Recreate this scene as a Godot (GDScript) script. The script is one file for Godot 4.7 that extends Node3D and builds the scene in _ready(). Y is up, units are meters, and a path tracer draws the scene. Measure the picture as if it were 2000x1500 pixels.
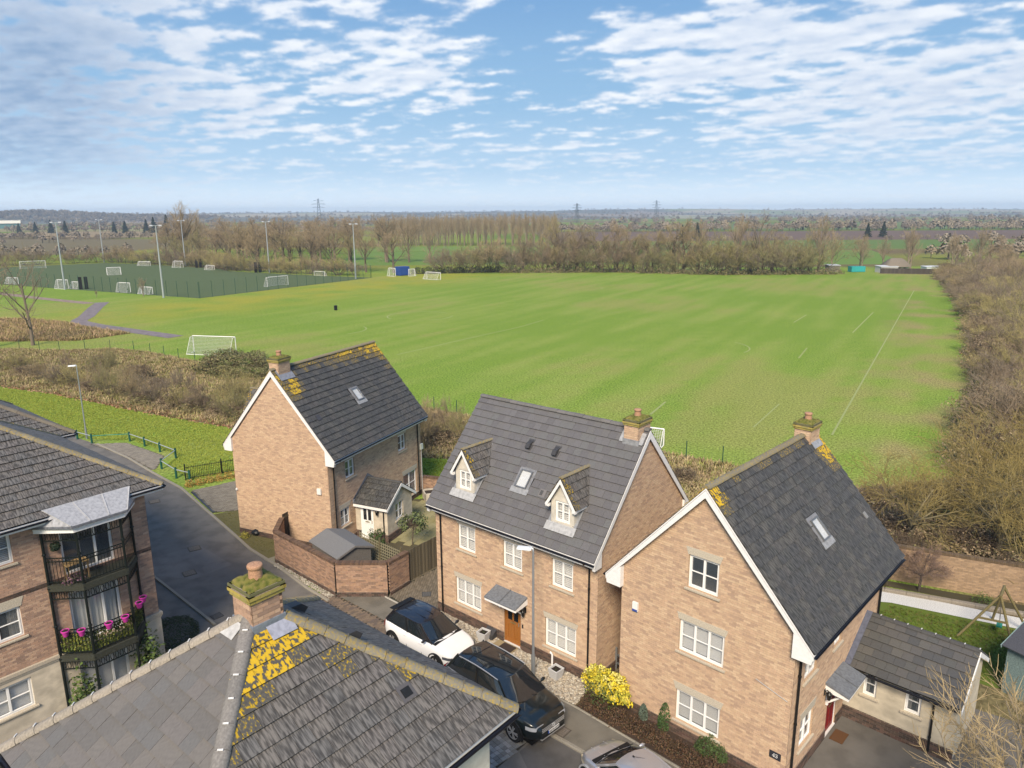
extends Node3D
# A drone view over a small housing estate, with playing fields behind. Units are metres, y is up.

class G:
	var v := PackedVector3Array()
	var n := PackedVector3Array()
	var c := PackedColorArray()
	var u := PackedVector2Array()
	var i := PackedInt32Array()
	func qn(a: Vector3, b: Vector3, d: Vector3, e: Vector3, m: Vector3, col: Color) -> void:
		var k := v.size()
		v.push_back(a); v.push_back(b); v.push_back(d); v.push_back(e)
		for j in 4:
			n.push_back(m); c.push_back(col); u.push_back(Vector2.ZERO)
		i.append_array(PackedInt32Array([k, k + 2, k + 1, k, k + 3, k + 2]))
	func q(a: Vector3, b: Vector3, d: Vector3, e: Vector3, col: Color) -> void:
		qn(a, b, d, e, (b - a).cross(d - a).normalized(), col)
	func quv(a: Vector3, b: Vector3, d: Vector3, e: Vector3, col: Color, ua: Vector2, ub: Vector2) -> void:
		var k := v.size()
		q(a, b, d, e, col)
		u[k] = ua; u[k + 1] = Vector2(ub.x, ua.y); u[k + 2] = ub; u[k + 3] = Vector2(ua.x, ub.y)
	func t(a: Vector3, b: Vector3, d: Vector3, col: Color) -> void:
		var m := (b - a).cross(d - a).normalized()
		var k := v.size()
		v.push_back(a); v.push_back(b); v.push_back(d)
		for j in 3:
			n.push_back(m); c.push_back(col); u.push_back(Vector2.ZERO)
		i.append_array(PackedInt32Array([k, k + 2, k + 1]))
	func box(o: Vector3, s: Vector3, col: Color, b := Basis.IDENTITY) -> void:
		var x := b.x * s.x * 0.5; var y := b.y * s.y * 0.5; var z := b.z * s.z * 0.5
		q(o - x - y + z, o + x - y + z, o + x + y + z, o - x + y + z, col)
		q(o + x - y - z, o - x - y - z, o - x + y - z, o + x + y - z, col)
		q(o + x - y + z, o + x - y - z, o + x + y - z, o + x + y + z, col)
		q(o - x - y - z, o - x - y + z, o - x + y + z, o - x + y - z, col)
		q(o - x + y + z, o + x + y + z, o + x + y - z, o - x + y - z, col)
		q(o - x - y - z, o + x - y - z, o + x - y + z, o - x - y + z, col)
	func bb(x0: float, y0: float, z0: float, x1: float, y1: float, z1: float, col: Color) -> void:
		box(Vector3((x0 + x1) / 2, (y0 + y1) / 2, (z0 + z1) / 2), Vector3(absf(x1 - x0), absf(y1 - y0), absf(z1 - z0)), col)
	func bar(a: Vector3, b: Vector3, w: float, h: float, col: Color, up := Vector3.UP) -> void:
		var d := (b - a)
		var x := d.normalized()
		var z := x.cross(up).normalized()
		if z.length() < 0.5: z = x.cross(Vector3.RIGHT).normalized()
		box((a + b) / 2, Vector3(d.length(), h, w), col, Basis(x, z.cross(x), z))
	func prism(p: Array, ext: Vector3, col: Color) -> void:
		var l: Array = p.duplicate()
		var m := Vector3.ZERO
		for j in range(1, l.size() - 1): m += (l[j] - l[0]).cross(l[j + 1] - l[0])
		if m.dot(ext) > 0: l.reverse()
		for j in range(1, l.size() - 1):
			t(l[0], l[j], l[j + 1], col)
			t(l[0] + ext, l[j + 1] + ext, l[j] + ext, col)
		for j in l.size():
			var a: Vector3 = l[j]; var b: Vector3 = l[(j + 1) % l.size()]
			q(b, a, a + ext, b + ext, col)
	func tube(p: Array, r: Array, sides: int, col: Color, cap := true) -> void:
		var k0 := v.size()
		var side := Vector3.ZERO
		for j in p.size():
			var d: Vector3 = (p[mini(j + 1, p.size() - 1)] - p[maxi(j - 1, 0)]).normalized()
			if j == 0:
				side = d.cross(Vector3.UP if absf(d.y) < 0.9 else Vector3.RIGHT).normalized()
			else:
				side = (side - d * side.dot(d)).normalized()
			var up := side.cross(d)
			for s in sides:
				var a := TAU * s / sides
				var m := side * cos(a) + up * sin(a)
				v.push_back(p[j] + m * r[j]); n.push_back(m); c.push_back(col); u.push_back(Vector2.ZERO)
			if j > 0:
				var q0 := k0 + (j - 1) * sides
				for s in sides:
					var s2 := (s + 1) % sides
					i.append_array(PackedInt32Array([q0 + s, q0 + s2, q0 + sides + s, q0 + s2, q0 + sides + s2, q0 + sides + s]))
		if cap:
			for e in [0, p.size() - 1]:
				var q1: int = k0 + e * sides
				for s in range(1, sides - 1):
					t(v[q1], v[q1 + s], v[q1 + s + 1], col)
	func lathe(o: Vector3, prof: Array, sides: int, col: Color, b := Basis.IDENTITY) -> void:
		var rows := []
		for p in prof:
			var row := PackedVector3Array()
			for s in sides + 1:
				var a := -TAU * s / sides
				row.push_back(o + b * Vector3(p.x * cos(a), p.y, p.x * sin(a)))
			rows.append(row)
		grid(rows, col)
	func grid(rows: Array, col, smooth := true) -> void:
		# smooth sheet through rows of points; col is a Color or an Array of rows of Colors
		var h := rows.size(); var w: int = rows[0].size()
		var k := v.size()
		var nn := PackedVector3Array()
		nn.resize(h * w)
		for y in h - 1:
			for x in w - 1:
				var a: Vector3 = rows[y][x]; var b: Vector3 = rows[y][x + 1]; var d: Vector3 = rows[y + 1][x + 1]; var e: Vector3 = rows[y + 1][x]
				var m := (d - a).cross(e - b)
				nn[y * w + x] += m; nn[y * w + x + 1] += m; nn[(y + 1) * w + x + 1] += m; nn[(y + 1) * w + x] += m
		if smooth:
			for y in h:
				if rows[y][0].is_equal_approx(rows[y][w - 1]):
					var m: Vector3 = nn[y * w] + nn[y * w + w - 1]
					nn[y * w] = m; nn[y * w + w - 1] = m
		for y in h:
			for x in w:
				v.push_back(rows[y][x]); n.push_back(nn[y * w + x].normalized() if nn[y * w + x].length() > 1e-12 else Vector3.UP); u.push_back(Vector2(x, y))
				c.push_back(col if col is Color else col[y][x])
		for y in h - 1:
			for x in w - 1:
				var a := k + y * w + x
				i.append_array(PackedInt32Array([a, a + w + 1, a + 1, a, a + w, a + w + 1]))
	func add(o: G, tf: Transform3D, tint := Color.WHITE) -> void:
		var k := v.size()
		for j in o.v.size():
			v.push_back(tf * o.v[j]); n.push_back((tf.basis * o.n[j]).normalized()); c.push_back(o.c[j] * tint); u.push_back(o.u[j])
		for j in o.i: i.push_back(k + j)
	func into(am: ArrayMesh, mat: Material) -> ArrayMesh:
		if v.is_empty(): return am
		var arr := []
		arr.resize(Mesh.ARRAY_MAX)
		arr[Mesh.ARRAY_VERTEX] = v; arr[Mesh.ARRAY_NORMAL] = n; arr[Mesh.ARRAY_COLOR] = c; arr[Mesh.ARRAY_TEX_UV] = u; arr[Mesh.ARRAY_INDEX] = i
		am.add_surface_from_arrays(Mesh.PRIMITIVE_TRIANGLES, arr)
		am.surface_set_material(am.get_surface_count() - 1, mat)
		return am
	func mesh(mat: Material) -> ArrayMesh:
		return into(ArrayMesh.new(), mat)

const CAM := Vector3(0, 17, 0)
var M := {}
var T := {}
var names := {}
var rng := RandomNumberGenerator.new()
const W1 := Color(1, 1, 1)
const ORD := ["first", "second", "third", "fourth", "fifth", "sixth", "seventh", "eighth", "ninth", "tenth", "eleventh", "twelfth", "thirteenth", "fourteenth", "fifteenth", "sixteenth", "seventeenth", "eighteenth", "nineteenth", "twentieth"]
const TENS := ["", "", "twenty", "thirty", "forty", "fifty", "sixty", "seventy", "eighty", "ninety"]
const TENTH := ["", "", "twentieth", "thirtieth", "fortieth", "fiftieth", "sixtieth", "seventieth", "eightieth", "ninetieth"]

func nth(k: int) -> String:   # 0 is the first
	if k < 20: return ORD[k]
	var t := (k + 1) / 10; var r := (k + 1) % 10
	return TENTH[t] if r == 0 else TENS[t] + "-" + ORD[r - 1]

func numbered(called: String) -> String:
	var k: int = names.get(called, 0)
	names[called] = k + 1
	return called if k == 0 else "%s_%03d" % [called, k]

func tag(o: Node, label: String, category: String, group := "") -> Node:
	o.set_meta("label", label); o.set_meta("category", category)
	if group: o.set_meta("group", group)
	return o

func thing(called: String, label: String, category: String, at := Vector3.ZERO, yaw := 0.0, group := "") -> Node3D:
	var o := Node3D.new()
	o.name = numbered(called)
	add_child(o)
	o.position = at; o.rotation.y = yaw
	tag(o, label, category, group)
	return o

func part(called: String, m: Mesh, parent: Node, tf := Transform3D.IDENTITY, label := "") -> MeshInstance3D:
	var o := MeshInstance3D.new()
	o.name = called if parent != self else numbered(called)
	o.mesh = m
	parent.add_child(o, true)
	o.transform = tf
	if label: o.set_meta("label", label)
	return o

func struct(called: String, m: Mesh, tf := Transform3D.IDENTITY) -> MeshInstance3D:
	var o := part(called, m, self, tf)
	o.set_meta("kind", "structure")
	return o

func copy(o: Node3D, called: String, label: String, at: Vector3, yaw := 0.0, s := Vector3.ONE) -> Node3D:
	var c: Node3D = o.duplicate()
	c.name = numbered(called)
	add_child(c)
	c.transform = Transform3D(Basis(Vector3.UP, yaw).scaled_local(s), at)
	c.set_meta("label", label)
	return c

func rv(a: float, b: float) -> float: return rng.randf_range(a, b)
func P(x: float, y: float, z: float) -> Vector3: return Vector3(x, y, z)
func at(x: float, y: float, z: float, yaw := 0.0) -> Transform3D: return Transform3D(Basis(Vector3.UP, yaw), Vector3(x, y, z))
func gr(k: float) -> Color: return Color(k, k, k)
func L(r: float, g: float, b: float) -> Color: return Color(r, g, b).linear_to_srgb()

# ---------------------------------------------------------------- textures and materials
func ntex(freq: float, oct: int, stops: Array, sd := 1, size := 512, kind := FastNoiseLite.TYPE_SIMPLEX_SMOOTH, height := 0) -> NoiseTexture2D:
	# stops: [offset, linear colour, ...]
	var f := FastNoiseLite.new()
	f.noise_type = kind; f.frequency = freq; f.seed = sd
	f.fractal_type = FastNoiseLite.FRACTAL_FBM if oct > 1 else FastNoiseLite.FRACTAL_NONE
	f.fractal_octaves = oct
	if kind == FastNoiseLite.TYPE_CELLULAR: f.cellular_return_type = FastNoiseLite.RETURN_CELL_VALUE
	var g := Gradient.new()
	var off := PackedFloat32Array(); var col := PackedColorArray()
	for k in range(0, stops.size(), 2):
		off.push_back(stops[k]); col.push_back((stops[k + 1] as Color).linear_to_srgb())
	g.offsets = off; g.colors = col
	var t := NoiseTexture2D.new()
	t.width = size; t.height = height if height else size; t.seamless = true; t.noise = f; t.color_ramp = g; t.generate_mipmaps = false
	return t

func vm(rough: float, tex: Texture2D = null, sc := 1.0, tri := true) -> StandardMaterial3D:
	var m := StandardMaterial3D.new()
	m.vertex_color_use_as_albedo = true
	m.roughness = rough
	m.metallic_specular = 0.4
	if tex:
		m.albedo_texture = tex
		m.uv1_scale = Vector3.ONE * sc
		if tri:
			m.uv1_triplanar = true; m.uv1_world_triplanar = true
	return m

func fm(col: Color, rough: float, metal := 0.0) -> StandardMaterial3D:
	var m := StandardMaterial3D.new()
	m.albedo_color = col.linear_to_srgb(); m.roughness = rough; m.metallic = metal
	return m

func bump(m: StandardMaterial3D, tex: Texture2D, cm: float) -> StandardMaterial3D:
	m.heightmap_enabled = true; m.heightmap_texture = tex; m.heightmap_scale = cm
	return m

func make_materials() -> void:
	T.grain = ntex(0.05, 4, [0.25, gr(0.62), 0.75, gr(1.0)], 3)
	T.soft = ntex(0.012, 4, [0.2, gr(0.7), 0.8, gr(1.0)], 5)
	T.fine = ntex(0.11, 3, [0.2, gr(0.6), 0.8, gr(1.0)], 7)
	T.speck = ntex(0.2, 2, [0.25, gr(0.5), 0.6, gr(0.8), 0.8, gr(1.0)], 9)
	T.bump = ntex(0.09, 4, [0.1, gr(0.0), 0.9, gr(1.0)], 11)
	T.streak = ntex(0.05, 5, [0.2, gr(0.3), 0.45, gr(0.6), 0.6, gr(0.9), 0.8, gr(1.3)], 13)
	T.brick = ntex(0.03, 5, [0.2, gr(0.80), 0.8, gr(1.0)], 15)
	T.asphalt = ntex(0.16, 4, [0.2, gr(0.55), 0.5, gr(0.8), 0.8, gr(1.0)], 17)
	M.white = vm(0.45, ntex(0.02, 4, [0.2, gr(0.88), 0.8, gr(1.0)], 6), 0.8)
	M.upvc = vm(0.3)
	M.stone = vm(0.85, T.grain, 1.1)
	M.render = bump(vm(0.95, T.soft, 0.35), T.bump, 0.15)
	M.brick = vm(0.92, T.brick, 0.45)
	M.mortar = vm(0.98, T.grain, 0.9)
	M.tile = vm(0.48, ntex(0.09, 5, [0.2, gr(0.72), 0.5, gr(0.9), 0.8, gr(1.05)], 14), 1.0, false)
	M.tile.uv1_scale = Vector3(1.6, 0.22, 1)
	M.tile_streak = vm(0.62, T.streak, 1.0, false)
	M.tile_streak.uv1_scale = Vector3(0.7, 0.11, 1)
	var ly := Color(0.50, 0.33, 0.02); var ld := Color(0.075, 0.072, 0.066); var lo := Color(0.16, 0.125, 0.045)
	T.lich_heavy = ntex(0.011, 7, [0.0, ld, 0.36, ld, 0.41, lo, 0.45, ly * 0.8, 0.55, ly, 1.0, ly * 1.1], 21, 1024)
	T.lich_mid = ntex(0.014, 7, [0.0, ld * 0.8, 0.47, ld, 0.55, lo, 0.64, ly * 0.7, 1.0, ly], 22, 1024)
	T.lich_few = ntex(0.02, 7, [0.0, ld * 0.7, 0.3, ld * 0.9, 0.58, ld * 1.2, 0.66, lo, 0.78, ly * 0.7, 1.0, ly], 23, 1024)
	for k in ["heavy", "mid", "few"]:
		M["tile_" + k] = vm(0.85, T["lich_" + k], 1.0, false)
		M["tile_" + k].uv1_scale = Vector3(0.8, 0.5, 1)
	M.ridge = vm(0.85, T.grain, 0.8)
	M.ridge_lichen = vm(0.88, ntex(0.03, 5, [0.0, Color(0.15, 0.14, 0.12), 0.52, Color(0.20, 0.185, 0.15), 0.64, Color(0.27, 0.22, 0.10), 0.74, ly * 0.7, 1.0, ly], 24), 0.9)
	M.lead = vm(0.55, ntex(0.02, 4, [0.2, gr(0.6), 0.5, gr(0.85), 0.8, gr(1.0)], 25), 0.7)
	M.black = vm(0.35)
	M.metal = vm(0.4); M.metal.metallic = 0.6
	M.wood = vm(0.8, ntex(0.04, 4, [0.2, gr(0.5), 0.8, gr(1.0)], 26), 1.0)
	M.oak = vm(0.4, ntex(0.03, 4, [0.2, gr(0.6), 0.8, gr(1.0)], 27), 1.5)
	M.plastic = vm(0.5)
	M.cloth = vm(0.95)
	M.glass = StandardMaterial3D.new()
	M.glass.transparency = BaseMaterial3D.TRANSPARENCY_ALPHA
	M.glass.albedo_color = Color(0.5, 0.55, 0.6, 0.12)
	M.glass.roughness = 0.03
	M.carglass = StandardMaterial3D.new()
	M.carglass.albedo_color = L(0.012, 0.016, 0.02)
	M.carglass.roughness = 0.04
	M.carglass.metallic_specular = 0.75
	M.asphalt = bump(vm(0.95, T.asphalt, 0.9), T.asphalt, 0.4)
	M.asphalt.detail_enabled = true; M.asphalt.detail_blend_mode = BaseMaterial3D.BLEND_MODE_MUL
	M.asphalt.detail_albedo = ntex(0.012, 6, [0.25, gr(0.76), 0.45, gr(0.9), 0.7, gr(1.0)], 35)
	M.asphalt.detail_uv_layer = BaseMaterial3D.DETAIL_UV_2; M.asphalt.uv2_triplanar = true; M.asphalt.uv2_world_triplanar = true; M.asphalt.uv2_scale = Vector3.ONE * 0.13
	M.concrete = vm(0.95, T.grain, 0.8)
	M.paver = vm(0.95, T.grain, 1.6)
	M.pebble = vm(0.8)
	M.moss = vm(1.0, ntex(0.09, 4, [0.2, gr(0.35), 0.8, gr(1.0)], 28), 2.0)
	M.bark = vm(0.95, T.fine, 1.2)
	M.twig = vm(0.95)
	M.leaf = vm(0.75)
	M.leaf.backlight_enabled = true
	M.leaf.backlight = Color(0.12, 0.14, 0.06)
	M.grass = vm(1.0)
	M.soil = vm(1.0, T.fine, 0.7)
	M.line = vm(0.9, ntex(0.08, 3, [0.3, gr(0.75), 0.7, gr(1.0)], 29), 0.3)
	M.net = vm(0.8)

# ---------------------------------------------------------------- camera, sky, sun
var cn := FastNoiseLite.new()
var cn2 := FastNoiseLite.new()
# banks of cloud: azimuth (right of the view axis), elevation, half sizes in degrees, amount
var BANKS := []

func sky_colour(az: float, el: float) -> Color:
	var e := maxf(el, 0.0)
	var s := sin(deg_to_rad(e))
	# air: pale at the horizon, deeper blue above
	var air := Color(0.70, 0.80, 0.89).lerp(Color(0.42, 0.58, 0.74), smoothstep(0.0, 3.5, e)).lerp(Color(0.26, 0.44, 0.64), smoothstep(1.5, 9.0, e)).lerp(Color(0.10, 0.245, 0.51), smoothstep(6.0, 22.0, e))
	var a := deg_to_rad(az)
	var k := 1.0 / (s + 0.10)
	var px := sin(a) * cos(deg_to_rad(e)) * k; var pz := -cos(a) * cos(deg_to_rad(e)) * k
	# streets of cloud lie along one wind direction; small cells ride on larger groups
	var wx := px * 0.90 + pz * 0.43; var wz := -px * 0.43 + pz * 0.90
	var f := cn.get_noise_2d(wx * 300.0, wz * 420.0)
	var g := cn2.get_noise_2d(wx * 70.0, wz * 110.0)
	var bank := -0.11
	var dark := 0.0
	for b in BANKS:
		var dx: float = wrapf(az - b[0], -180, 180) / b[2]; var dy: float = (el - b[1]) / b[3]
		var q := dx * dx + dy * dy
		if q < 9.0:
			var w := exp(-q)
			bank += b[4] * w
			dark += b[5] * w
	var d := f * 0.62 + g * 0.52 + bank
	var cover := smoothstep(-0.16, 0.28, d)
	cover = cover * (0.35 + 0.65 * smoothstep(-0.05, 0.5, d + 0.12 + f * 0.3))
	cover *= 0.55 + 0.45 * smoothstep(0.0, 6.0, el)
	# lit tops are white, thicker undersides blue-grey
	var under := cn.get_noise_2d(wx * 300.0, (wz + 0.035 * k) * 420.0)
	var shade := clampf(0.35 + (under - f) * 0.9 + d * 0.55, 0.0, 1.0)
	var cloud := Color(0.80, 0.82, 0.85).lerp(Color(0.46, 0.55, 0.69), shade * 0.7)
	cloud = cloud.lerp(Color(0.20, 0.31, 0.48), clampf(dark * (0.8 + f * 0.5), 0.0, 0.92))
	cloud = cloud.lerp(air, 0.40 - smoothstep(0.0, 8.0, el) * 0.38)
	var out := air.lerp(cloud, cover * 0.93)
	if el < 0.0: out = out.lerp(Color(0.22, 0.25, 0.22), smoothstep(0.0, 8.0, -el))
	return out

func make_sky() -> ImageTexture:
	cn.seed = 41; cn.frequency = 0.012; cn.noise_type = FastNoiseLite.TYPE_SIMPLEX_SMOOTH; cn.fractal_octaves = 6; cn.fractal_gain = 0.56
	cn.domain_warp_enabled = true; cn.domain_warp_amplitude = 9.0; cn.domain_warp_frequency = 0.02
	cn2.seed = 77; cn2.frequency = 0.016; cn2.fractal_octaves = 3
	BANKS = [
		[-32.0, 9.0, 8.5, 6.0, 0.62, 0.95], [-36.0, 3.5, 11.0, 2.5, 0.3, 0.55], [-29.0, 17.0, 8.0, 3.2, 0.4, 0.25], [-20.0, 15.5, 6.0, 2.2, 0.3, 0.0], [-8.0, 16.5, 6.0, 2.6, 0.25, 0.0], [-16.5, 10.5, 7.0, 2.6, 0.28, 0.05], [-6.0, 9.8, 6.0, 1.7, 0.42, 0.0], [3.5, 14.0, 3.5, 6.0, -0.35, 0.0],
		[9.5, 10.5, 3.4, 2.0, 0.35, 0.0], [16.0, 11.0, 6.0, 3.2, 0.46, 0.05], [24.0, 12.5, 7.0, 3.0, 0.32, 0.1], [22.0, 7.0, 8.0, 2.4, 0.36, 0.12], [31.0, 7.5, 6.0, 3.0, 0.42, 0.15], [14.0, 15.6, 6.0, 1.2, -0.4, 0.0], [27.0, 4.0, 9.0, 1.5, 0.2, 0.05], [4.0, 4.6, 9.0, 1.3, 0.18, 0.0], [-20.0, 7.0, 5.0, 1.2, 0.25, 0.1], [-14.0, 13.0, 3.5, 1.0, -0.25, 0.0], [6.5, 6.0, 5.0, 1.2, -0.2, 0.0], [33.0, 16.5, 9.0, 2.5, -0.4, 0.0], [20.0, 17.0, 9.0, 1.6, -0.3, 0.0]]
	var W := 4096; var H := 2048
	var low := Image.create(512, 256, false, Image.FORMAT_RGB8)
	for y in 256:
		var el := 90.0 - (y + 0.5) * 180.0 / 256
		for x in 512:
			low.set_pixel(x, y, sky_colour(wrapf((x + 0.5) * 360.0 / 512, -180.0, 180.0), el).linear_to_srgb() if el > -9 else Color(0.22, 0.25, 0.22).linear_to_srgb())
	low.resize(W, H, Image.INTERPOLATE_CUBIC)
	# the part in view is drawn finer; the panorama starts straight ahead, so it lies in two pieces
	var x0 := -int(46.0 * W / 360); var x1 := -x0
	var y0 := int(H * 0.5 - 24.0 * H / 180); var y1 := H / 2 + 16
	var w := x1 - x0; var h := y1 - y0
	var data := PackedByteArray()
	data.resize(w * h * 3)
	for y in h:
		var el := 90.0 - (y0 + y + 0.5) * 180.0 / H
		for x in w:
			var c := sky_colour((x0 + x + 0.5) * 360.0 / W, el).linear_to_srgb()
			var k := (y * w + x) * 3
			data[k] = int(clampf(c.r, 0, 1) * 255.0 + 0.5); data[k + 1] = int(clampf(c.g, 0, 1) * 255.0 + 0.5); data[k + 2] = int(clampf(c.b, 0, 1) * 255.0 + 0.5)
	var hi := Image.create_from_data(w, h, false, Image.FORMAT_RGB8, data)
	low.blit_rect(hi, Rect2i(-x0, 0, x1, h), Vector2i(0, y0))
	low.blit_rect(hi, Rect2i(0, 0, -x0, h), Vector2i(W + x0, y0))
	return ImageTexture.create_from_image(low)

func make_world() -> void:
	var cam := Camera3D.new()
	cam.name = "camera"
	cam.fov = 55.51
	cam.near = 0.1; cam.far = 30000.0
	cam.position = CAM
	cam.rotation_degrees = Vector3(-13.2, 0, -0.35)
	add_child(cam)
	cam.current = true
	var e := Environment.new()
	e.background_mode = Environment.BG_SKY
	var s := Sky.new(); var pm := PanoramaSkyMaterial.new()
	pm.panorama = make_sky()
	s.sky_material = pm
	e.sky = s
	e.background_energy_multiplier = 0.355
	e.tonemap_mode = Environment.TONE_MAPPER_LINEAR
	e.tonemap_exposure = 3.6
	e.fog_enabled = true
	e.fog_density = 0.00022
	e.fog_light_color = Color(0.72, 0.82, 0.93)
	e.sdfgi_enabled = true; e.ssao_enabled = true; e.ssil_enabled = true
	var we := WorldEnvironment.new()
	we.name = "environment"
	we.environment = e
	add_child(we)
	var sun := DirectionalLight3D.new()
	sun.name = "sun"
	sun.light_color = Color(1.0, 0.93, 0.83)
	sun.light_energy = 0.56
	sun.light_angular_distance = 20.0
	sun.shadow_enabled = true
	# low winter sun behind the camera and to its left, veiled by cloud
	sun.look_at_from_position(Vector3(-15, 72, 80), Vector3.ZERO)
	add_child(sun)

# ---------------------------------------------------------------- brickwork, tiles, windows
const BUFF := [Color(0.585, 0.42, 0.285), Color(0.55, 0.385, 0.265), Color(0.62, 0.455, 0.31), Color(0.52, 0.365, 0.255), Color(0.575, 0.40, 0.275), Color(0.455, 0.32, 0.23)]
const PINK := [Color(0.49, 0.325, 0.235), Color(0.43, 0.285, 0.21), Color(0.53, 0.365, 0.265), Color(0.39, 0.26, 0.195), Color(0.47, 0.30, 0.215), Color(0.33, 0.225, 0.175)]
const RED := [Color(0.365, 0.235, 0.165), Color(0.325, 0.205, 0.145), Color(0.40, 0.265, 0.185), Color(0.29, 0.19, 0.14), Color(0.38, 0.24, 0.16), Color(0.25, 0.165, 0.125)]
const DARKB := [Color(0.105, 0.075, 0.06), Color(0.085, 0.06, 0.05), Color(0.13, 0.09, 0.07), Color(0.07, 0.052, 0.045), Color(0.11, 0.07, 0.055), Color(0.15, 0.10, 0.08)]
const MORT := Color(0.50, 0.41, 0.32)
const BW := 0.225
const BH := 0.075

# one set of bricks: collects records, then lays the 300 nearest as parts and the rest as one mesh
func lay_bricks(parent: Node3D, recs: Array, world: Transform3D, keep := 300) -> void:
	# recs: [tf (face centre, z outward), width, height, colour, palette key]
	var order := []
	for k in recs.size():
		if recs[k][1] > 0.21 and recs[k][1] < 0.219: order.append([(world * (recs[k][0] as Transform3D).origin).distance_squared_to(CAM), k])
	order.sort_custom(func(a, b): return a[0] < b[0])
	var single := {}
	for k in mini(keep, order.size()): single[order[k][1]] = true
	var meshes := {}
	var g := G.new()
	for k in recs.size():
		var r: Array = recs[k]
		if single.has(k):
			if not meshes.has(r[3]):
				var b := G.new()
				b.box(Vector3(0, 0, -0.03), Vector3(0.215, r[2], 0.06), r[3])
				meshes[r[3]] = b.mesh(M.brick)
			part("brick", meshes[r[3]], parent, r[0])
		else:
			var tf: Transform3D = r[0]
			var x: Vector3 = tf.basis.x * r[1] * 0.5; var y: Vector3 = tf.basis.y * r[2] * 0.5; var z := tf.basis.z * 0.012
			var o := tf.origin
			var cc: Color = r[3]
			g.qn(o - x - y, o + x - y, o + x + y, o - x + y, tf.basis.z, cc)
			g.qn(o - x + y, o + x + y, o + x + y - z, o - x + y - z, tf.basis.y, cc)
			g.qn(o - x - y - z, o + x - y - z, o + x - y, o - x - y, -tf.basis.y, cc)
			g.qn(o + x - y, o + x - y - z, o + x + y - z, o + x + y, tf.basis.x, cc)
			g.qn(o - x - y - z, o - x - y, o - x + y, o - x + y - z, -tf.basis.x, cc)
	if g.v.size():
		var o := part("brickwork", g.mesh(M.brick), parent)
		o.set_meta("kind", "stuff")

func cut(spans: Array, a: float, b: float) -> Array:
	var out := []
	for s in spans:
		if b <= s[0] or a >= s[1]: out.append(s); continue
		if a > s[0]: out.append([s[0], a])
		if b < s[1]: out.append([b, s[1]])
	return out

# wall in the frame tf (x along, y up, z out): mortar into gm, bricks into recs
func wall(gm: G, recs: Array, tf: Transform3D, w: float, y0: float, y1: float, hs: float, apex: float, holes: Array, pal: Array, plinth := 0.0, bands := [], mort := MORT) -> void:
	var rows := int(ceil((y1 - y0) / BH))
	for r in rows:
		var y := y0 + r * BH
		var ym := y + BH * 0.5
		var lo := 0.0; var hi := w
		if ym > hs:
			var t := (ym - hs) / (apex - hs)
			if t >= 0.99: break
			lo = w * 0.5 * t; hi = w - lo
		var spans := [[lo, hi]]
		for h in holes:
			if ym > h[1] and ym < h[1] + h[3]: spans = cut(spans, h[0], h[0] + h[2])
		var p: Array = pal
		var mm := mort
		var out := 0.0
		if ym < plinth:
			p = DARKB; mm = Color(0.26, 0.21, 0.17); out = 0.03
		for b in bands:
			if absf(ym - b) < BH * 0.6: p = DARKB; mm = Color(0.2, 0.17, 0.14)
		for s in spans:
			var a := tf * Vector3(s[0], y, out - 0.009); var b2 := tf * Vector3(s[1], y, out - 0.009)
			var up := tf.basis.y * BH
			gm.qn(a, b2, b2 + up, a + up, tf.basis.z, mm)
			if out > 0: gm.qn(a + up, b2 + up, b2 + up - tf.basis.z * 0.04, a + up - tf.basis.z * 0.04, tf.basis.y, mm)
			var x: float = floor((s[0] + (r % 2) * BW * 0.5) / BW) * BW - (r % 2) * BW * 0.5
			while x < s[1] - 0.02:
				var xa := maxf(x, s[0]); var xb := minf(x + 0.215, s[1])
				if xb - xa > 0.03:
					recs.append([Transform3D(tf.basis, tf * Vector3((xa + xb) * 0.5, ym, out)), xb - xa, 0.065, p[rng.randi() % p.size()]])
				x += BW
	# reveals round the openings
	for h in holes:
		var a := Vector3(h[0], h[1], 0); var b := Vector3(h[0] + h[2], h[1] + h[3], 0)
		var z := Vector3(0, 0, -0.14)
		var cc: Color = pal[0] * 0.9
		gm.q(tf * a, tf * (a + z), tf * (Vector3(a.x, b.y, 0) + z), tf * Vector3(a.x, b.y, 0), cc)
		gm.q(tf * (Vector3(b.x, a.y, 0) + z), tf * Vector3(b.x, a.y, 0), tf * b, tf * (b + z), cc)
		gm.q(tf * (Vector3(a.x, b.y, 0) + z), tf * (b + z), tf * b, tf * Vector3(a.x, b.y, 0), cc)
		gm.q(tf * a, tf * Vector3(b.x, a.y, 0), tf * (Vector3(b.x, a.y, 0) + z), tf * (a + z), cc)

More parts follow.
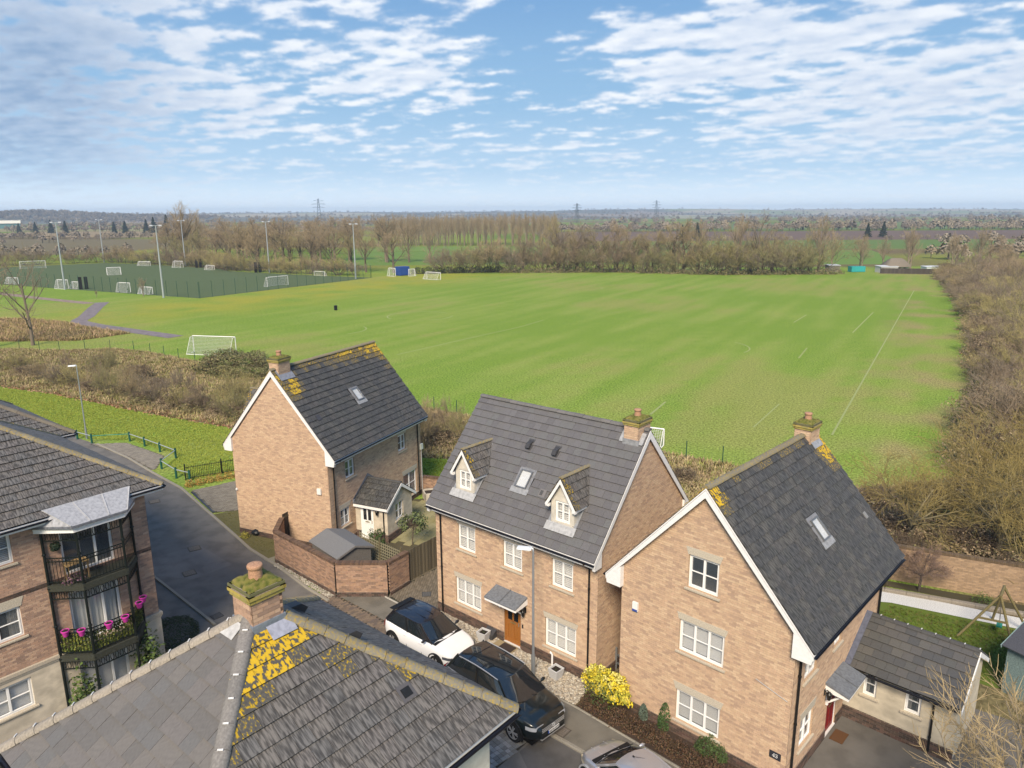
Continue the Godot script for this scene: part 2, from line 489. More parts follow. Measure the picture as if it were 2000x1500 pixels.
# window in a wall; tf sits at the opening's lower left, z out. cols casements, a bar across each.
func window(parent: Node3D, tf: Transform3D, w: float, h: float, cols := 2, o := {}) -> Node3D:
	var g := G.new()
	var wc := Color(0.80, 0.80, 0.79)
	var z := -0.07
	var f := 0.05
	g.bb(0, 0, z - 0.06, w, f, z, wc); g.bb(0, h - f, z - 0.06, w, h, z, wc)
	g.bb(0, f, z - 0.06, f, h - f, z, wc); g.bb(w - f, f, z - 0.06, w, h - f, z, wc)
	var cw := (w - f * 2) / cols
	for k in cols:
		var a := f + k * cw
		if k > 0: g.bb(a - 0.032, f, z - 0.055, a + 0.032, h - f, z + 0.004, wc)
		# casement
		var s := 0.035
		g.bb(a, f, z - 0.05, a + s, h - f, z + 0.012, wc); g.bb(a + cw - s, f, z - 0.05, a + cw, h - f, z + 0.012, wc)
		g.bb(a + s, f, z - 0.05, a + cw - s, f + s, z + 0.012, wc); g.bb(a + s, h - f - s, z - 0.05, a + cw - s, h - f, z + 0.012, wc)
		if o.get("bar", true):
			var by: float = h * o.get("barat", 0.5)
			g.bb(a + s, by - 0.012, z - 0.035, a + cw - s, by + 0.012, z + 0.004, wc)
		if o.get("vbar", false): g.bb(a + cw / 2 - 0.012, f + s, z - 0.035, a + cw / 2 + 0.012, h - f - s, z + 0.004, wc)
	var win := part("window", g.mesh(M.upvc), parent, tf)
	for k in cols:
		var p := G.new()
		var a := f + k * cw
		p.box(Vector3(a + cw / 2, h / 2, z - 0.025), Vector3(cw - 0.05, h - 0.15, 0.012), W1)
		part("pane", p.mesh(M.glass), win)
	var kind: String = o.get("inside", "shutter")
	var b := G.new()
	if kind == "shutter" or kind == "blind":
		var sc := Color(0.74, 0.73, 0.70) if kind == "shutter" else Color(0.66, 0.66, 0.65)
		var pitch := 0.075 if kind == "shutter" else 0.06
		var y: float = f + 0.05
		if kind == "blind": y += h * o.get("lift", 0.0)
		while y < h - f - 0.03:
			b.box(Vector3(w / 2, y, z - 0.11), Vector3(w - 0.12, 0.008, 0.055), sc, Basis(Vector3.RIGHT, deg_to_rad(o.get("tilt", 52.0))))
			y += pitch
		if kind == "shutter":
			for k in cols + 1:
				b.box(Vector3(f + k * cw, h / 2, z - 0.11), Vector3(0.09, h - 0.1, 0.03), sc)
			b.box(Vector3(w / 2, h / 2, z - 0.11), Vector3(w - 0.1, 0.06, 0.03), sc)
		part("shutter" if kind == "shutter" else "blind", b.mesh(M.plastic), win)
	elif kind == "curtain" or kind == "net":
		var cc := Color(0.62, 0.62, 0.60) if kind == "net" else Color(0.5, 0.47, 0.42)
		for side in [0, 1]:
			if kind == "net" and side == 1: break
			var rows := []
			var x0 := 0.06 if side == 0 else w - 0.06 - w * 0.22
			var x1 := (w - 0.06 if kind == "net" else 0.06 + w * 0.22) if side == 0 else w - 0.06
			for yy in [0.06, h - 0.06]:
				var row := PackedVector3Array()
				for k in 33: row.push_back(Vector3(lerpf(x0, x1, k / 32.0), yy, z - 0.13 + 0.03 * sin(k * 1.9)))
				rows.append(row)
			b.grid(rows, cc)
		part("curtain", b.mesh(M.cloth), win)
	if o.get("sill", true):
		var s := G.new()
		var sx: float = 0.09
		s.prism([Vector3(-sx, -0.005, -0.12), Vector3(-sx, -0.02, 0.06), Vector3(-sx, -0.075, 0.06), Vector3(-sx, -0.075, -0.12)], Vector3(w + 2 * sx, 0, 0), Color(0.55, 0.49, 0.39))
		part("sill", s.mesh(M.stone), win)
	var lt: float = o.get("lintel", 0.2)
	if lt > 0:
		var l := G.new()
		var e := lt * 0.42
		l.prism([Vector3(-0.03, h, 0.012), Vector3(w + 0.03, h, 0.012), Vector3(w + e, h + lt, 0.012), Vector3(-e, h + lt, 0.012)], Vector3(0, 0, -0.1), Color(0.58, 0.52, 0.42))
		part("lintel", l.mesh(M.stone), win)
	return win

# roof slope in frame tf: x along the eave, y up the slope, z out of it; span(v) gives the range of u
func tiles(parent: Node3D, tf: Transform3D, lv: float, span: Callable, o: Dictionary, world: Transform3D) -> void:
	var tw: float = o.get("w", 0.33); var ga: float = o.get("gauge", 0.33)
	var cols: Array = o.cols
	var mats: Array = o.mats
	var pick: Callable = o.pick      # (u, v) -> index of the material
	var skip: Array = o.get("skip", [])
	var rows := int(round(lv / ga))
	ga = lv / rows
	var recs := []
	for r in rows:
		var v0 := r * ga
		var s: Vector2 = span.call(v0 + ga * 0.5)
		var x: float = floor(s.x / tw) * tw - (r % 2) * tw * 0.5
		while x < s.y - 0.02:
			var a := maxf(x + 0.003, s.x); var b := minf(x + tw - 0.003, s.y)
			var mid := Vector2((a + b) * 0.5, v0 + ga * 0.5)
			var gone := false
			for k in skip:
				if (k as Rect2).has_point(mid): gone = true
			if b - a > 0.04 and not gone:
				recs.append([a, b, v0, pick.call(mid.x, mid.y), rng.randi() % cols.size(), (world * tf * Vector3(mid.x, mid.y, 0)).distance_squared_to(CAM), rv(-0.004, 0.004)])
			x += tw
	recs.sort_custom(func(p, q): return p[5] < q[5])
	var gs := []
	for m in mats: gs.append(G.new())
	var shared := {}
	var count := 0
	for r in recs:
		var tint: Color = W1 if o.get("white", []).has(r[3]) else cols[r[4]]
		if count < o.get("keep", 300) and r[1] - r[0] > tw - 0.02:
			var key: int = r[3] * 100 + r[4] * 4 + (count % 3)
			if not shared.has(key):
				var g := G.new()
				tile_shape(g, Transform3D.IDENTITY, -tw / 2 + 0.003, tw / 2 - 0.003, 0, ga, tint, Vector2(rv(0, 5), rv(0, 5)))
				shared[key] = g.mesh(mats[r[3]])
			part("tile", shared[key], parent, tf * Transform3D(Basis.IDENTITY, Vector3((r[0] + r[1]) / 2, r[2], r[6])))
			count += 1
		else:
			tile_shape(gs[r[3]], tf, r[0], r[1], r[2], ga, tint, Vector2.ZERO, r[6])
	var am := ArrayMesh.new()
	for k in mats.size(): gs[k].into(am, mats[k])
	if am.get_surface_count():
		part("tiling", am, parent).set_meta("kind", "stuff")

func tile_shape(g: G, tf: Transform3D, a: float, b: float, v0: float, ga: float, col: Color, uvo: Vector2, dz := 0.0) -> void:
	# the lower edge stands clear of the course below, leaving a real gap
	var z0 := 0.058 + dz; var z1 := 0.014 + dz; var v1 := v0 + ga + 0.03; var th := 0.016
	g.quv(tf * Vector3(a, v0, z0), tf * Vector3(b, v0, z0), tf * Vector3(b, v1, z1), tf * Vector3(a, v1, z1), col, Vector2(a, v0) + uvo, Vector2(b, v1) + uvo)
	g.quv(tf * Vector3(a, v0, z0 - th), tf * Vector3(b, v0, z0 - th), tf * Vector3(b, v0, z0), tf * Vector3(a, v0, z0), col, Vector2(a, v0) + uvo, Vector2(b, v0 + 0.02) + uvo)
	g.quv(tf * Vector3(a, v1, z1 - th), tf * Vector3(a, v0, z0 - th), tf * Vector3(a, v0, z0), tf * Vector3(a, v1, z1), col, Vector2(a, v0) + uvo, Vector2(a + 0.02, v1) + uvo)
	g.quv(tf * Vector3(b, v0, z0 - th), tf * Vector3(b, v1, z1 - th), tf * Vector3(b, v1, z1), tf * Vector3(b, v0, z0), col, Vector2(b, v0) + uvo, Vector2(b + 0.02, v1) + uvo)
	g.quv(tf * Vector3(a, v1, z1 - th), tf * Vector3(b, v1, z1 - th), tf * Vector3(b, v0, z0 - th), tf * Vector3(a, v0, z0 - th), col, Vector2(a, v0) + uvo, Vector2(b, v1) + uvo)

# half-round ridge or hip tiles from a to b
func ridge_tiles(parent: Node3D, a: Vector3, b: Vector3, r: float, len: float, mat: Material, col: Color, clips := false) -> void:
	var d := b - a
	var n := int(round(d.length() / len))
	var l := d.length() / n
	var x := d.normalized()
	var z := x.cross(Vector3.UP).normalized()
	var bs := Basis(x, z.cross(x), z)
	var shapes := []
	for s in 3:
		var g := G.new()
		var rows := []
		for e in [0.0, 1.0]:
			var row := PackedVector3Array()
			for k in 9:
				var t := PI * k / 8.0
				row.push_back(Vector3((e - 0.5) * (l - 0.008), sin(t) * r * (0.75 + e * 0.04) - 0.25 * r, cos(t) * r * (1 + e * 0.04)))
			rows.append(row)
		var cc := col * rv(0.85, 1.1)
		g.grid(rows, cc)
		var cap := []
		for k in 9: cap.append(rows[1][k])
		for k in range(1, 8): g.t(cap[0], cap[k + 1], cap[k], cc)
		for k in range(1, 8): g.t(rows[0][0], rows[0][k], rows[0][k + 1], cc)
		if clips: g.box(Vector3(l / 2 - 0.01, r * 0.62, 0), Vector3(0.03, 0.012, 0.09), Color(0.7, 0.7, 0.7))
		shapes.append(g.mesh(mat))
	for k in n:
		part("ridge_tile", shapes[rng.randi() % 3], parent, Transform3D(bs, a + x * l * (k + 0.5) + Vector3(0, rv(-0.006, 0.006), 0)))

func pipe(parent: Node3D, pts: Array, r: float, called := "downpipe") -> void:
	var g := G.new()
	var rad := []
	for p in pts: rad.append(r)
	g.tube(pts, rad, 8, Color(0.012, 0.012, 0.013))
	var y: float = pts[-1].y + 0.5
	while y < pts[-2].y:
		g.tube([Vector3(pts[-1].x, y, pts[-1].z), Vector3(pts[-1].x, y + 0.05, pts[-1].z)], [r * 1.35, r * 1.35], 8, Color(0.012, 0.012, 0.013))
		y += 1.6
	part(called, g.mesh(M.black), parent)

func gutter(parent: Node3D, a: Vector3, b: Vector3, out: Vector3) -> void:
	var g := G.new()
	var rows := []
	for e in [a, b]:
		var row := PackedVector3Array()
		for k in 7:
			var t := PI + PI * k / 6.0
			row.push_back(e + out * (cos(t) * -0.055) + Vector3(0, sin(t) * 0.055, 0))
		for k in 7:
			var t := TAU - PI * k / 6.0
			row.push_back(e + out * (cos(t) * -0.047) + Vector3(0, sin(t) * 0.047, 0))
		rows.append(row)
	g.grid(rows, Color(0.011, 0.011, 0.012))
	part("gutter", g.mesh(M.black), parent)

func moss_cap(w: float, d: float, h: float, sd: int) -> G:
	var g := G.new()
	var f := FastNoiseLite.new(); f.seed = sd; f.frequency = 4.0
	var rows := []; var cols := []
	for y in 15:
		var row := PackedVector3Array(); var cr := []
		for x in 15:
			var a := x / 14.0 * 2 - 1; var b := y / 14.0 * 2 - 1
			var m := maxf(absf(a), absf(b))
			var nz := f.get_noise_2d(a * w, b * d)
			row.push_back(Vector3(a * w / 2 * (1.0 + nz * 0.05), h * (1.0 - m * m * 0.75) * (0.85 + nz * 0.5) - (0.05 if m > 0.99 else 0.0), b * d / 2 * (1.0 + nz * 0.05)))
			cr.append(Color(0.17, 0.20, 0.03).lerp(Color(0.30, 0.25, 0.08), clampf(nz * 1.5 + 0.4, 0, 1)).lerp(Color(0.07, 0.09, 0.02), clampf(-nz * 2, 0, 1)))
		rows.append(row); cols.append(cr)
	rows.reverse(); cols.reverse()
	g.grid(rows, cols)
	return g

# brick stack whose middle is at c (base height c.y), w by d, h tall; corbels, moss and a clay pot on top
func chimney(parent: Node3D, c: Vector3, yaw: float, w: float, d: float, h: float, world: Transform3D, pal: Array, keep := 60) -> Node3D:
	var tf := Transform3D(Basis(Vector3.UP, yaw), c)
	var gm := G.new()
	var recs := []
	var cap := 3
	var rows := int(h / BH)
	for s in 4:
		var bs := Basis(Vector3.UP, s * PI / 2)
		var ww := w if s % 2 == 0 else d
		var dd := d if s % 2 == 0 else w
		for r in rows + cap:
			var grow: float = [0.0, 0.035, 0.06, 0.03][maxi(0, r - rows + 1)]
			var y := r * BH
			var fw := ww + grow * 2; var fd := dd / 2 + grow
			var o := bs * Vector3(-fw / 2, y, fd)
			gm.qn(o - bs.z * 0.008, o + bs.x * fw - bs.z * 0.008, o + bs.x * fw - bs.z * 0.008 + Vector3(0, BH, 0), o - bs.z * 0.008 + Vector3(0, BH, 0), bs.z, MORT * 0.8)
			if grow > 0:
				for yy in [y, y + BH]:
					gm.q(o + Vector3(0, yy - y, 0), o + bs.x * fw + Vector3(0, yy - y, 0), o + bs.x * fw - bs.z * 0.12 + Vector3(0, yy - y, 0), o - bs.z * 0.12 + Vector3(0, yy - y, 0), MORT * 0.7)
			var x := -(r % 2) * BW * 0.5
			while x < fw - 0.02:
				var xa := maxf(x, 0.0); var xb := minf(x + 0.215, fw)
				if xb - xa > 0.03:
					var cc: Color = pal[rng.randi() % pal.size()]
					if r >= rows: cc = Color(0.30, 0.27, 0.09).lerp(Color(0.42, 0.33, 0.09), rng.randf())
					recs.append([Transform3D(bs, bs * Vector3(-fw / 2 + (xa + xb) / 2, y + BH / 2, fd)), xb - xa, 0.065, cc])
				x += BW
	var ch := part("chimney", gm.mesh(M.mortar), parent, tf)
	lay_bricks(ch, recs, world * tf, keep)
	var top := (rows + cap) * BH
	var mg := moss_cap(w + 0.07, d + 0.07, 0.13, int(c.x * 10) + 3)
	var mg2 := G.new(); mg2.add(mg, at(0, top, 0))
	mg2.box(Vector3(0, top - 0.03, 0), Vector3(w + 0.1, 0.05, d + 0.1), Color(0.2, 0.2, 0.1))
	part("moss", mg2.mesh(M.moss), ch)
	var p := G.new()
	var r := 0.13
	p.lathe(Vector3(0, top, 0), [Vector2(r, 0.05), Vector2(r * 0.92, 0.22), Vector2(r * 0.92, 0.27), Vector2(r * 1.08, 0.275), Vector2(r * 1.08, 0.315), Vector2(r * 0.98, 0.335), Vector2(r * 0.5, 0.345), Vector2(0.02, 0.34), Vector2(0, 0.33)], 20, Color(0.46, 0.27, 0.17))
	part("chimney_pot", p.mesh(M.stone), ch)
	return ch

func skylight(parent: Node3D, tf: Transform3D, w: float, h: float) -> void:
	var g := G.new()
	var fc := Color(0.2, 0.205, 0.21)
	var f := 0.05
	for e in [[-w / 2 - f, -h / 2 - f, w / 2 + f, -h / 2], [-w / 2 - f, h / 2, w / 2 + f, h / 2 + f], [-w / 2 - f, -h / 2, -w / 2, h / 2], [w / 2, -h / 2, w / 2 + f, h / 2]]:
		g.bb(e[0], e[1], 0.0, e[2], e[3], 0.115, fc)
	var o := part("skylight", g.mesh(M.metal), parent, tf)
	var p := G.new()
	p.box(Vector3(0, 0, 0.085), Vector3(w, h, 0.012), W1)
	part("pane", p.mesh(M.glass), o)
	var b := G.new()
	b.box(Vector3(0, 0, 0.05), Vector3(w, h, 0.012), Color(0.72, 0.72, 0.70))
	part("blind", b.mesh(M.cloth), o)
	var l := G.new()
	l.bb(-w / 2 - 0.2, -h / 2 - 0.28, 0.045, w / 2 + 0.2, -h / 2 - f, 0.06, Color(0.30, 0.31, 0.33))
	l.bb(-w / 2 - 0.17, -h / 2 - f, 0.035, -w / 2 - f, h / 2 + f, 0.055, Color(0.22, 0.23, 0.25))
	l.bb(w / 2 + f, -h / 2 - f, 0.035, w / 2 + 0.17, h / 2 + f, 0.055, Color(0.22, 0.23, 0.25))
	l.bb(-w / 2 - 0.17, h / 2 + f, 0.035, w / 2 + 0.17, h / 2 + 0.17, 0.055, Color(0.22, 0.23, 0.25))
	part("flashing", l.mesh(M.lead), o)

func roof_vent(parent: Node3D, tf: Transform3D) -> void:
	var g := G.new()
	g.prism([Vector3(-0.1, -0.15, 0.03), Vector3(-0.1, -0.17, 0.17), Vector3(-0.1, 0.02, 0.19), Vector3(-0.1, 0.28, 0.03)], Vector3(0.2, 0, 0), Color(0.05, 0.05, 0.053))
	g.bb(-0.15, -0.3, 0.02, 0.15, 0.3, 0.05, Color(0.06, 0.06, 0.063))
	part("roof_vent", g.mesh(M.plastic), parent, tf)

# house with a ridge along x. Frame: front wall at z = 0 facing +z, x from 0 to len, back wall at z = -s.
func house(root: Node3D, len: float, s: float, he: float, hr: float, ov: float, vo: float, o: Dictionary) -> Dictionary:
	var world := root.transform
	var k := (hr - he) / (s / 2 + ov)
	var hs := he + ov * k - 0.14
	var apex := hr - 0.14
	var gm := G.new()
	var recs := []
	var pal: Array = o.pal
	var pl: float = o.get("plinth", 0.45)
	var frames := {
		"front": [Transform3D(Basis.IDENTITY, Vector3.ZERO), len], "back": [Transform3D(Basis(Vector3.UP, PI), Vector3(len, 0, -s)), len],
		"left": [Transform3D(Basis(Vector3(0, 0, 1), Vector3.UP, Vector3(-1, 0, 0)), Vector3(0, 0, -s)), s],
		"right": [Transform3D(Basis(Vector3(0, 0, -1), Vector3.UP, Vector3(1, 0, 0)), Vector3(len, 0, 0)), s]}
	for f in frames:
		var tf: Transform3D = frames[f][0]
		var holes := []
		for wd in o.get(f, []): holes.append([wd[0], wd[1], wd[2], wd[3]])
		for wd in o.get(f + "_holes", []): holes.append(wd)
		if f in ["left", "right"]:
			wall(gm, recs, tf, frames[f][1], 0.0, apex, hs, apex, holes, pal, pl)
		else:
			wall(gm, recs, tf, frames[f][1], 0.0, he + 0.02, 99, 100, holes, pal, pl)
	var w := part("wall", gm.mesh(M.mortar), root)
	lay_bricks(w, recs, world)
	for f in frames:
		for wd in o.get(f, []):
			window(root, frames[f][0] * Transform3D(Basis.IDENTITY, Vector3(wd[0], wd[1], 0)), wd[2], wd[3], wd[4], wd[5] if wd.size() > 5 else {})
	# floors inside keep the rooms apart from one another
	var fl := G.new()
	for y in [0.03, he * 0.5 + 0.1, he - 0.02]:
		fl.bb(0.02, y, -s + 0.02, len - 0.02, y + 0.05, -0.16, Color(0.3, 0.26, 0.22))
	part("floor", fl.mesh(M.wood), root)
	# roof
	var lv := sqrt(pow(s / 2 + ov, 2) + pow(hr - he, 2))
	var up := Vector3(0, hr - he, -(s / 2 + ov)).normalized()
	var ft := Transform3D(Basis(Vector3.RIGHT, up, Vector3.RIGHT.cross(up)), Vector3(-vo, he, ov))
	var up2 := Vector3(up.x, up.y, -up.z)
	var bt := Transform3D(Basis(Vector3.LEFT, up2, Vector3.LEFT.cross(up2)), Vector3(len + vo, he, -s - ov))
	var lu := len + 2 * vo
	var deck := G.new()
	for tf in [ft, bt]:
		deck.box(tf * Vector3(lu / 2, lv / 2, -0.02), Vector3(lu - 0.01, lv - 0.01, 0.05), Color(0.02, 0.02, 0.02), tf.basis)
	var roof := part("roof", deck.mesh(M.wood), root)
	var full := func(_v): return Vector2(0, lu)
	tiles(roof, ft, lv, full, o.tiles, world)
	var to: Dictionary = o.tiles.duplicate()
	to.keep = 0
	to.skip = []
	tiles(roof, bt, lv, full, to, world)
	ridge_tiles(roof, Vector3(-vo, hr + 0.02, -s / 2), Vector3(len + vo, hr + 0.02, -s / 2), 0.13, 0.42, o.get("ridge_mat", M.ridge), o.get("ridge_col", Color(0.12, 0.12, 0.12)))
	# white boards: barge boards up the gables, boxed ends, fascia and soffit along the eaves
	var wc := Color(0.80, 0.80, 0.80)
	for e in [0, 1]:
		var x0 := -vo - 0.012 if e == 0 else len + vo - 0.018
		for sd in [1.0, -1.0]:
			var zc := -s / 2
			var g := G.new()
			var dz: float = (s / 2 + ov) * sd
			var wid := 0.21
			g.prism([Vector3(x0, he - 0.01, zc + dz), Vector3(x0, hr - 0.01, zc), Vector3(x0, hr - 0.01 - wid * 1.45, zc), Vector3(x0, he - 0.01 - wid * 0.9, zc + dz - sd * 0.02)], Vector3(0.03, 0, 0), wc)
			part("bargeboard", g.mesh(M.white), root)
			var b := G.new()
			var bx := 0.0 if e == 0 else len
			var inn: float = (s / 2 - 0.06) * sd
			b.prism([Vector3(x0 + 0.006, he - 0.06, zc + dz - sd * 0.02), Vector3(x0 + 0.006, he - 0.33, zc + dz - sd * 0.06), Vector3(x0 + 0.006, he - 0.33, zc + inn), Vector3(x0 + 0.006, he + (ov + 0.06) * k - 0.26, zc + inn)], Vector3((bx - x0) + (0.02 if e == 0 else -0.02), 0, 0), wc)
			part("box_end", b.mesh(M.white), root)
			# board under the verge
			var v := G.new()
			v.prism([Vector3(x0, he - 0.05, zc + dz), Vector3(x0, hr - 0.06, zc), Vector3(x0, hr - 0.09, zc), Vector3(x0, he - 0.08, zc + dz)], Vector3(bx - x0, 0, 0), wc * 0.9)
			part("verge_soffit", v.mesh(M.white), root)
	for sd in [0, 1]:
		var zf := ov - 0.02 if sd == 0 else -s - ov + 0.02
		var zw := 0.004 if sd == 0 else -s - 0.004
		var g := G.new()
		g.bb(-vo + 0.04, he - 0.2, zf - 0.012, len + vo - 0.04, he - 0.015, zf + 0.012, wc)
		g.bb(0.01, he - 0.215, zf, len - 0.01, he - 0.2, zw, wc)
		part("fascia", g.mesh(M.white), root)
		gutter(root, Vector3(-vo, he - 0.055, zf + (0.07 if sd == 0 else -0.07)), Vector3(len + vo, he - 0.055, zf + (0.07 if sd == 0 else -0.07)), Vector3(0, 0, 1))
	return {"front_slope": ft, "back_slope": bt, "lv": lv, "lu": lu, "k": k, "frames": frames, "roof": roof}

# lead-covered canopy on brackets over a door; frame: x along the wall, z out, origin at the wall under its middle
func canopy(parent: Node3D, tf: Transform3D, w: float, d: float) -> void:
	var g := G.new()
	g.prism([Vector3(-w / 2, 0.30, 0.0), Vector3(-w / 2, 0.08, d), Vector3(-w / 2, 0.03, d), Vector3(-w / 2, 0.22, 0.0)], Vector3(w, 0, 0), Color(0.17, 0.185, 0.21))
	for x in [-w * 0.02]:
		g.bar(Vector3(x, 0.315, 0.0), Vector3(x, 0.095, d), 0.04, 0.03, Color(0.14, 0.15, 0.17))
	var o := part("canopy", g.mesh(M.lead), parent, tf)
	var f := G.new()
	f.bb(-w / 2 + 0.02, -0.07, d - 0.06, w / 2 - 0.02, 0.03, d - 0.02, Color(0.8, 0.8, 0.8))
	for sx in [-1.0, 1.0]:
		f.prism([Vector3(sx * (w / 2 - 0.03), 0.21, 0), Vector3(sx * (w / 2 - 0.03), 0.03, d - 0.03), Vector3(sx * (w / 2 - 0.03), -0.07, d - 0.03), Vector3(sx * (w / 2 - 0.03), -0.03, 0)], Vector3(0.03, 0, 0), Color(0.8, 0.8, 0.8))
	part("fascia", f.mesh(M.white), o)
	for sx in [-1.0, 1.0]:
		var b := G.new()
		var x: float = sx * (w / 2 - 0.22)
		b.bb(x - 0.035, -0.62, 0.0, x + 0.035, 0.0, 0.07, Color(0.8, 0.8, 0.8))
		b.bb(x - 0.035, -0.07, 0.0, x + 0.035, 0.0, d - 0.12, Color(0.8, 0.8, 0.8))
		b.bar(Vector3(x, -0.5, 0.06), Vector3(x, -0.06, d - 0.22), 0.06, 0.06, Color(0.8, 0.8, 0.8))
		part("bracket", b.mesh(M.white), o)

func wall_lantern(parent: Node3D, tf: Transform3D) -> void:
	var g := G.new()
	var c := Color(0.012, 0.012, 0.012)
	g.bb(-0.05, -0.1, 0, 0.05, 0.12, 0.02, c)
	g.tube([Vector3(0, 0.06, 0.02), Vector3(0, 0.12, 0.1), Vector3(0, 0.06, 0.16)], [0.014, 0.014, 0.014], 6, c)
	g.lathe(Vector3(0, -0.2, 0.16), [Vector2(0, 0), Vector2(0.05, 0.0), Vector2(0.085, 0.2), Vector2(0.105, 0.21), Vector2(0.03, 0.29), Vector2(0.0, 0.31)], 6, c)
	part("lantern", g.mesh(M.black), parent, tf)

# door leaf in a frame; two glazed upper lights, two lower panels
func door(parent: Node3D, tf: Transform3D, w: float, h: float, leaf: Color, mat: Material, frame: Color, glazed := true) -> void:
	var f := G.new()
	f.bb(0, 0, -0.12, 0.06, h, -0.03, frame); f.bb(w - 0.06, 0, -0.12, w, h, -0.03, frame); f.bb(0.06, h - 0.06, -0.12, w - 0.06, h, -0.03, frame)
	var d := part("door", f.mesh(mat if frame.r < 0.7 else M.upvc), parent, tf)
	var g := G.new()
	g.bb(0.06, 0.03, -0.1, w - 0.06, h - 0.06, -0.07, leaf)
	var x0 := 0.06; var x1 := w - 0.06; var xm := w / 2; var my := h * 0.47
	for e in [[x0, 0.03, x0 + 0.1, h - 0.06], [x1 - 0.1, 0.03, x1, h - 0.06], [xm - 0.04, 0.2, xm + 0.04, h - 0.06], [x0 + 0.1, 0.03, x1 - 0.1, 0.2], [x0 + 0.1, my - 0.09, x1 - 0.1, my + 0.09], [x0 + 0.1, h - 0.18, x1 - 0.1, h - 0.06]]:
		g.bb(e[0], e[1], -0.07, e[2], e[3], -0.045, leaf * 1.05)
	part("leaf", g.mesh(mat), d)
	if glazed:
		for e in [[x0 + 0.1, xm - 0.04], [xm + 0.04, x1 - 0.1]]:
			var p := G.new()
			p.bb(e[0], my + 0.09, -0.069, e[1], h - 0.18, -0.06, Color(0.03, 0.035, 0.04))
			part("pane", p.mesh(M.carglass), d)
	var k := G.new()
	k.bb(xm - 0.13, my - 0.025, -0.046, xm + 0.13, my + 0.025, -0.035, Color(0.3, 0.25, 0.12))
	k.bb(x1 - 0.07, my - 0.05, -0.046, x1 - 0.04, my + 0.12, -0.01, Color(0.4, 0.38, 0.33))
	part("letter_plate", k.mesh(M.metal), d)
	var s := G.new()
	s.bb(-0.02, 0.0, -0.12, w + 0.02, 0.03, 0.03, Color(0.6, 0.6, 0.6))
	part("threshold", s.mesh(M.plastic), d)

func flat(called: String, pts: Array, y: float, mat: Material, col: Color, parent: Node = null) -> MeshInstance3D:
	# a level sheet through ground points [x, z], any simple outline
	var pv := PackedVector2Array()
	for p in pts: pv.push_back(Vector2(p[0], p[1]))
	var idx := Geometry2D.triangulate_polygon(pv)
	var g := G.new()
	for k in range(0, idx.size(), 3):
		var a := pv[idx[k]]; var b := pv[idx[k + 1]]; var c := pv[idx[k + 2]]
		if (b - a).cross(c - a) > 0:
			var t := b; b = c; c = t
		g.t(Vector3(a.x, y, a.y), Vector3(b.x, y, b.y), Vector3(c.x, y, c.y), col)
	var m := g.mesh(mat)
	if parent: return part(called, m, parent)
	return struct(called, m)

# ---------------------------------------------------------------- the three detached houses
const GREY_TILE := [Color(0.135, 0.131, 0.133), Color(0.129, 0.125, 0.128), Color(0.141, 0.137, 0.138), Color(0.124, 0.121, 0.124), Color(0.137, 0.134, 0.136)]
const DARK_TILE := [Color(0.092, 0.091, 0.089), Color(0.086, 0.085, 0.084), Color(0.10, 0.098, 0.094), Color(0.079, 0.079, 0.079), Color(0.106, 0.102, 0.096)]
const BROWN_TILE := [Color(0.148, 0.140, 0.131), Color(0.138, 0.132, 0.125), Color(0.157, 0.149, 0.139), Color(0.142, 0.138, 0.134), Color(0.162, 0.151, 0.138)]

func plain(_u: float, _v: float) -> int: return 0
func lichen(q: float) -> int: return 3 if q > 0.82 else (2 if q > 0.56 else (1 if q > 0.34 else 0))

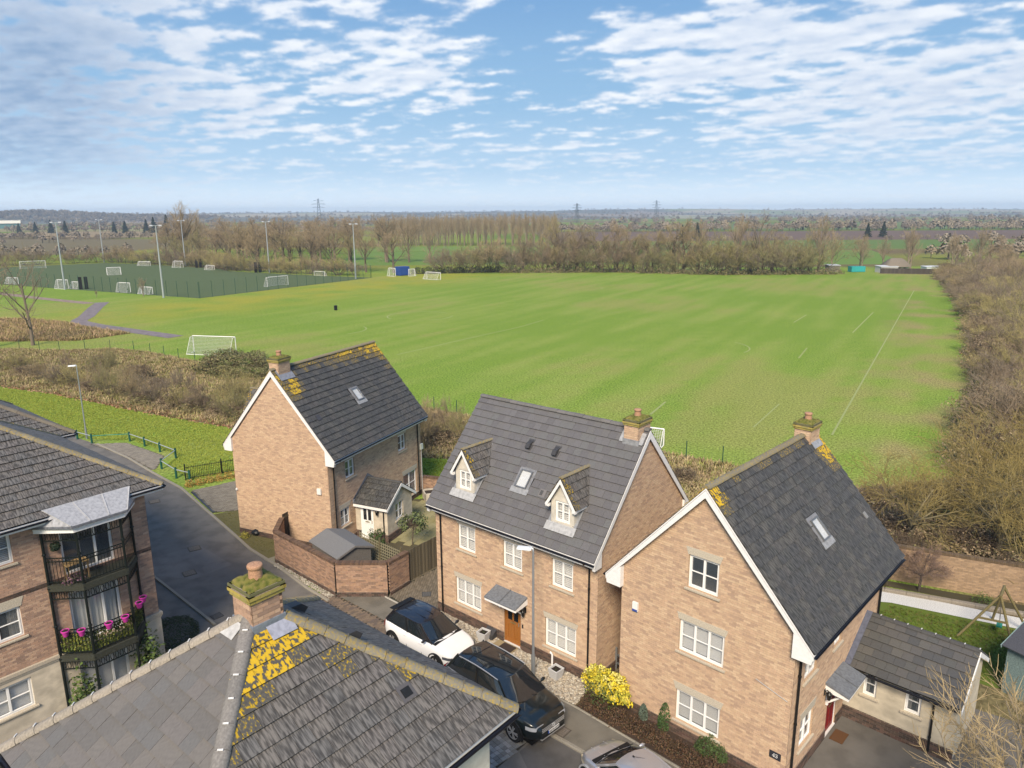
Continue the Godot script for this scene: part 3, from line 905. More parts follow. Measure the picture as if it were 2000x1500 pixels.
func house_left() -> void:
	var root := thing("brick_house", "buff brick house with mossy dark roof and white porch, leftmost of the three", "house", Vector3(-9.256, 0, -34.659), deg_to_rad(66.01))
	var len := 8.893; var s := 6.255; var he := 5.053; var hr := 9.362
	var lv := 5.64
	var nz := FastNoiseLite.new(); nz.seed = 5; nz.frequency = 0.6
	var pick := func(u, v):
		var t: float = v / lv
		var q: float = nz.get_noise_2d(u * 2.5, v) * 0.35 + rng.randf_range(-0.12, 0.12)
		q += 1.25 * exp(-pow((u - 0.8) / 0.42, 2) - pow((t - 0.77) / 0.09, 2))
		q += smoothstep(0.72, 1.0, t) * (0.5 + 0.35 * smoothstep(3.0, 7.0, u)) + 0.45 * smoothstep(len - 0.9, float(len), u) * smoothstep(0.3, 0.8, t) + 0.25 * smoothstep(0.6, 0.1, u)
		return lichen(q)
	var o := {"pal": BUFF, "plinth": 0.3, "front": [
			[1.38, 3.525, 0.8, 0.975, 2, {"inside": "curtain", "lintel": 0.26}], [6.42, 3.45, 0.8, 0.975, 2, {"inside": "curtain", "lintel": 0.26}],
			[0.77, 1.05, 0.8, 0.975, 2, {"inside": "dark", "lintel": 0.26}], [6.8, 0.375, 1.5, 1.5, 2, {"inside": "curtain", "lintel": 0.26}]],
		"back": [[2.0, 3.45, 1.0, 1.05, 2, {"inside": "curtain"}], [5.5, 3.45, 1.0, 1.05, 2, {"inside": "curtain"}]],
		"tiles": {"cols": DARK_TILE, "mats": [M.tile_streak, M.tile_few, M.tile_mid, M.tile_heavy], "white": [1, 2, 3], "pick": pick, "skip": [Rect2(4.2, 2.4, 0.75, 0.95)]}, "ridge_mat": M.ridge_lichen, "ridge_col": W1}
	var h := house(root, len, s, he, hr, 0.509, 0.1, o)
	skylight(h.roof, h.front_slope * at(4.62, 2.85, 0), 0.46, 0.66)
	var v := G.new(); v.bb(-0.14, -0.16, 0.03, 0.14, 0.16, 0.06, Color(0.05, 0.05, 0.055))
	part("vent_tile", v.mesh(M.plastic), h.roof, h.front_slope * at(0.88, 2.4, 0))
	chimney(root, Vector3(0.62, 8.95, -s / 2), 0, 0.85, 0.62, 0.75, root.transform, BUFF)
	var f := G.new()
	f.box(h.front_slope * Vector3(0.72, 5.2, 0.065), Vector3(1.05, 0.62, 0.012), Color(0.24, 0.26, 0.31), h.front_slope.basis)
	part("flashing", f.mesh(M.lead), root)
	# alarm box on the gable, lights, pipes
	var a := G.new(); a.bb(-0.01, 3.12, -0.72, -0.1, 3.42, -0.48, Color(0.72, 0.72, 0.70))
	part("alarm_box", a.mesh(M.plastic), root)
	var b := G.new(); b.bb(-0.01, 2.5, -6.22, -0.08, 2.6, -6.12, Color(0.7, 0.7, 0.7))
	part("security_light", b.mesh(M.plastic), root)
	pipe(root, [P(0.35, he - 0.1, 0.55), P(0.35, he - 0.32, 0.3), P(0.35, he - 0.45, 0.06), P(0.35, 0.1, 0.06)], 0.035)
	pipe(root, [P(8.5, he - 0.1, 0.55), P(8.5, he - 0.32, 0.3), P(8.5, he - 0.45, 0.06), P(8.5, 0.1, 0.06)], 0.035)
	var mb := G.new(); mb.bb(8.75, 2.9, 0.01, 9.0, 3.25, 0.12, Color(0.6, 0.62, 0.55)); mb.bb(8.88, 0.2, 0.01, 8.92, 2.9, 0.05, Color(0.5, 0.5, 0.5))
	part("meter_box", mb.mesh(M.plastic), root)
	# a dormer on the rear slope shows past the gable
	var had := root.get_child_count()
	dormer(root, 7.25, -0.25, 5.95, 6.85, 7.8)
	var back := Transform3D(Basis(Vector3.UP, PI), P(len, 0, -s))
	for k in range(had, root.get_child_count()):
		var ch: Node3D = root.get_child(k)
		ch.transform = back * ch.transform
	porch(root)

func porch(root: Node3D) -> void:
	# cream rendered porch with its gable to the patio: x 2.05 to 4.5, out to z = 2.0
	var x0 := 2.05; var x1 := 4.5; var d := 2.0; var he := 2.1; var hr := 3.0
	var xm := (x0 + x1) / 2
	var c := Color(0.60, 0.535, 0.43)
	var g := G.new()
	# side wall with the door opening (0.30 to 1.08 from the house), front wall with a window opening
	g.bb(x0, 0.45, 0.0, x0 + 0.1, he, 0.3, c); g.bb(x0, 0.45, 1.12, x0 + 0.1, he, d, c); g.bb(x0, 2.02, 0.3, x0 + 0.1, he, 1.12, c); g.bb(x0, 0.0, 0.3, x0 + 0.1, 0.06, 1.12, c)
	g.bb(x0 + 0.1, 0.45, d - 0.1, x0 + 0.82, he, d, c); g.bb(x0 + 1.58, 0.45, d - 0.1, x1, he, d, c); g.bb(x0 + 0.82, 0.45, d - 0.1, x0 + 1.58, 0.95, d, c); g.bb(x0 + 0.82, 1.92, d - 0.1, x0 + 1.58, he, d, c)
	g.bb(x1 - 0.1, 0.45, 0, x1, he, d - 0.1, c)
	g.prism([P(x0, he, d), P(x1, he, d), P(xm, hr - 0.08, d)], Vector3(0, 0, -0.1), c)
	var p := part("porch", g.mesh(M.render), root)
	var recs := []; var gm := G.new()
	wall(gm, recs, Transform3D(Basis.IDENTITY, P(x0 - 0.03, 0, d + 0.03)), x1 - x0 + 0.06, 0, 0.45, 9, 10, [], DARKB, 0.5)
	wall(gm, recs, Transform3D(Basis(P(0, 0, 1), Vector3.UP, P(-1, 0, 0)), P(x0 - 0.03, 0, 1.12)), d - 1.09, 0, 0.45, 9, 10, [], DARKB, 0.5)
	wall(gm, recs, Transform3D(Basis(P(0, 0, 1), Vector3.UP, P(-1, 0, 0)), P(x0 - 0.03, 0, 0.06)), 0.24, 0, 0.45, 9, 10, [], DARKB, 0.5)
	gm.bb(x0 - 0.03, 0.44, 1.13, x0, 0.46, d, Color(0.2, 0.15, 0.12)); gm.bb(x0 - 0.03, 0.44, d, x1 + 0.03, 0.46, d + 0.03, Color(0.2, 0.15, 0.12))
	var pl := part("plinth", gm.mesh(M.mortar), p)
	lay_bricks(pl, recs, root.transform, 20)
	door(root, Transform3D(Basis(P(0, 0, 1), Vector3.UP, P(-1, 0, 0)), P(x0, 0.05, 0.3)), 0.82, 1.97, Color(0.76, 0.76, 0.75), M.upvc, Color(0.8, 0.8, 0.8))
	window(root, Transform3D(Basis.IDENTITY, P(x0 + 0.82, 0.95, d)), 0.76, 0.97, 2, {"inside": "dark", "lintel": 0.25})
	wall_lantern(p, Transform3D(Basis(P(0, 0, 1), Vector3.UP, P(-1, 0, 0)), P(x0, 1.75, 1.45)))
	# its little roof
	var sp := (x1 - x0) / 2 + 0.22
	var rise := hr - he + 0.1
	var lv := sqrt(sp * sp + rise * rise)
	var dk := G.new()
	var rp := part("porch_roof", null, root)
	for e in [-1.0, 1.0]:
		var up := P(-e * sp, rise, 0).normalized()
		var xd := P(0, 0, -e)
		var tf := Transform3D(Basis(xd, up, xd.cross(up)), P(xm + e * sp, he - 0.1, 0.0 if e < 0 else d + 0.15))
		dk.box(tf * Vector3((d + 0.15) / 2, lv / 2, -0.02), Vector3(d + 0.13, lv - 0.02, 0.04), Color(0.02, 0.02, 0.02), tf.basis)
		tiles(rp, tf, lv, func(_v): return Vector2(0, d + 0.15), {"cols": DARK_TILE, "mats": [M.tile_streak], "pick": plain, "keep": 60 if e < 0 else 0}, root.transform)
		var w := G.new()
		w.prism([P(xm + e * sp, he - 0.12, d + 0.15), P(xm, hr - 0.02, d + 0.15), P(xm, hr - 0.2, d + 0.15), P(xm + e * (sp - 0.02), he - 0.26, d + 0.15)], P(0, 0, 0.025), Color(0.8, 0.8, 0.8))
		part("bargeboard", w.mesh(M.white), rp)
		var fs := G.new()
		fs.bb(xm + e * (sp - 0.01), he - 0.25, 0.02, xm + e * (sp - 0.04), he - 0.1, d + 0.13, Color(0.8, 0.8, 0.8))
		part("fascia", fs.mesh(M.white), rp)
	rp.mesh = dk.mesh(M.wood)
	ridge_tiles(rp, P(xm, hr + 0.02, 0.02), P(xm, hr + 0.02, d + 0.15), 0.1, 0.4, M.ridge, Color(0.08, 0.08, 0.08))
	var fl := G.new()
	fl.bb(xm - sp, he - 0.02, 0.0, xm - sp + 0.08, he + 0.12, 0.1, Color(0.2, 0.21, 0.24))
	fl.prism([P(xm - sp, he - 0.05, 0.01), P(xm, hr + 0.06, 0.01), P(xm + sp, he - 0.05, 0.01), P(xm + sp, he + 0.13, 0.01), P(xm, hr + 0.24, 0.01), P(xm - sp, he + 0.13, 0.01)], P(0, 0, 0.012), Color(0.2, 0.21, 0.24))
	part("flashing", fl.mesh(M.lead), rp)
	pipe(root, [P(x0 - 0.02, he - 0.15, d - 0.25), P(x0 - 0.06, he - 0.25, d - 0.2), P(x0 - 0.06, 0.1, d - 0.2)], 0.03)

func house_mid() -> void:
	var root := thing("brick_house", "buff brick house with grey tiled roof, two dormers and oak front door", "house", Vector3(-3.293, 0, -29.004), deg_to_rad(-40.44))
	var len := 8.296; var s := 6.254; var he := 5.106; var hr := 9.111
	var sh := {"inside": "shutter", "lintel": 0.22}
	var o := {"pal": BUFF, "plinth": 0.45, "front": [
			[1.32, 3.375, 0.98, 1.125, 2, {"inside": "shutter", "lintel": 0.33}], [3.80, 3.375, 0.98, 1.125, 2, {"inside": "shutter", "lintel": 0.33}], [6.22, 3.375, 0.98, 1.125, 2, {"inside": "shutter", "lintel": 0.33}],
			[1.12, 0.825, 1.46, 1.2, 3, sh], [5.92, 0.75, 1.46, 1.2, 3, sh]],
		"front_holes": [[3.84, 0.0, 0.86, 2.1]],
		"back": [[1.5, 3.45, 1.0, 1.05, 2, {"inside": "curtain"}], [5.8, 3.45, 1.0, 1.05, 2, {"inside": "curtain"}]],
		"tiles": {"cols": GREY_TILE, "mats": [M.tile], "pick": plain, "skip": [Rect2(3.85, 1.75, 0.75, 0.9), Rect2(1.3, 1.1, 0.85, 1.3), Rect2(6.2, 1.1, 0.85, 1.3)]}, "ridge_mat": M.ridge, "ridge_col": Color(0.17, 0.165, 0.16)}
	var h := house(root, len, s, he, hr, 0.431, 0.1, o)
	var ft: Transform3D = h.front_slope
	skylight(h.roof, ft * at(4.18, 2.2, 0), 0.47, 0.66)
	roof_vent(h.roof, ft * at(3.69, 3.62, 0)); roof_vent(h.roof, ft * at(5.03, 3.6, 0))
	var v := G.new(); v.bb(-0.15, -0.15, 0.03, 0.15, 0.15, 0.058, Color(0.16, 0.15, 0.15)); v.bb(-0.11, -0.1, 0.058, 0.02, 0.1, 0.066, Color(0.07, 0.07, 0.07))
	part("vent_tile", v.mesh(M.plastic), h.roof, ft * at(5.26, 1.88, 0))
	chimney(root, Vector3(7.86, 8.55, -s / 2 + 0.05), 0, 0.62, 0.86, 0.78, root.transform, BUFF)
	var f := G.new()
	f.box(ft * Vector3(7.95, 4.92, 0.06), Vector3(1.0, 0.5, 0.012), Color(0.36, 0.37, 0.39), ft.basis)
	f.bb(7.52, 8.5, -s / 2 - 0.42, 8.2, 8.78, -s / 2 + 0.52, Color(0.3, 0.31, 0.33))
	part("flashing", f.mesh(M.lead), root)
	dormer(root, 1.58, -0.23, 5.86, 6.78, 7.72)
	dormer(root, 6.55, -0.20, 5.81, 6.73, 7.68)
	door(root, at(3.84, 0.06, 0), 0.86, 2.02, Color(0.36, 0.145, 0.035), M.oak, Color(0.34, 0.135, 0.03))
	canopy(root, at(4.24, 2.15, 0.0), 1.62, 0.75)
	wall_lantern(root, at(4.95, 1.85, 0.0))
	var bell := G.new(); bell.bb(4.78, 1.02, 0, 4.84, 1.16, 0.025, Color(0.02, 0.02, 0.02))
	part("door_bell", bell.mesh(M.plastic), root)
	for x in [0.35, 7.95]:
		pipe(root, [P(x, he - 0.1, 0.48), P(x, he - 0.3, 0.3), P(x, he - 0.45, 0.065), P(x, 0.12, 0.065)] if x > 1 else [P(x - 0.2, he - 0.1, 0.48), P(x - 0.1, he - 0.35, 0.2), P(x, he - 0.5, 0.065), P(x, 0.12, 0.065)], 0.036)
	var ap := G.new(); ap.tube([P(6.35, 0.0, 0.1), P(6.35, 0.55, 0.1), P(6.25, 0.62, 0.1)], [0.04, 0.04, 0.04], 8, Color(0.7, 0.7, 0.7))
	part("waste_pipe", ap.mesh(M.plastic), root)
	# the little gas box beside the step
	var gb := G.new(); gb.prism([P(2.95, 0, 0.03), P(2.95, 0, 0.33), P(2.95, 0.25, 0.33), P(2.95, 0.42, 0.03)], P(0.5, 0, 0), Color(0.05, 0.05, 0.052))
	part("gas_meter_box", gb.mesh(M.plastic), root)

func dormer(root: Node3D, xc: float, zf: float, yb: float, ye: float, yr: float) -> void:
	var w := 1.04; var c := Color(0.66, 0.62, 0.54)
	var g := G.new()
	var back := zf - 1.7
	var x0 := xc - w / 2; var x1 := xc + w / 2
	var wx := 0.66; var wy := 0.8
	g.bb(x0, yb - 0.1, zf - 0.08, xc - wx / 2, ye, zf, c); g.bb(xc + wx / 2, yb - 0.1, zf - 0.08, x1, ye, zf, c)
	g.bb(xc - wx / 2, yb - 0.1, zf - 0.08, xc + wx / 2, yb + 0.12, zf, c)
	g.prism([P(x0, ye, zf), P(x1, ye, zf), P(xc, yr - 0.1, zf)], P(0, 0, -0.08), c)
	for e in [-1.0, 1.0]:
		var x: float = xc + e * w / 2
		g.prism([P(x, yb - 0.12, zf - 0.08), P(x, ye, zf - 0.08), P(x, ye, zf - 0.95)], P(-e * 0.05, 0, 0), c * 0.98)
	var d := part("dormer", g.mesh(M.render), root)
	var win := window(root, Transform3D(Basis.IDENTITY, P(xc - wx / 2, yb + 0.12, zf + 0.03)), wx, wy, 2, {"inside": "shutter", "lintel": 0.0, "sill": false})
	win.set_meta("label", "dormer window with white shutters")
	var rise := yr - ye + 0.14; var sp := w / 2 + 0.17
	var lv := sqrt(rise * rise + sp * sp)
	var dk := G.new()
	var rp := part("dormer_roof", null, root)
	var k := 1.126
	for e in [-1.0, 1.0]:
		var up := P(-e * sp, rise, 0).normalized()
		var xd := P(0, 0, -e)
		var ztop := zf - (yr - yb) / k; var zlow := zf - (ye - 0.14 - yb) / k - 0.05
		var fr := zf + 0.16
		var tf := Transform3D(Basis(xd, up, xd.cross(up)), P(xc + e * sp, ye - 0.14, fr))
		# runs back until it meets the main slope
		var span := func(v):
			var t: float = v / lv
			var l: float = fr - lerpf(zlow, ztop, t)
			return Vector2(0, l) if e > 0 else Vector2(-l, 0)
		tiles(rp, tf, lv, span, {"w": 0.3, "gauge": 0.3, "cols": BROWN_TILE, "mats": [M.tile_streak, M.tile_few, M.tile_mid], "white": [1, 2], "pick": func(u, v): return (2 if absf(u) < 0.3 and v > lv * 0.5 else (1 if absf(u) < 0.3 else 0)), "keep": 30}, root.transform)
		var a := tf * Vector3(0, 0, -0.02); var b := tf * Vector3(0, lv, -0.02)
		dk.q(a, P(a.x, a.y, zlow), P(b.x, b.y, ztop), b, Color(0.02, 0.02, 0.02))
		var wd := G.new()
		wd.prism([P(xc + e * sp, ye - 0.17, fr), P(xc, yr - 0.03, fr), P(xc, yr - 0.21, fr), P(xc + e * (sp - 0.08), ye - 0.24, fr)], P(0, 0, 0.022), Color(0.8, 0.8, 0.8))
		wd.bb(xc + e * (sp - 0.01), ye - 0.26, fr - 0.12, xc + e * (sp - 0.17), ye - 0.15, fr, Color(0.8, 0.8, 0.8))
		wd.bb(xc + e * (sp - 0.02), ye - 0.24, zlow + 0.1, xc + e * (sp - 0.05), ye - 0.15, fr - 0.13, Color(0.8, 0.8, 0.8))
		part("bargeboard", wd.mesh(M.white), rp)
		var fl := G.new()
		var p0 := P(xc + e * (sp + 0.01), ye - 0.12, zlow); var p1 := P(xc, yr + 0.03, ztop)
		fl.bar(p0, p1, 0.13, 0.02, Color(0.2, 0.21, 0.23), P(0, 1, 0.9).normalized())
		fl.bar(P(xc + e * (w / 2 + 0.06), yb - 0.02, zf + 0.1), P(xc + e * (w / 2 + 0.06), ye - 0.1, zlow + 0.12), 0.12, 0.015, Color(0.27, 0.28, 0.3), P(0, 1, 0.9).normalized())
		if e > 0: fl.box(P(xc, yb - 0.06, zf + 0.17), P(w + 0.3, 0.012, 0.34), Color(0.42, 0.43, 0.44), Basis(Vector3.RIGHT, 0.845))
		part("flashing", fl.mesh(M.lead), rp)
	rp.mesh = dk.mesh(M.wood)
	ridge_tiles(rp, P(xc, yr + 0.02, zf + 0.16), P(xc, yr + 0.02, zf - (yr - yb) / k - 0.05), 0.09, 0.35, M.ridge_lichen, W1)

func house_right() -> void:
	var root := thing("brick_house", "buff brick house numbered 43 with gable windows and dark streaked roof", "house", Vector3(8.082, 0, -18.537), deg_to_rad(46.67))
	var len := 7.819; var s := 6.015; var he := 4.959; var hr := 8.977
	var lv := 5.37
	var nz := FastNoiseLite.new(); nz.seed = 15; nz.frequency = 0.6
	var pick := func(u, v):
		var t: float = v / lv
		var q: float = nz.get_noise_2d(u * 2.0, v) * 0.3 + rng.randf_range(-0.12, 0.12)
		q += 1.1 * smoothstep(len - 1.0, float(len), u) * smoothstep(0.62, 0.9, t) + 0.9 * smoothstep(0.8, 0.1, u) * smoothstep(0.78, 0.95, t) + 0.4 * smoothstep(0.86, 0.99, t)
		return lichen(q)
	var o := {"pal": BUFF, "plinth": 0.375, "left": [
			[2.47, 5.475, 1.04, 1.125, 2, {"inside": "dark", "lintel": 0.25}], [2.26, 3.15, 1.57, 1.125, 3, {"inside": "blind", "lintel": 0.23, "tilt": 35.0}], [2.26, 0.6, 1.57, 1.125, 3, {"inside": "blind", "lintel": 0.26, "tilt": 12.0}]],
		"front": [[0.82, 3.3, 0.95, 1.05, 2, {"inside": "net", "lintel": 0.22}], [3.2, 3.3, 0.68, 1.05, 2, {"inside": "net", "lintel": 0.22}], [0.88, 0.9, 1.04, 1.05, 2, {"inside": "net", "lintel": 0.26}]],
		"front_holes": [[3.15, 0.0, 0.9, 2.1]],
		"tiles": {"cols": DARK_TILE, "mats": [M.tile_streak, M.tile_few, M.tile_mid, M.tile_heavy], "white": [1, 2, 3], "pick": pick, "skip": [Rect2(3.8, 2.1, 0.8, 0.95)]}, "ridge_mat": M.ridge_lichen, "ridge_col": W1}
	var h := house(root, len, s, he, hr, 0.557, 0.19, o)
	var ft: Transform3D = h.front_slope
	skylight(h.roof, ft * at(4.18, 2.5, 0), 0.44, 0.66)
	var v := G.new(); v.bb(-0.1, -0.12, 0.03, 0.1, 0.12, 0.06, Color(0.2, 0.2, 0.2))
	part("vent_tile", v.mesh(M.plastic), h.roof, ft * at(7.5, 1.9, 0))
	chimney(root, Vector3(7.35, 8.45, -s / 2), 0, 0.82, 0.62, 0.75, root.transform, BUFF)
	var f := G.new()
	f.box(ft * Vector3(7.6, 4.98, 0.065), Vector3(0.75, 0.5, 0.012), Color(0.3, 0.32, 0.36), ft.basis)
	f.bb(6.88, 8.4, -s / 2 - 0.35, 7.8, 8.62, -s / 2 + 0.35, Color(0.27, 0.28, 0.32))
	part("flashing", f.mesh(M.lead), root)
	# on the gable (x = 0, z runs from -s at its left end)
	var a := G.new(); a.bb(-0.008, 3.9, -s + 0.5, -0.09, 4.22, -s + 0.7, Color(0.75, 0.75, 0.74)); a.bb(-0.09, 3.9, -s + 0.5, -0.094, 3.98, -s + 0.7, Color(0.05, 0.08, 0.3))
	part("alarm_box", a.mesh(M.plastic), root)
	var np := G.new(); np.bb(-0.008, 0.98, -s + 5.5, -0.025, 1.22, -s + 5.85, Color(0.035, 0.035, 0.04))
	var plate := part("number_plate", np.mesh(M.plastic), root)
	var tm := TextMesh.new()
	tm.text = "43"; tm.font_size = 32; tm.pixel_size = 0.005; tm.depth = 0.006
	var sf := SystemFont.new(); sf.font_names = PackedStringArray(["Droid Serif"]); tm.font = sf
	tm.material = fm(gr(0.7), 0.6)
	part("lettering", tm, plate, Transform3D(Basis(P(0, 0, 1), Vector3.UP, P(-1, 0, 0)), P(-0.028, 1.1, -s + 5.675)))
	door(root, at(3.15, 0.05, 0), 0.9, 2.03, Color(0.17, 0.015, 0.018), M.plastic, Color(0.8, 0.8, 0.8), false)
	canopy(root, at(3.55, 2.0, 0.0), 1.55, 0.75)
	wall_lantern(root, at(2.75, 1.95, 0.0))
	pipe(root, [P(0.3, he - 0.1, 0.6), P(0.3, he - 0.32, 0.35), P(0.28, he - 0.5, 0.06), P(0.28, 0.1, 0.06)], 0.04)
	pipe(root, [P(7.55, he - 0.1, 0.6), P(7.55, he - 0.35, 0.35), P(7.55, he - 0.5, 0.06), P(7.55, 0.1, 0.06)], 0.04)
	var wire := G.new(); wire.tube([P(-0.02, 3.35, -s + 4.9), P(-0.02, 3.05, -s + 5.9)], [0.012, 0.012], 5, Color(0.4, 0.4, 0.4))
	part("cable", wire.mesh(M.plastic), root)
	wing_right(root)

func wing_right(root: Node3D) -> void:
	# one-storey wing off the side wall: z from 0 to 3.4, its long wall at x = 4.75, ridge along z at x = 6.4
	var xa := 4.75; var xb := 8.0; var w := 3.35; var he := 2.2; var hr := 3.22
	var c := Color(0.58, 0.52, 0.41)
	var tf := Transform3D(Basis(P(0, 0, 1), Vector3.UP, P(-1, 0, 0)), P(xa, 0, 0))
	var g := G.new()
	var ops := [[0.58, 1.12, 0.42, 0.86], [1.86, 1.12, 0.48, 0.86]]
	var xs := [0.0, 0.58, 1.0, 1.86, 2.34, w]
	for k in 5:
		var hole := k == 1 or k == 3
		if hole:
			g.box(tf * P((xs[k] + xs[k + 1]) / 2, (0.45 + 1.12) / 2, -0.06), P(xs[k + 1] - xs[k], 0.67, 0.12), c, tf.basis)
			g.box(tf * P((xs[k] + xs[k + 1]) / 2, (1.98 + he) / 2, -0.06), P(xs[k + 1] - xs[k], he - 1.98, 0.12), c, tf.basis)
		else:
			g.box(tf * P((xs[k] + xs[k + 1]) / 2, (0.45 + he) / 2, -0.06), P(xs[k + 1] - xs[k], he - 0.45, 0.12), c, tf.basis)
	g.bb(xa + 0.12, 0.0, w - 0.12, xb, he, w, c); g.bb(xb - 0.12, 0, 0, xb, he, w - 0.12, c)
	g.prism([P(xa, he, w), P(xb, he, w), P((xa + xb) / 2, hr - 0.1, w)], P(0, 0, -0.12), c)
	var p := part("rendered_wing", g.mesh(M.render), root)
	for e in ops:
		window(root, tf * Transform3D(Basis.IDENTITY, P(e[0], e[1], 0)), e[2], e[3], 1, {"inside": "curtain", "lintel": 0.0})
	var recs := []; var gm := G.new()
	wall(gm, recs, tf * at(0.03, 0, 0.03), w, 0, 0.45, 9, 10, [], DARKB, 0.5)
	gm.box(tf * P(w / 2, 0.44, 0.02), P(w, 0.02, 0.05), Color(0.2, 0.16, 0.13), tf.basis)
	var pl := part("plinth", gm.mesh(M.mortar), p)
	lay_bricks(pl, recs, root.transform, 60)
	var xm := (xa + xb) / 2; var sp := (xb - xa) / 2 + 0.25; var rise := hr - he + 0.12
	var lv := sqrt(sp * sp + rise * rise)
	var dk := G.new()
	var rp := part("wing_roof", null, root)
	for e in [-1.0, 1.0]:
		var up := P(-e * sp, rise, 0).normalized()
		var xd := P(0, 0, -e)
		var t2 := Transform3D(Basis(xd, up, xd.cross(up)), P(xm + e * sp, he - 0.12, 0.0))
		dk.box(t2 * Vector3(-e * (w + 0.12) / 2, lv / 2, -0.02), Vector3(w + 0.1, lv - 0.02, 0.04), Color(0.02, 0.02, 0.02), t2.basis)
		tiles(rp, t2, lv, func(_v): return Vector2(0, w + 0.12) if e < 0 else Vector2(-w - 0.12, 0), {"cols": DARK_TILE, "mats": [M.tile], "pick": plain, "keep": 90 if e < 0 else 0}, root.transform)
		var wd := G.new()
		wd.prism([P(xm + e * sp, he - 0.14, w + 0.12), P(xm, hr - 0.02, w + 0.12), P(xm, hr - 0.2, w + 0.12), P(xm + e * (sp - 0.02), he - 0.28, w + 0.12)], P(0, 0, 0.025), Color(0.8, 0.8, 0.8))
		part("bargeboard", wd.mesh(M.white), rp)
	rp.mesh = dk.mesh(M.wood)
	ridge_tiles(rp, P(xm, hr + 0.02, 0.05), P(xm, hr + 0.02, w + 0.1), 0.11, 0.45, M.ridge, Color(0.09, 0.09, 0.092), true)
	var fl := G.new()
	fl.bar(P(xm - sp - 0.05, he - 0.02, 0.09), P(xm, hr + 0.1, 0.09), 0.2, 0.02, Color(0.11, 0.125, 0.17), P(-0.7, 1, 0))
	part("flashing", fl.mesh(M.lead), rp)
	gutter(root, P(xm - sp - 0.06, he - 0.16, 0.02), P(xm - sp - 0.06, he - 0.16, w + 0.1), Vector3(1, 0, 0))
	pipe(root, [P(xm - sp - 0.05, he - 0.2, 2.7), P(xa - 0.06, he - 0.35, 2.7), P(xa - 0.06, 0.1, 2.7)], 0.035)

# ---------------------------------------------------------------- hipped blocks of flats
func hip_roof(root: Node3D, x0: float, x1: float, z0: float, z1: float, he: float, k: float, o: Dictionary) -> Node3D:
	# eaves rectangle x0..x1 by z0..z1 (z1 is the front), slope k; returns the roof part
	var w := x1 - x0; var d := z1 - z0
	var run := minf(w, d) / 2
	var hr := he + run * k
	var sides := [[P(x0, he, z1), P(1, 0, 0), w, d], [P(x1, he, z1), P(0, 0, -1), d, w], [P(x1, he, z0), P(-1, 0, 0), w, d], [P(x0, he, z0), P(0, 0, 1), d, w]]
	var dk := G.new()
	var rp := part("roof", null, root)
	for j in 4:
		var sd: Array = sides[j]
		var xd: Vector3 = sd[1]
		var inn := Vector3.UP.cross(xd)
		var up := (inn * run + Vector3.UP * (hr - he)).normalized()
		var lv := sqrt(run * run + (hr - he) * (hr - he))
		var tf := Transform3D(Basis(xd, up, xd.cross(up)), sd[0])
		var ln: float = sd[2]
		var span := func(v): return Vector2(v / lv * run, ln - v / lv * run)
		tiles(rp, tf, lv, span, o.tiles[j], root.transform)
		var a := tf * P(0, 0, -0.03); var b := tf * P(ln, 0, -0.03)
		dk.q(a, b, tf * P(ln - run, lv, -0.03), tf * P(run, lv, -0.03), Color(0.02, 0.02, 0.02))
		gutter(root, sd[0] + Vector3(0, -0.06, 0) - inn * 0.06, sd[0] + xd * ln + Vector3(0, -0.06, 0) - inn * 0.06, inn)
		var fs := G.new()
		fs.bar(sd[0] + inn * 0.03 + Vector3(0, -0.11, 0), sd[0] + xd * ln + inn * 0.03 + Vector3(0, -0.11, 0), 0.025, 0.18, o.get("fascia", Color(0.8, 0.8, 0.8)))
		fs.bar(sd[0] + inn * 0.25 + Vector3(0, -0.2, 0) + xd * 0.3, sd[0] + xd * (ln - 0.3) + inn * 0.25 + Vector3(0, -0.2, 0), 0.45, 0.015, Color(0.75, 0.75, 0.75))
		part("fascia", fs.mesh(M.white), root)
	dk.bb(x0 + 0.1, he - 0.05, z0 + 0.1, x1 - 0.1, he - 0.03, z1 - 0.1, Color(0.05, 0.05, 0.05))
	rp.mesh = dk.mesh(M.wood)
	var tl := P(x0 + run, hr + 0.02, z1 - run); var tr := P(x1 - run, hr + 0.02, z0 + run)
	var corners := [[P(x0, he + 0.03, z1), tl], [P(x1, he + 0.03, z1), P(x1 - run, hr + 0.02, z1 - run)], [P(x1, he + 0.03, z0), tr], [P(x0, he + 0.03, z0), P(x0 + run, hr + 0.02, z0 + run)]]
	for j in 4:
		ridge_tiles(rp, corners[j][0], corners[j][1], o.get("hip_r", 0.13), 0.4, o.hips[j], o.get("hip_col", [W1, W1, W1, W1])[j], o.get("clips", false))
	if w > d + 0.3: ridge_tiles(rp, P(x0 + run, hr + 0.02, (z0 + z1) / 2), P(x1 - run, hr + 0.02, (z0 + z1) / 2), 0.13, 0.4, M.ridge, Color(0.14, 0.13, 0.12))
	return rp

func tspec(cols: Array, keep: int, mats: Array, pick: Callable, white := []) -> Dictionary:
	return {"cols": cols, "mats": mats, "pick": pick, "keep": keep, "white": white}

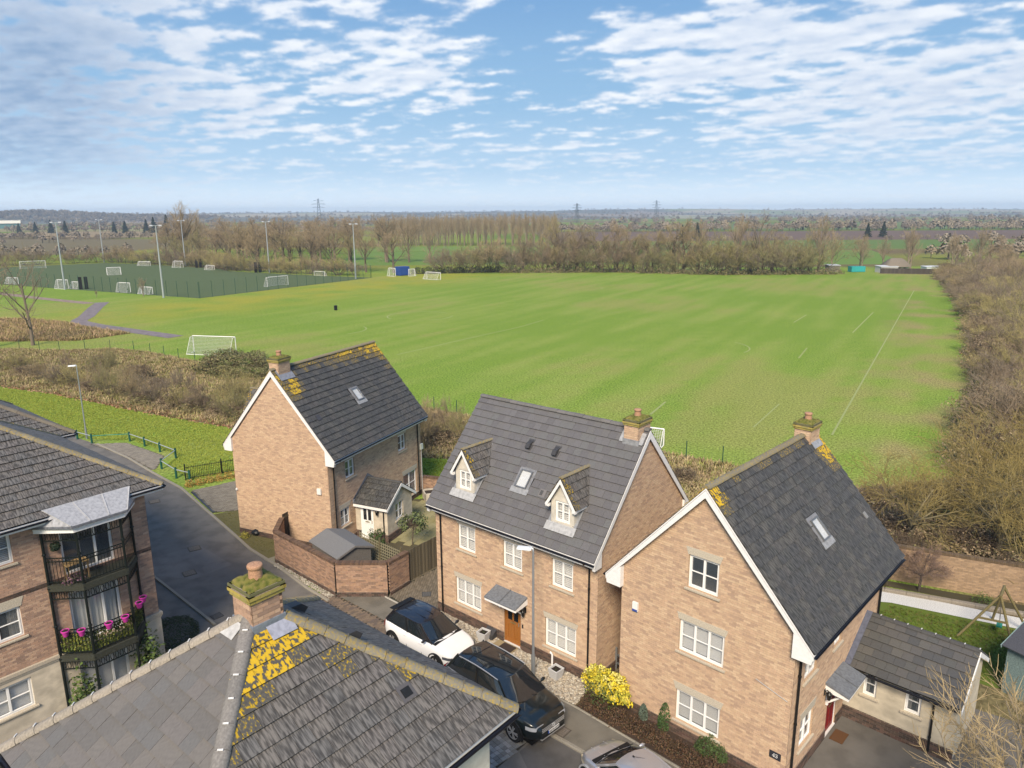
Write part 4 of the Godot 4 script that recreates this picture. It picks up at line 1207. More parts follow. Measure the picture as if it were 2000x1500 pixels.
func front_block() -> void:
	var root := thing("rendered_block", "white rendered building whose hipped lichened roof and chimney fill the foreground", "building", Vector3(-4.66, -0.1, -11.99), deg_to_rad(50.23))
	var a := 3.432; var b := 3.299; var he := 7.6
	var g := G.new()
	var c := Color(0.62, 0.60, 0.55)
	for e in [[-a + 0.4, -b + 0.4, a - 0.4, -b + 0.6], [-a + 0.4, b - 0.6, a - 0.4, b - 0.4], [-a + 0.4, -b + 0.6, -a + 0.6, b - 0.6], [a - 0.6, -b + 0.6, a - 0.4, b - 0.6]]:
		g.bb(e[0], 0, e[1], e[2], he - 0.1, e[3], c)
	part("wall", g.mesh(M.render), root)
	var lv := 4.2
	var nz := FastNoiseLite.new(); nz.seed = 8; nz.frequency = 0.5
	var dark := func(u, v):
		var t: float = v / lv
		var s: float = u - t * 3.3             # along the course from the left hip
		var r: float = 2 * a - t * 3.3 - u     # and from the right hip
		var q: float = nz.get_noise_2d(u * 2, v * 2) * 0.45 + rng.randf_range(-0.12, 0.12)
		q += 1.15 * smoothstep(0.55, 0.86, t) * smoothstep(1.7, 0.5, s) + 0.35 * smoothstep(0.8, 0.1, s) + 0.35 * smoothstep(0.9, 0.1, r) + 0.2 * smoothstep(0.3, 0.7, t)
		return lichen(q)
	var dm := [M.tile_streak, M.tile_few, M.tile_mid, M.tile_heavy]
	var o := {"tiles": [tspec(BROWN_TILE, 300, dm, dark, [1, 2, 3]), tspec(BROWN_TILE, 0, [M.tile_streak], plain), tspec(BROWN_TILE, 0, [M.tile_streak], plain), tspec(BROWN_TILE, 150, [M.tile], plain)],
		"hips": [M.ridge, M.ridge_lichen, M.ridge_lichen, M.ridge], "hip_col": [Color(0.22, 0.21, 0.20), W1, W1, Color(0.36, 0.32, 0.27)], "clips": true, "hip_r": 0.135}
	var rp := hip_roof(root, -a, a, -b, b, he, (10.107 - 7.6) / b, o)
	chimney(root, P(0.02, 9.62, 0.02), 0, 0.62, 0.62, 0.86, root.transform, PINK, 170)
	var f := G.new()
	f.bb(-0.318, 9.6, -0.318, 0.358, 10.02, 0.358, Color(0.21, 0.24, 0.29))
	part("flashing", f.mesh(M.lead), root)
	var ft := Transform3D(Basis(P(1, 0, 0), P(0, 2.507, -3.299).normalized(), P(1, 0, 0).cross(P(0, 2.507, -3.299).normalized())), P(-a, he, b))
	var f2 := G.new()
	f2.box(ft * P(3.62, 3.62, 0.06), P(0.5, 0.32, 0.01), Color(0.34, 0.36, 0.44), ft.basis)
	var lt := Transform3D(Basis(P(0, 0, 1), P(3.299, 2.507, 0).normalized(), P(0, 0, 1).cross(P(3.299, 2.507, 0).normalized())), P(-a, he, -b))
	part("apron", f2.mesh(M.lead), root)
	f2 = G.new()
	f2.box(lt * P(3.2, 3.75, 0.055), P(0.42, 0.3, 0.01), Color(0.5, 0.5, 0.5), lt.basis)
	part("apron", f2.mesh(M.lead), root)
	var rt := Transform3D(Basis(P(0, 0, -1), P(-3.299, 2.507, 0).normalized(), P(0, 0, -1).cross(P(-3.299, 2.507, 0).normalized())), P(a, he, b))
	roof_vent(rp, rt * at(3.8, 2.95, 0)); roof_vent(rp, rt * at(2.5, 2.55, 0))
	var v := G.new(); v.bb(-0.16, -0.16, 0.03, 0.16, 0.16, 0.06, Color(0.09, 0.085, 0.09)); v.bb(-0.1, -0.1, 0.06, 0.1, 0.08, 0.067, Color(0.012, 0.012, 0.014))
	part("vent_tile", v.mesh(M.plastic), rp, ft * at(5.0, 1.45, 0))

func flats_left() -> void:
	var root := thing("apartment_block", "three-storey brick apartment block with black iron balconies at the left", "building", Vector3(-13.2, 0, -24.55), deg_to_rad(51.1))
	var len := 11.0; var d := 8.5; var he := 7.6
	var gm := G.new(); var recs := []
	var ft := Transform3D(Basis.IDENTITY, P(-len, 0, 0))
	var wn := [[len - 5.55, 6.3, 1.35, 1.05], [len - 5.6, 3.75, 1.35, 1.05], [len - 9.2, 6.3, 1.35, 1.05], [len - 9.2, 3.75, 1.35, 1.05]]
	var dr := [[len - 2.86, 5.25, 1.62, 2.0], [len - 2.86, 2.625, 1.62, 2.0]]
	wall(gm, recs, ft, len, 2.625, he - 0.1, 99, 100, wn + dr, PINK, 0.0, [5.25 - 0.11, 5.25 - 0.035])
	var rt := Transform3D(Basis(P(0, 0, -1), Vector3.UP, P(1, 0, 0)), Vector3.ZERO)
	wall(gm, recs, rt, d, 2.625, he - 0.1, 99, 100, [], PINK, 0.0, [5.25 - 0.11, 5.25 - 0.035])
	gm.bb(-len, 2.6, -d, -len + 0.1, he - 0.1, -0.02, MORT); gm.bb(-len, 2.6, -d, -0.02, he - 0.1, -d + 0.1, MORT)
	var w := part("wall", gm.mesh(M.mortar), root)
	lay_bricks(w, recs, root.transform)
	# rendered ground floor with a moulded stone band
	var c := Color(0.60, 0.535, 0.43)
	var g := G.new()
	var xs := [-len, -9.2, -7.85, -5.65, -4.3, -2.86, -1.24, 0.03]
	for k in 7:
		var hole := k == 1 or k == 3
		if k == 5: g.bb(xs[k], 2.05, -0.15, xs[k + 1], 2.55, 0.03, c)
		elif hole:
			g.bb(xs[k], 0, -0.15, xs[k + 1], 1.2, 0.03, c); g.bb(xs[k], 2.25, -0.15, xs[k + 1], 2.55, 0.03, c)
		else: g.bb(xs[k], 0, -0.15, xs[k + 1], 2.55, 0.03, c)
	g.bb(-0.15, 0, -d, 0.03, 2.55, -0.15, c)
	part("ground_floor", g.mesh(M.render), root)
	var st := G.new()
	st.bb(-len, 2.5, -0.1, 0.09, 2.62, 0.09, Color(0.52, 0.46, 0.37)); st.bb(-len, 2.42, -0.1, 0.06, 2.5, 0.06, Color(0.55, 0.49, 0.40)); st.bb(-0.1, 2.5, -d, 0.09, 2.62, -0.1, Color(0.52, 0.46, 0.37))
	part("stone_band", st.mesh(M.stone), root)
	var fl := G.new()
	for y in [2.55, 5.15, 7.4]: fl.bb(-len + 0.1, y, -d + 0.1, -0.12, y + 0.05, -0.2, Color(0.3, 0.26, 0.22))
	part("floor", fl.mesh(M.wood), root)
	for e in wn: window(root, ft * at(e[0], e[1], 0), e[2], e[3], 2, {"inside": "blind" if e[1] > 5 else "curtain", "lintel": 0.3 if e[1] < 5 else 0.0, "tilt": 20.0})
	for x in [len - 5.65, len - 9.2]: window(root, ft * at(x, 1.2, 0.03), 1.35, 1.05, 2, {"inside": "blind", "lintel": 0.0, "tilt": 70.0})
	for y in [5.25, 2.625, 0.05]:
		var win := window(root, ft * at(len - 2.86, y, 0), 1.62, 2.0, 3, {"inside": "dark" if y > 5 else ("net" if y > 2 else "blind"), "lintel": 0.0, "sill": false, "bar": false})
		win.set_meta("label", "white glazed balcony doors")
	balconies(root)
	var lw := FastNoiseLite.new(); lw.seed = 4
	var mix := func(u, v): return 1 if (v > 0.2 and lw.get_noise_2d(u * 30, v * 30) > 0.32) else 0
	var o := {"tiles": [tspec(BROWN_TILE, 300, [M.tile_streak, M.tile_few], mix, [1]), tspec(BROWN_TILE, 0, [M.tile_streak], plain), tspec(BROWN_TILE, 0, [M.tile_streak], plain), tspec(BROWN_TILE, 0, [M.tile_streak], plain)], "hips": [M.ridge, M.ridge_lichen, M.ridge_lichen, M.ridge], "hip_col": [gr(0.15), W1, W1, gr(0.15)]}
	hip_roof(root, -len - 0.45, 0.5, -8.9, 0.45, he, 0.64, o)
	# the neighbouring block behind it: only its roof corner shows
	var r2 := thing("apartment_block", "hipped dark roof of the farther block at the left edge", "building", root.transform * P(0, 0, -9.4), deg_to_rad(51.1))
	var g2 := G.new()
	g2.bb(-10, 0, -7.0, 0.7, he - 0.1, 0.0, Color(0.42, 0.26, 0.17))
	part("wall", g2.mesh(M.brick), r2)
	hip_roof(r2, -10.5, 1.2, -7.5, 0.44, he, 0.64, {"tiles": [tspec(BROWN_TILE, 120, [M.tile_streak], plain), tspec(BROWN_TILE, 0, [M.tile_streak], plain), tspec(BROWN_TILE, 0, [M.tile_streak], plain), tspec(BROWN_TILE, 0, [M.tile_streak], plain)], "hips": [M.ridge, M.ridge, M.ridge, M.ridge], "hip_col": [gr(0.15), Color(0.17, 0.15, 0.12), Color(0.17, 0.15, 0.12), gr(0.15)]})

func balconies(root: Node3D) -> void:
	# bay of cast-iron balconies: back corners on the wall, two front posts
	var bl := P(-3.38, 0, 0.06); var fl := P(-2.62, 0, 0.85); var frr := P(-1.24, 0, 0.85); var br := P(-0.58, 0, 0.06)
	var iron := Color(0.011, 0.012, 0.013)
	for p in [bl, fl, frr, br]:
		var g := G.new()
		g.tube([p, p + Vector3(0, 7.1, 0)], [0.05, 0.045], 8, iron)
		for y in [2.4, 5.0, 7.0, 3.6, 6.2]: g.lathe(p + Vector3(0, y, 0), [Vector2(0.05, 0), Vector2(0.075, 0.03), Vector2(0.05, 0.08)], 8, iron)
		part("post", g.mesh(M.black), root)
	var bal := G.new(); bal.tube([P(0, 0, 0), P(0, 0.80, 0)], [0.011, 0.011], 5, iron)
	var balm := bal.mesh(M.black)
	for y in [2.56, 5.16]:
		var g := G.new()
		g.prism([bl + P(-0.06, y - 0.22, 0), fl + P(-0.04, y - 0.22, 0.06), frr + P(0.04, y - 0.22, 0.06), br + P(0.06, y - 0.22, 0)], P(0, 0.22, 0), Color(0.05, 0.053, 0.042))
		var deck := part("balcony_deck", g.mesh(M.wood), root)
		for e in [[bl, fl], [fl, frr], [frr, br]]:
			var a: Vector3 = e[0] + P(0, y, 0); var b: Vector3 = e[1] + P(0, y, 0)
			var r := G.new()
			for hh in [0.10, 0.82, 0.95]: r.bar(a + P(0, hh, 0), b + P(0, hh, 0), 0.03, 0.025, iron)
			var n := int(a.distance_to(b) / 0.105)
			for k in n:
				var q: Vector3 = a.lerp(b, (k + 0.5) / n) + P(0, 0.885, 0)
				var dd := (b - a).normalized()
				var ring := []; var rad := []
				for s in 9: ring.append(q + dd * cos(TAU * s / 8) * 0.045 + P(0, sin(TAU * s / 8) * 0.05, 0)); rad.append(0.008)
				r.tube(ring, rad, 4, iron, false)
			# fret of ovals hung under the deck
			for hh in [-0.24, -0.52]: r.bar(a + P(0, hh, 0), b + P(0, hh, 0), 0.03, 0.03, iron)
			var m := int(a.distance_to(b) / 0.14)
			for k in m:
				var q: Vector3 = a.lerp(b, (k + 0.5) / m) + P(0, -0.38, 0)
				var dd := (b - a).normalized()
				var ring := []; var rad := []
				for s in 9: ring.append(q + dd * cos(TAU * s / 8) * 0.055 + P(0, sin(TAU * s / 8) * 0.13, 0)); rad.append(0.014)
				r.tube(ring, rad, 4, iron, false)
			var rl := part("railing", r.mesh(M.black), deck)
			for k in n + 1: part("baluster", balm, deck, Transform3D(Basis.IDENTITY, a.lerp(b, float(k) / n) + P(0, 0.05, 0)))
	# fret under the roof, white fascia, lead roof
	var f := G.new()
	for e in [[bl, fl], [fl, frr], [frr, br]]:
		var a: Vector3 = e[0] + P(0, 7.02, 0); var b: Vector3 = e[1] + P(0, 7.02, 0)
		f.bar(a, b, 0.04, 0.04, iron); f.bar(a - P(0, 0.3, 0), b - P(0, 0.3, 0), 0.03, 0.03, iron)
		var m := int(a.distance_to(b) / 0.14)
		for k in m:
			var q: Vector3 = a.lerp(b, (k + 0.5) / m) - P(0, 0.15, 0)
			var dd := (b - a).normalized()
			var ring := []; var rad := []
			for s in 9: ring.append(q + dd * cos(TAU * s / 8) * 0.055 + P(0, sin(TAU * s / 8) * 0.14, 0)); rad.append(0.012)
			f.tube(ring, rad, 4, iron, false)
	part("fretwork", f.mesh(M.black), root)
	var w := G.new()
	w.prism([bl + P(-0.2, 7.05, 0), fl + P(-0.12, 7.05, 0.14), frr + P(0.12, 7.05, 0.14), br + P(0.2, 7.05, 0)], P(0, 0.24, 0), Color(0.8, 0.8, 0.8))
	part("balcony_fascia", w.mesh(M.white), root)
	var l := G.new()
	var e0 := bl + P(-0.3, 7.32, 0.0); var e1 := fl + P(-0.18, 7.32, 0.24); var e2 := frr + P(0.18, 7.32, 0.24); var e3 := br + P(0.3, 7.32, 0.0)
	var t0 := P(e0.x + 0.35, 7.86, 0.10); var t1 := P(e3.x - 0.2, 7.86, 0.10)
	var lc := Color(0.36, 0.37, 0.40)
	l.q(e1, e2, t1, t0, lc); l.t(e0, e1, t0, lc); l.t(e2, e3, t1, lc)
	for e in [[e0, e1], [e1, e2], [e2, e3]]: l.q(e[0] - P(0, 0.09, 0), e[1] - P(0, 0.09, 0), e[1], e[0], Color(0.16, 0.17, 0.2))
	l.prism([e0 - P(0, 0.09, 0), e1 - P(0, 0.09, 0), e2 - P(0, 0.09, 0), e3 - P(0, 0.09, 0)], P(0, 0.02, 0), lc)
	for k in 4:
		var u := (k + 0.0) / 3.0
		l.bar(e1.lerp(e2, u) + P(0, 0.01, 0), e1.lerp(e2, u).lerp(t0.lerp(t1, u), 0.86) + P(0, 0.01, 0), 0.04, 0.03, Color(0.42, 0.43, 0.45))
	part("lead_roof", l.mesh(M.lead), root)

# ---------------------------------------------------------------- plants
# a branch and its children; lev counts down to the twigs
func grow(g: G, p: Vector3, d: Vector3, len: float, r: float, lev: int, o: Dictionary) -> void:
	var n := 3 if lev > 0 else 2
	var pts := [p]; var rad := [r]
	var q := p; var dir := d
	var tip: float = o.get("taper", 0.45)
	for k in n:
		dir = (dir + P(rv(-1, 1), rv(-1, 1), rv(-1, 1)) * o.get("wob", 0.16) + Vector3.UP * o.get("lift", 0.10)).normalized()
		q = q + dir * len / n
		pts.append(q); rad.append(lerpf(r, r * tip, (k + 1.0) / n))
	var t: float = 1.0 - float(lev) / o.lev
	var col: Color = (o.bark as Color).lerp(o.twig, t) * rv(0.75, 1.2)
	g.tube(pts, rad, 6 if lev == o.lev else (4 if lev > 1 else 3), col, false)
	if lev == 0: return
	var kids: int = o.kids[o.lev - lev]
	var from: float = o.from[o.lev - lev]
	var a0 := rv(0, TAU)
	for k in kids:
		var f := lerpf(from, 1.0, (k + rv(0.2, 0.9)) / kids)
		var seg := clampi(int(f * n), 0, n - 1)
		var w := f * n - seg
		var b: Vector3 = pts[seg].lerp(pts[seg + 1], w)
		var along: Vector3 = (pts[seg + 1] - pts[seg]).normalized()
		var side := along.cross(P(rv(-1, 1), rv(-0.3, 1), rv(-1, 1))).normalized()
		side = side.rotated(along, a0 + k * 2.4)
		var ang := deg_to_rad(rv(o.ang[0], o.ang[1]))
		var cd := (along * cos(ang) + side * sin(ang)).normalized()
		var cl: float = len * rv(o.ratio[0], o.ratio[1]) * (1.15 - 0.45 * f)
		grow(g, b, cd, cl, maxf(lerpf(r, r * tip, f) * o.get("thin", 0.58), o.get("rmin", 0.012)), lev - 1, o)

func leaves(g: G, c: Vector3, rad: Vector3, n: int, size: float, cols: Array, hollow := 0.55) -> void:
	for k in n:
		var d := P(rv(-1, 1), rv(-1, 1), rv(-1, 1))
		while d.length() > 1 or d.length() < 0.05: d = P(rv(-1, 1), rv(-1, 1), rv(-1, 1))
		d = d.normalized() * pow(rv(hollow * hollow * hollow, 1.0), 0.333)
		var o := c + d * rad
		leaf(g, o, size * rv(0.6, 1.3), cols[rng.randi() % cols.size()] * rv(0.7, 1.25), d)

func leaf(g: G, o: Vector3, s: float, col: Color, out: Vector3) -> void:
	var nrm := (out.normalized() * 0.7 + P(rv(-1, 1), rv(-0.4, 1.2), rv(-1, 1))).normalized()
	var x := nrm.cross(P(rv(-1, 1), rv(-1, 1), rv(-1, 1)).normalized()).normalized() * s * 0.5
	var y := nrm.cross(x).normalized() * s * 0.32
	g.t(o - x, o + y, o + x, col); g.t(o - x, o + x, o - y, col)

# blob of leaves lobed by noise: n leaves near the surface of a lumpy dome standing on the ground
func bushy(n: int, rad: Vector3, size: float, cols: Array, sd: int, lump := 0.3, fill := 0.35) -> G:
	var g := G.new()
	var f := FastNoiseLite.new(); f.seed = sd; f.frequency = 1.1
	for k in n:
		var d := P(rv(-1, 1), rv(-0.12, 1), rv(-1, 1))
		while d.length() > 1 or d.length() < 0.1: d = P(rv(-1, 1), rv(-0.12, 1), rv(-1, 1))
		d = d.normalized()
		var s := 1.0 + lump * f.get_noise_3d(d.x * 1.6, d.y * 1.6, d.z * 1.6) * 2.0 + lump * 0.5 * f.get_noise_3d(d.x * 5, d.y * 5, d.z * 5)
		var q := s * lerpf(1.0 - fill, 1.0, sqrt(rng.randf()))
		leaf(g, P(d.x * rad.x, maxf(d.y, 0.0) * rad.y, d.z * rad.z) * q + P(0, 0.03, 0), size * rv(0.6, 1.3), cols[rng.randi() % cols.size()] * rv(0.75, 1.25), d)
	return g

const BARK := Color(0.15, 0.122, 0.088)
const TWIG := Color(0.34, 0.265, 0.165)
var TREES := {}

func top_of(g: G) -> float:   # height that the crown reaches, a few stray twigs left out
	var ys := []
	for p in g.v: ys.append(p.y)
	ys.sort()
	return ys[int(ys.size() * 0.985)]

func tree_kinds() -> void:
	# each entry: Array of [trunk mesh, crown mesh, real height]
	var big := func(sd, h, kids, ang, bark, twig, ivy):
		rng.seed = sd
		var tg := G.new(); var cg := G.new()
		var o := {"lev": 4, "kids": kids, "from": [0.28, 0.25, 0.2, 0.15], "ang": ang, "ratio": [0.48, 0.72], "bark": bark, "twig": twig, "rmin": 0.016, "lift": 0.12}
		# the trunk, then its limbs as the crown
		var top := P(rv(-0.4, 0.4), h * 0.62, rv(-0.4, 0.4))
		tg.tube([P(0, -0.1, 0), P(rv(-0.1, 0.1), h * 0.2, rv(-0.1, 0.1)), P(rv(-0.2, 0.2), h * 0.42, rv(-0.2, 0.2)), top], [h * 0.026, h * 0.019, h * 0.014, h * 0.008], 7, bark, false)
		for k in kids[0]:
			var f: float = lerpf(0.24, 1.0, (k + rng.randf()) / kids[0])
			var a: float = k * 2.4 + rv(-0.4, 0.4)
			var an := deg_to_rad(rv(ang[0], ang[1]))
			var o2: Dictionary = o.duplicate(); o2.lev = 3; o2.kids = kids.slice(1); o2.from = [0.25, 0.2, 0.1]
			grow(cg, top * f, P(cos(a) * sin(an), cos(an), sin(a) * sin(an)), h * lerpf(0.42, 0.30, f), h * 0.009 * (1.2 - 0.5 * f), 3, o2)
		if ivy > 0:
			var ig := G.new()
			for k in ivy:
				var y := rv(0.0, h * 0.55)
				var w := lerpf(0.75, 0.25, y / (h * 0.55)) * rv(0.3, 1.0)
				var a := rv(0, TAU)
				leaf(ig, P(cos(a) * w, y, sin(a) * w), 0.22, Color(0.035, 0.05, 0.018) * rv(0.6, 1.4), P(cos(a), 0.2, sin(a)))
			return [tg.mesh(M.twig), cg.mesh(M.twig), top_of(cg), ig.mesh(M.leaf)]
		return [tg.mesh(M.twig), cg.mesh(M.twig), top_of(cg), null]
	TREES.tree = []
	for k in 4: TREES.tree.append(big.call(100 + k, 13.0, [9, 6, 6, 5], [28.0, 62.0], BARK, TWIG, 0))
	for k in 2: TREES.tree.append(big.call(120 + k, 13.0, [8, 6, 6, 5], [25.0, 55.0], BARK * 0.9, Color(0.33, 0.275, 0.14), 900))
	TREES.slim = []
	for k in 3: TREES.slim.append(big.call(140 + k, 16.0, [12, 5, 5, 4], [14.0, 34.0], Color(0.22, 0.18, 0.13), Color(0.36, 0.29, 0.185), 0))
	TREES.sparse = []
	for k in 2: TREES.sparse.append(big.call(150 + k, 14.0, [8, 5, 4, 2], [30.0, 65.0], Color(0.17, 0.14, 0.105), Color(0.30, 0.245, 0.17), 0))
	# many-stemmed scrub
	TREES.scrub = []
	for k in 5:
		rng.seed = 200 + k
		var h := 6.5
		var sg := G.new(); var cg := G.new()
		var tw: Color = [Color(0.36, 0.285, 0.165), Color(0.25, 0.205, 0.15), Color(0.38, 0.33, 0.14), Color(0.29, 0.225, 0.155), Color(0.30, 0.275, 0.125)][k]
		var o := {"lev": 3, "kids": [6, 6, 6], "from": [0.2, 0.15, 0.1], "ang": [18.0, 48.0], "ratio": [0.45, 0.72], "bark": BARK * 0.9, "twig": tw, "rmin": 0.014, "lift": 0.06}
		for s in 11:
			var a := s * TAU / 11 + rv(-0.3, 0.3)
			var an := deg_to_rad(rv(5, 60))
			var b := P(cos(a) * 0.5, -0.05, sin(a) * 0.5)
			var d := P(cos(a) * sin(an), cos(an), sin(a) * sin(an))
			sg.tube([b, b + d * 0.8], [0.06, 0.05], 5, BARK, false)
			grow(cg, b + d * 0.7, d, h * rv(0.45, 0.75), 0.05, 3, o)
		TREES.scrub.append([sg.mesh(M.twig), cg.mesh(M.twig), top_of(cg), null])
	# evergreen
	TREES.fir = []
	for k in 2:
		rng.seed = 230 + k
		var tg := G.new(); tg.tube([P(0, 0, 0), P(0, 9, 0)], [0.25, 0.05], 6, BARK)
		var lg := G.new()
		for j in 1500:
			var y := pow(rng.randf(), 1.2) * 10.0
			var w := (10.5 - y) * 0.32 * (0.8 + 0.2 * sin(y * 5.0)) * sqrt(rv(0.2, 1.0))
			var a := rv(0, TAU)
			leaf(lg, P(cos(a) * w, y + 0.6, sin(a) * w), 0.7, Color(0.022, 0.035, 0.020) * rv(0.6, 1.4), P(cos(a), 0.3, sin(a)))
		TREES.fir.append([tg.mesh(M.twig), lg.mesh(M.leaf), 10.5, null])

func plant_tree(kind: String, v: int, called: String, label: String, at_: Vector3, h: float, group := "", wide := 1.0) -> Node3D:
	var src: Array = TREES[kind][v % TREES[kind].size()]
	var k: float = h / src[2]
	var o := thing(called, label, "shrub" if kind == "scrub" else "tree", at_, rv(0, TAU), group)
	o.scale = Vector3(k * wide, k, k * wide)
	part("stems" if kind == "scrub" else "trunk", src[0], o)
	part("crown", src[1], o)
	if src[3]: part("ivy", src[3], o)
	return o

# trees along a line of ground points; the label names each by its place in the row
func tree_row(pts: Array, step: float, jit: float, kinds: Array, hmin: float, hmax: float, called: String, what: String, where: String, group: String, wide := 1.0) -> void:
	var k := 0
	var spots := []
	for j in pts.size() - 1:
		var a := Vector2(pts[j][0], pts[j][1]); var b := Vector2(pts[j + 1][0], pts[j + 1][1])
		var n := maxi(1, int(a.distance_to(b) / step))
		for s in n: spots.append(a.lerp(b, (s + rv(0.1, 0.9)) / n) + Vector2(rv(-jit, jit), rv(-jit, jit)))
	for s in spots:
		var kd: Array = kinds[rng.randi() % kinds.size()]
		plant_tree(kd[0], kd[1] + rng.randi() % kd[2], called, "%s, %s from the left %s" % [what, nth(k), where], P(s.x, 0, s.y), rv(hmin, hmax) * kd[3], group, wide * rv(0.9, 1.15))
		k += 1

func tufts(called: String, label: String, n: int, poly: Array, cols: Array, h: float, mat: Material, seedv: int, y := 0.0, lean := 0.5) -> MultiMeshInstance3D:
	# blades of grass scattered over an outline: one object nobody could count
	rng.seed = seedv
	var g := G.new()
	for k in 7:
		var a := rv(0, TAU); var l := rv(0.6, 1.0)
		var d := P(cos(a) * lean, 1.0, sin(a) * lean).normalized() * l
		var s := P(-sin(a), 0, cos(a)) * 0.09
		var b := P(rv(-0.25, 0.25), 0, rv(-0.25, 0.25))
		g.t(b - s, b + s, b + d, W1 * rv(0.8, 1.15)); g.t(b + s, b - s + P(cos(a), 0, sin(a)) * 0.05, b + d, W1)
	var mm := MultiMesh.new()
	mm.transform_format = MultiMesh.TRANSFORM_3D
	mm.use_colors = true
	mm.mesh = g.mesh(mat)
	var pv := PackedVector2Array()
	var lo := Vector2(1e9, 1e9); var hi := -lo
	for p in poly:
		var q := Vector2(p[0], p[1]); pv.push_back(q); lo = lo.min(q); hi = hi.max(q)
	var tf := []; var cc := []
	while tf.size() < n:
		var q := Vector2(rv(lo.x, hi.x), rv(lo.y, hi.y))
		if not Geometry2D.is_point_in_polygon(q, pv): continue
		var s := h * rv(0.5, 1.4)
		tf.append(Transform3D(Basis(Vector3.UP, rv(0, TAU)).scaled(P(s, s * rv(0.7, 1.2), s)), P(q.x, y - 0.01, q.y)))
		cc.append((cols[rng.randi() % cols.size()] as Color) * rv(0.75, 1.2))
	mm.instance_count = n
	for k in n:
		mm.set_instance_transform(k, tf[k]); mm.set_instance_color(k, cc[k])
	var o := MultiMeshInstance3D.new()
	o.name = numbered(called)
	o.multimesh = mm
	add_child(o)
	tag(o, label, "grass")
	o.set_meta("kind", "stuff")
	return o

# ---------------------------------------------------------------- ground, street and gardens
func S(a: float, e: float) -> Array:   # along and out from the middle house's front wall
	return [-3.293 + 0.7611 * a - 0.6487 * e, -29.004 + 0.6487 * a + 0.7611 * e]
func S3(a: float, y: float, e: float) -> Vector3:
	var p := S(a, e)
	return Vector3(p[0], y, p[1])
const SYAW := -0.7058
const ROAD_E := [[-8.31, -29.55], [-9.6, -30.94], [-11.76, -33.25], [-13.63, -34.97], [-16.06, -37.86], [-18.25, -40.42], [-21.08, -43.76], [-24.24, -46.63], [-27.62, -49.86], [-31.65, -53.15], [-38, -57.5], [-48, -63]]

func make_ground() -> void:
	var xs := []; var zs := []
	var x := -14000.0
	for e in [[-4200, -1500, 300.0], [-1500, -400, 50.0], [-400, -150, 10.0], [-150, 128, 1.7], [128, 400, 10.0], [400, 1500, 50.0], [1500, 4201, 300.0]]:
		var q: float = e[0]
		while q < e[1] - 0.01: xs.append(q); q += e[2]
	for e in [[120, -28, 6.0], [-28, -226, 1.5], [-226, -420, 8.0], [-420, -1500, 45.0], [-1500, -4201, 300.0]]:
		var q: float = e[0]
		while q > e[1] + 0.01: zs.append(q); q -= e[2]
	var a := FastNoiseLite.new(); a.seed = 3; a.frequency = 0.012; a.fractal_octaves = 4
	var b := FastNoiseLite.new(); b.seed = 9; b.frequency = 0.09; b.fractal_octaves = 3
	var rows := []; var cols := []
	for z in zs:
		var row := PackedVector3Array(); var cr := []
		for xx in xs:
			row.push_back(P(xx, 0, z))
			var c := Color(0.31, 0.37, 0.065)
			if z < -30 and z > -230 and xx > -160 and xx < 130:
				var n1 := a.get_noise_2d(xx * 1.4, z * 1.4); var n2 := b.get_noise_2d(xx, z)
				# mowing runs along the touchlines, so tone streaks that way
				var along: float = xx * 0.514 - z * 0.858; var across: float = xx * 0.858 + z * 0.514
				var st := b.get_noise_2d(across * 3.2, along * 0.25)
				c = Color(0.245, 0.375, 0.065).lerp(Color(0.345, 0.43, 0.105), clampf(0.35 + n1 * 0.9 + n2 * 0.25 + st * 1.0, 0, 1))
				c = c.lerp(Color(0.36, 0.31, 0.125), clampf((n1 * 1.2 + st * 0.5 + n2 * 0.3 - 0.2) * 1.2, 0, 0.32))
				# the bank up to the all-weather pitch is yellower
				var bk := exp(-pow((xx + 42 + (z + 170) * 0.55) / 17.0, 2)) * smoothstep(-100.0, -140.0, z)
				c = c.lerp(Color(0.41, 0.41, 0.07), bk * clampf(0.7 + n2, 0, 1))
				# worn and dry along the right-hand hedge
				var ed: float = xx - (25.0 + (-z - 45.0) * 0.566)
				if ed > -9: c = c.lerp(Color(0.42, 0.33, 0.17), clampf((ed + 7) / 7.0, 0, 1) * clampf(0.1 + n2 * 1.5, 0, 0.8))
			else:
				var n1 := a.get_noise_2d(xx * 0.3, z * 0.3)
				c = c.lerp(Color(0.22, 0.175, 0.10), clampf(n1 * 2.5 + 0.3, 0, 1)).lerp(Color(0.14, 0.23, 0.05), clampf(-n1 * 2, 0, 0.8))
			cr.append(c)
		rows.append(row); cols.append(cr)
	var g := G.new()
	g.grid(rows, cols)
	# texture coordinates run across and along the mowing, so that the grain is drawn out that way
	for k in g.v.size():
		var p := g.v[k]
		g.u[k] = Vector2((p.x * 0.858 + p.z * 0.514) / 15.0, (p.x * 0.514 - p.z * 0.858) / 34.0)
	var m := vm(1.0, ntex(0.055, 6, [0.2, gr(0.55), 0.45, gr(0.8), 0.6, gr(0.9), 0.8, gr(1.05)], 31, 1024), 1.7, false)
	m.metallic_specular = 0.1
	m.detail_enabled = true
	m.detail_blend_mode = BaseMaterial3D.BLEND_MODE_MUL
	m.detail_albedo = ntex(0.06, 4, [0.2, gr(0.6), 0.8, gr(1.0)], 33, 512)
	m.detail_uv_layer = BaseMaterial3D.DETAIL_UV_2
	m.uv2_triplanar = true; m.uv2_world_triplanar = true; m.uv2_scale = Vector3.ONE * 0.11
	bump(m, m.albedo_texture, 0.7)
	struct("ground", g.mesh(m))

